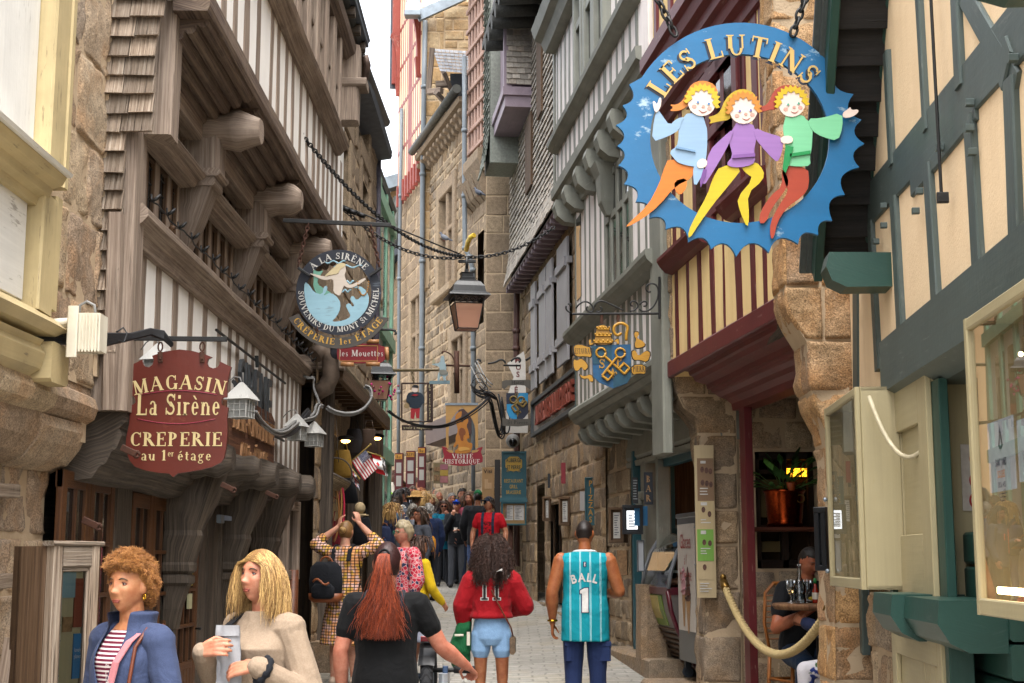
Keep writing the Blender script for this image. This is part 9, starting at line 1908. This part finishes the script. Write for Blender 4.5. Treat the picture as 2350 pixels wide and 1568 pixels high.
cx_=at(1836,1400,12.0).x;t=thing('rattan_chair','tall honey coloured rattan bistro chair of the seated diner','chair',(cx_,12.0,.24),rad(20));t.scale=(.85,.85,1);mb=MB()
for x,y in((-.22,-.2),(.22,-.2),(.22,.22),(-.22,.22)):m_=MB();m_.tube([(x*1.15,y*1.15,0),(x,y,.62)],.019,8);obj('leg',m_,Mcane,t)
mb=MB()
for z,k in((.2,1.1),(.4,1.05)):
 c=[(-.22*k,-.2*k,z),(.22*k,-.2*k,z),(.22*k,.22*k,z),(-.22*k,.22*k,z),(-.22*k,-.2*k,z)];mb.tube(c,.012,6)
obj('stretcher',mb,Mcane,t);mb=MB();mb.box(-.24,.24,-.22,.24,.6,.64,c=.02);obj('seat',mb,pattern('woven cane',lambda t,o,s:t.mix(per(t,s[0],.03,.5),'#8a6a3a','#3a2c1c')),t)
mb=MB();mb.tube([(-.22,.22,.62),(-.25,.26,.85),(-.22,.28,1.1),(-.12,.29,1.18),(.12,.29,1.18),(.22,.28,1.1),(.25,.26,.85),(.22,.22,.62)],.017,8)
for k in range(9):mb.tube([(-.23,.265,.72+k*.045),(.23,.265,.72+k*.045)],.007,5)
obj('backrest',mb,Mcane,t)
SEAT=[((-.1,0,.9),(-.15,.42,.86),(-.14,.42,.42)),((.1,0,.9),(.16,.4,.84),(.17,.3,.4))]
b,Mh,s=person('dark haired man in a black polo and jeans eating at the high table',1838,1248,11.85,168,'#a8694a',('short','#1d1815','#4a4440'),('#101216','short',.88,.025),('pants','#22324a'),head=-18,nod=24,vox=.008,near=True,H=1.78,z0=-.06,legs=SEAT,w=1.15,lean=.22,group='diners on the terrace',LA=((-.26,.2,1.12),(-.1,.42,1.18),(.5,.5,.3),(-.3,.3,1),.6),RA=((.3,.18,1.1),(.1,.4,1.24),(-.5,.3,.6),(.4,.4,.6),.9),shoes='#3a3c40')
Mflo=pattern('white floral cotton',lambda t,o,s:t.mix(t.ramp(t.noise(o,13,2,.4),[(.58,0.0),(.62,1.0)]),t.mix(t.ramp(t.noise(o,17,2,.5),[(.62,0.0),(.66,1.0)]),'#c9c6cc','#3a5a34'),'#2f3f80'))
person('diner in white floral trousers and navy sleeves mostly hidden by the rusty wall',1972,1266,10.9,292,'#b07a5c',('short','#4a3a2c','#6a5a48'),('#1c2440','long',.88,.025),('pants','#c9c6cc',.3),vox=.01,H=1.66,z0=-.03,legs=SEAT,botm=Mflo,group='diners on the terrace',LA=((-.26,.18,1.12),(-.1,.42,1.22)),RA=((.26,.2,1.12),(.1,.44,1.2)),lean=.1,shoes='#3a2c28')
Mcu=plain('hammered copper','#a0401c',.22,1.0,nz=.3,sc=30,bump=.25)
pc=at(1804,1212,12.95);t=thing('copper_pot','large gleaming copper cauldron planter on the reddish shelf','pot',(pc.x,13.0,at(0,1212,13.2).z+.005));r_=.165
mb=MB();mb.lathe([(r_*1.02,0),(r_*.93,.05),(r_*.97,.08),(r_*1.08,.3),(r_*1.12,.31),(r_*1.2,.325),(r_*1.12,.335),(r_*1.0,.33),(r_*.9,.1)],n=32);obj('vessel',mb,Mcu,t);mb=MB();mb.tube([(r_*.75,-r_*.85+.03*0,.27-.03+.035*math.sin(q))if 0 else(r_*.72+.035*math.cos(q),-r_*.86,.25+.035*math.sin(q))for q in[i*pi/8 for i in range(17)]],.006,6);obj('ring_handle',mb,plain('brass','#8a6a34',.35,.8),t)
t2=thing('pot_plant','leafy green plants growing out of the copper cauldron','plant',(pc.x,13.0,t.location.z+.3));mb=MB();rr_=random.Random(4)
for k in range(46):
 q,e=rr_.uniform(0,6.28),rr_.uniform(.2,1.3);d=Vector((math.cos(q)*math.cos(e),math.sin(q)*math.cos(e),math.sin(e)));L=rr_.uniform(.1,.34);p=d*L;sd=d.cross(Vector((0,0,1))).normalized();w_=rr_.uniform(.025,.06);n_=sd.cross(d)
 mb.tube([(0,0,0),p*.5,p],.003,4);mb.rings([[p-sd*.004,p,p+sd*.004],[p+d*w_-sd*w_*.7,p+d*w_+n_*.01,p+d*w_+sd*w_*.7],[p+d*w_*2-sd*w_*.6-n_*.02,p+d*w_*2,p+d*w_*2+sd*w_*.6-n_*.02],[p+d*w_*3-n_*.04,p+d*w_*3-n_*.03,p+d*w_*3.02-n_*.04]],closed=False,caps=False,sm=True)
obj('foliage',mb,isl_tone('house plant leaves',['#1d3a18','#2f5a24','#4a7a34','#26401c'],.5),t2)
t=thing('terracotta_pot','tiny orange terracotta pot among the leaves','pot',(pc.x+.03,12.82,t2 .location.z+.02));mb=MB();mb.lathe([(.03,0),(.042,.06),(.045,.075),(.036,.07)],n=14);obj('vessel',mb,pnt('#b5582c'),t)
mc_=menu_case('slim black menu case with mirror glass on the rusty party wall',9.2,1876,1894,1164,1310,rad(40),m=plain('black menu frame','#14171c',.4))
# left: glazed menu stand
A_,B_c,C_c=at(113,1400,6.75),at(219,1400,7.0),at(64,1400,7.15);dv=Vector((B_c.x-A_.x,B_c.y-A_.y,0));wv_=dv.length;t=thing('menu_stand','weathered wooden glazed menu stand with posters in front of the granite house','menu stand',(A_.x,A_.y,0),math.atan2(dv.y,dv.x));z0,z1=.35,at(160,1254,6.9).z
mb=MB()
for q in((0,.055,z0,z1),(wv_-.055,wv_,z0,z1),(.055,wv_-.055,z1-.1,z1),(.055,wv_-.055,z0,z0+.1)):mb.box(q[0],q[1],-.02,.04,q[2],q[3],c=.008)
mb.box(-.015,wv_+.015,-.03,.05,z1,z1+.025,c=.008)
for q in((.055,.07,z0+.1,z1-.1),(wv_-.07,wv_-.055,z0+.1,z1-.1),(.055,wv_-.055,z1-.12,z1-.1)):mb.box(q[0],q[1],-.008,.03,q[2],q[3],c=.004)
obj('frame',mb,M_shing,t);mb=MB();mb.box(0,.03,.04,.26,z0,z1);mb.box(.0,wv_,.2,.26,z0,z1);mb.box(wv_-.03,wv_,.04,.2,z0,z1);obj('case',mb,M_brown,t)
mb=MB();mb.box(.06,wv_-.06,.022,.03,z0+.1,z1-.1);obj('backing',mb,pnt('#b9ae8c'),t);mb=MB();mb.quad((.06,.004,z0+.1),(wv_-.06,.004,z0+.1),(wv_-.06,.004,z1-.1),(.06,.004,z1-.1));obj('glass_pane',mb,glass('stand glass',(.9,.94,.93),1.3),t)
def card(nm,x0,x1,za,zb,m):mb=MB();mb.box(x0,x1,.014,.02,za,zb,c=.0005);return obj(nm,mb,m,t)
for x0,x1,za,zb,c in((.068,.09,1.0,1.45,'#b9b8a4'),(.068,.09,.4,.97,'#a9b4a0'),(.1,.165,.42,.98,'#b0bfae'),(.07,.17,1.44,1.56,'#8aa9b5')):card('menu_sheet',x0,x1,za,zb,pnt(c))
card('photo',.1,.16,1.28,1.35,Mphoto);card('guide_poster',.165,wv_-.062,1.3,1.53,pnt('#8a4230'));cb=card('blue_sticker',.172,wv_-.064,1.06,1.27,pnt('#1c7fc0'));mb=MB()
for k,(s_,z)in enumerate((('lonely',1.185),('planet',1.155))):text(mb,s_,.02,Matrix.Translation(((.172+wv_-.064)/2,.012,z)),'sans',sx=.62,depth=.001)
obj('lettering',mb,pnt('#d9dfe6'),cb);mb=MB()
for k in range(16):mb.box(.104,.16-.02*R.random(),.011,.0135,.9-k*.03,.91-k*.03,c=.0003)
for k in range(22):mb.box(.07,.088-.008*R.random(),.011,.0135,1.4-k*.018,1.406-k*.018,c=.0003)
obj('print',mb,Mink,t);mb=MB();mb.beam((-.1,.35,0),(.02,.27,1.25),.07,.03,(1,0,0));obj('prop_strut',mb,M_old,t)
bo=at(684,1500,15.4);t=thing('stone_bollard','squat worn granite guard stone beside the dark shop post','bollard',(bo.x,15.4,.3));mb=MB();mb.ell((0,0,.17),(.2,.2,.3),nu=20,nv=12,nz=.25,nf=2.2,seed=4);obj('stone',mb,M_gran2,t)
mb=MB();ST.box(mb,15.9,23,-.3,.32,.2,.72,c=.03,seg=8,wob=.02);ST.part('door_step',mb,M_gran2)
# souvenir goods
def flagm(name,fn):
 if name not in MATS:t=NT(name);u=t.n('SeparateXYZ',{0:t.n('TexCoord').outputs['UV']}).outputs;t.col(fn(t,u));t.p(rough=.7);MATS[name]=t.m
 return MATS[name]
def lt(t,a,b):return t.math('LESS_THAN',a,b)
def usa(t,u):star=t.n('TexVoronoi',{'Vector':t.n('Mapping',{'Vector':t.n('TexCoord').outputs['UV'],'Scale':(15,11,1)}).outputs[0],'Randomness':0.0},voronoi_dimensions='2D').outputs['Distance'];return t.mix(t.math('MULTIPLY',lt(t,u[0],.42),t.math('GREATER_THAN',u[1],.46)),t.mix(lt(t,t.math('FRACT',t.math('MULTIPLY',u[1],6.5)),.5),'#d0ccc8','#a01a28'),t.mix(lt(t,star,.26),'#1c2450','#d0ccc8'))
def can(t,u):return t.mix(lt(t,t.math('ABSOLUTE',t.math('SUBTRACT',u[0],.5)),.25),'#b5141e',t.mix(lt(t,t.math('ADD',t.math('ABSOLUTE',t.math('SUBTRACT',u[0],.5)),t.math('ABSOLUTE',t.math('MULTIPLY',t.math('SUBTRACT',u[1],.5),.6))),.13),'#d0ccc8','#b5141e'))
def bzh(t,u):return t.mix(t.math('MULTIPLY',lt(t,u[0],.4),t.math('GREATER_THAN',u[1],.5)),t.mix(lt(t,t.math('FRACT',t.math('MULTIPLY',u[1],4.5)),.55),'#c9c6c4','#17171a'),'#c9c6c4')
def gbr(t,u):x,y=t.math('SUBTRACT',u[0],.5),t.math('SUBTRACT',u[1],.5);d=t.math('MINIMUM',t.math('ABSOLUTE',t.math('SUBTRACT',x,y)),t.math('ABSOLUTE',t.math('ADD',x,y)));c=t.math('MINIMUM',t.math('ABSOLUTE',x),t.math('ABSOLUTE',y));return t.mix(lt(t,c,.08),t.mix(lt(t,c,.15),t.mix(lt(t,d,.1),'#1c2450','#c9c6c4'),'#c9c6c4'),'#a01a28')
for nm,lab,(hx,hy),(ex,ey),(fx,fy),m,Y in(('gbr','small union flag behind the striped stars flag',(818,1090),(800,1066),(10,38),flagm('flag gbr',gbr),18.3),('usa','hanging stars and stripes flag in front of the souvenir shop',(838,1031),(806,1059),(30,44),flagm('flag usa',usa),18),('can','small red and white maple leaf flag beside the stars and stripes',(852,1040),(872,1046),(12,45),flagm('flag can',can),18.2),('bzh','small black and white striped flag, rightmost of the bunch',(868,1046),(882,1052),(10,42),flagm('flag bzh',bzh),18.4)):
 p=at(hx,hy,Y);t=thing('flag',lab,'flag',p,group='flags of the souvenir shop');e=at(ex,ey,Y)-p;f=Vector((fx*Y/FPX,0,-fy*Y/FPX));mb=MB()
 mb.grid(lambda a,b:(e*(1-b)+f*a+Vector((0,.03*math.sin(a*9+b*3),0)))if nm!='can' else(e*(1-b)+f*a+Vector((0,.025*math.sin(a*8),0))),16,10);obj('cloth',mb,m,t);mb=MB();d_=e.normalized();mb.tube([e*1.1,-e*.15-Vector((.0,0,0)),-e*.35],.008,6);mb.ell(-e*.38,.014);obj('staff',mb,pnt('#b59a4a'),t)
bk_=at(757,1112,16.9);t=thing('basket','round wicker basket hanging at the souvenir shop front','basket',bk_);mb=MB();Mr=Matrix.Rotation(rad(28),4,'Y')
for k in range(18):r0=.2*math.sin(.15+k/17*1.42);z=.12-.3*(1-k/17);mb.tube([Mr@Vector(((r0+.006*(i%2))*math.cos(2*pi*i/36),(r0+.006*(i%2))*math.sin(2*pi*i/36),z))for i in range(37)],.011,5)
obj('wicker',mb,wood('wicker','#5a4a36','#7d6a50','#9a8566',grain=10),t);mb=MB();mb.tube([Mr@Vector((.2*math.cos(q),.2*math.sin(q),.13))for q in[i*pi/12 for i in range(25)]],.016,6);mb.tube([Mr@Vector((.2*math.cos(q),0,.13+.2*math.sin(q)))for q in[i*pi/12 for i in range(13)]],.01,6);mb.tube([(0.1,0,.26),(.05,0,.9)],.006,5);obj('rim',mb,M_dark,t)
t=thing('toy_shield','cream toy shield with heraldic print hanging under the basket','toy shield',at(750,1180,17));mb=MB();mb.prism(smooth([(-.14,.2),(.14,.2),(.15,.0),(.08,-.15),(0,-.22),(-.08,-.15),(-.15,0)],1),.02);obj('board',mb,pnt('#c9b48c'),t);mb=MB();mb.prism(smooth([(-.155,.215),(.155,.215),(.165,.0),(.09,-.165),(0,-.24),(-.09,-.165),(-.165,0)],1),.015,y0=.005);obj('rim',mb,pnt('#8e2430'),t);mb=MB();text(mb,'Mt St Michel',.05,Matrix.Translation((0,-.001,.12)),'serif',depth=.002,sx=.6);obj('lettering',mb,pnt('#2a3a6a'),t);fleur(lambda l:l,t,0,.0,.05,pnt('#4a3a2c'))
for k,(px,py,c)in enumerate((('776',1155,'#b58a4a'),('782',1170,'#c92a4a'),('770',1180,'#a06a34'))):t=thing('toy_bow',('wooden','pink','brown')[k]+' toy bow hanging beside the cream toy shield','toy bow',at(int(px),py,16.8));mb=MB();mb.tube([(.07*math.cos(q)-.03,0,.33*math.sin(q))for q in[rad(-80+16*i)for i in range(11)]],.012,6);mb.tube([(-.02,0,-.32),(-.02,0,.32)],.003,4);obj('bow',mb,pnt(c),t)
t=thing('cap_on_display','beige baseball cap hanging on the shop post','cap',at(826,1170,18));mb=MB();mb.ell((0,0,.02),(.07,.06,.075));mb.rings([[(.06*math.cos(q)+.02,-.02+.03*math.sin(q),-.05-.01*k)for q in[i*pi/6 for i in range(12)]]for k in range(4)]);mb.ell((.05,-.03,-.07),(.07,.05,.012));obj('cap',mb,CL('#a08d6c'),t)
for k,(px,py,Y,c,lab)in enumerate(((786,1060,18,'#8a6a2c','wooden sword bundle'),(800,1120,18.5,'#17181c','black tote'),(775,1225,17,'#7d2a34','red souvenir cloth'),(832,1215,18.4,'#14151a','black round hat'),(738,1235,16.6,'#3a5a7a','blue souvenir cloth'),(846,1010,19,'#3a2c22','barrel end'),(812,1010,19,'#2c2a2c','dark hanging bag'))):
 t=thing('souvenir',lab+' on show in the souvenir shop','souvenir',at(px,py,Y));mb=MB();loft(mb,[(-.2,.1,.03),(-.17,.13,.05),(0,.12-.02*(k%3),.055),(.13,.09,.04),(.15,.08,.03)],12);mb.tube([(-.06,0,.14),(-.04,0,.26),(.04,0,.26),(.06,0,.14)],.008,5);obj('goods',mb,CL(c),t)
for px,py,Y,lab in((793,1012,18.6,'lit lamp at the front of the souvenir shop'),(866,1006,22.5,'small lit lamp deeper in the souvenir shop')):t=thing('shop_lamp',lab,'lamp',at(px,py,Y));mb=MB();mb.ell((0,0,0),(.06,.04,.03));obj('bulb',mb,emit('shop bulb','#ffb860',5),t);mb=MB();mb.ell((0,.02,.035),(.11,.07,.04));obj('shade',mb,M_black,t)
mb=MB();rr_=random.Random(8)
for k in range(160):p=Vector((rr_.gauss(0,.12),rr_.gauss(0,.1),rr_.gauss(0,.09)));mb.ell(p,.022,nu=5,nv=3)
tag(obj('flower_basket',mb,isl_tone('pink petals',['#b01a6a','#c92a80','#3a5a2c'],.7),loc=at(866,898,23)),'bright pink flowers hanging below the small far lantern','flowers')
# boards up the street
for x0,x1,y0,y1,Y,wd,lab in((905,925,1040,1130,33,'Bar','maroon menu board headed Bar, left of three'),(931,953,1035,1128,33,'CREPES','maroon board with vertical lettering between its twins'),(958,977,1026,1120,32.6,'Bar','maroon menu board nearest the grey downpipe')):
 t,S_,U=board('menu_board',lab,Y,x0,x1,y0,y1,pnt('#5a1a20'),'sign',th=.3);bars(t,S_,[(x0+2,x1-2,y0+3,y0+14)],pnt('#c08a34'),-.006,'header');bars(t,S_,[(x0+4,x1-4,y0+22,y0+46),(x0+4,x1-4,y0+52,y0+76)],pnt('#a9a6a0'),-.006,'menu_sheet');words(t,S_,U,[(wd,(x0+x1)/2,y0+12,7,{'sx':.8})],pnt('#2a1a10'),'serif',-.008)
t,S_,U=board('photo_board','food photo board with pink and yellow price panels below the gothic arch sign',28.6,994,1029,1062,1110,pnt('#8a7a58'));bars(t,S_,[(996,1009,1072,1082),(996,1009,1090,1104)],Mphoto,-.006,'photo');bars(t,S_,[(1010,1028,1066,1078)],pnt('#a86a78'),-.006,'panel');bars(t,S_,[(1010,1028,1079,1092)],pnt('#c0a048'),-.006,'panel');bars(t,S_,[(1010,1028,1093,1108)],pnt('#b5787a'),-.006,'panel')
t,S_,U=board('poster','tan poster headed Visi leaning at the quoined corner',27.2,1106,1134,1073,1200,pnt('#b08a5c'));words(t,S_,U,[('Visi',1120,1086,9,{'bold':.02})],pnt('#2a1a10'));bars(t,S_,[(1112,1120,1100,1122),(1120,1128,1108,1122)],pnt('#c9a47a'),-.004,'photo')
t,S_,U=board('poster','dark narrow poster between the tan poster and the teal post sign',26.9,1135,1148,1055,1190,pnt('#2c2624'))
for k,px in enumerate((982,1004,1076)):
 mb=MB();q=N_.W(N_.u(px),-.25,0);mb.lathe([(.2,0),(.2,.12),(.15,.16),(.15,2.1),(.21,2.2),(.21,2.4)],n=14);tag(obj('stone_column',mb,M_ash,loc=(q.x,q.y,gz(q.y))),'stone shopfront column '+('farthest up the street','behind the maroon boards','nearest the tan poster')[k],'column','stone shopfront columns')
mb=MB();N_.extr(mb,[(-.1,4.1),(.28,4.15),(.3,4.6),(-.1,4.7)],N_.u(1085),N_.u(1005),3,.01);N_.part('shop_fascia',mb,paint('faded purple fascia','#4a3838','#7d6a66',.5))
# birds
def bird(label,px,py,Y,a,s,c,c2):
 t=thing('pigeon' if s>.8 else 'sparrow',label,'bird',at(px,py,Y),-rad(a));t.scale=(s,s,s);mb=MB();mb.ell((0,0,.09),(.055,.12,.06),M=Matrix.Rotation(rad(35),3,'X'),nu=16,nv=10);limb(mb,(0,.06,.13),(0,.085,.2),.04,.03);mb.ell((0,.1,.215),(.028,.034,.028));limb(mb,(0,-.1,.05),(0,-.2,.0),.03,.018);grow(obj('body',mb,plain('plumage '+c,c,.6,nz=.3),t),.008,3)
 mb=MB();mb.ell((.045,-.02,.1),(.018,.1,.045),M=Matrix.Rotation(rad(30),3,'X'));mb.ell((-.045,-.02,.1),(.018,.1,.045),M=Matrix.Rotation(rad(30),3,'X'));obj('wing',mb,plain('plumage '+c2,c2,.6),t);mb=MB();limb(mb,(0,.13,.212),(0,.155,.205),.008,.003,6);obj('beak',mb,pnt('#2c2622'),t);mb=MB()
 for k in(-1,1):mb.tube([(k*.02,0,.05),(k*.02,.005,0),(k*.025,.04,-.002)],.005,5)
 obj('leg',mb,pnt('#9a4a44'),t)
bird('dark pigeon perched at the head of the shop canopy',762,843,16.0,160,1.25,'#3a3a44','#4a4a55');bird('pigeon on the stone window ledge of the cornice house',1020,553,30.3,280,.85,'#5a5f6c','#7d828c');bird('pigeon on the timber lattice rail',1098,450,27.4,300,.8,'#4a4c58','#5a5f6c');bird('brown sparrow on the timber window sill',372,577,9.75,110,.75,'#6d5138','#4a3626')
for px,py,w_,lab in((1395,1487,.28,'small iron drain grate near the bar step'),(1165,1412,.3,'iron drain grate in the middle of the setts'),(1000,1330,.4,'dark drain grate near the teenager in the blue cap')):
 Y=12.0
 for k in range(60):
  if at(px,py,Y).z<=gz(Y):break
  Y+=.3
 p=at(px,py,Y);t=thing('drain_grate',lab,'drain',(p.x,Y,gz(Y)-.02));mb=MB();mb.box(-w_/2,w_/2,-.2,.2,0,.03,c=.01)
 for k in range(7):mb.box(-w_/2+.02+k*(w_-.04)/7,-w_/2+.035+k*(w_-.04)/7,-.18,.18,.03,.036,c=.001)
 t.rotation_euler.x=math.atan(.06);obj('grate',mb,plain('worn iron','#4a4845',.6,.3),t)
t,S_,U,P=sgn('notice','white paper notice of red circle prohibition symbols on yellow boarding',6.86,2240,1096,'notice')
flat(t,'sheet',S_([(2204,1020),(2280,1022),(2284,1175),(2210,1172)]),plain('notice paper','#c9c0b8',.8),.0,.003)
for k,py in enumerate((1052,1102,1148)):
 flat(t,'prohibition_mark',oval(S_,2243,py,19,21,24),pnt('#b3161c'),-.004,.003,[oval(S_,2243,py,15,17,24)]);flat(t,'pictogram',S_([(2236,py-9),(2250,py-9),(2248,py+10),(2238,py+10)]if k else[(2234,py-2),(2243,py-11),(2252,py-2),(2250,py+9),(2236,py+9)]),pnt('#161616'),-.003,.002);flat(t,'prohibition_mark',S_([(2229,py-11),(2232,py-15),(2257,py+12),(2254,py+16)]),pnt('#b3161c'),-.0075,.003)
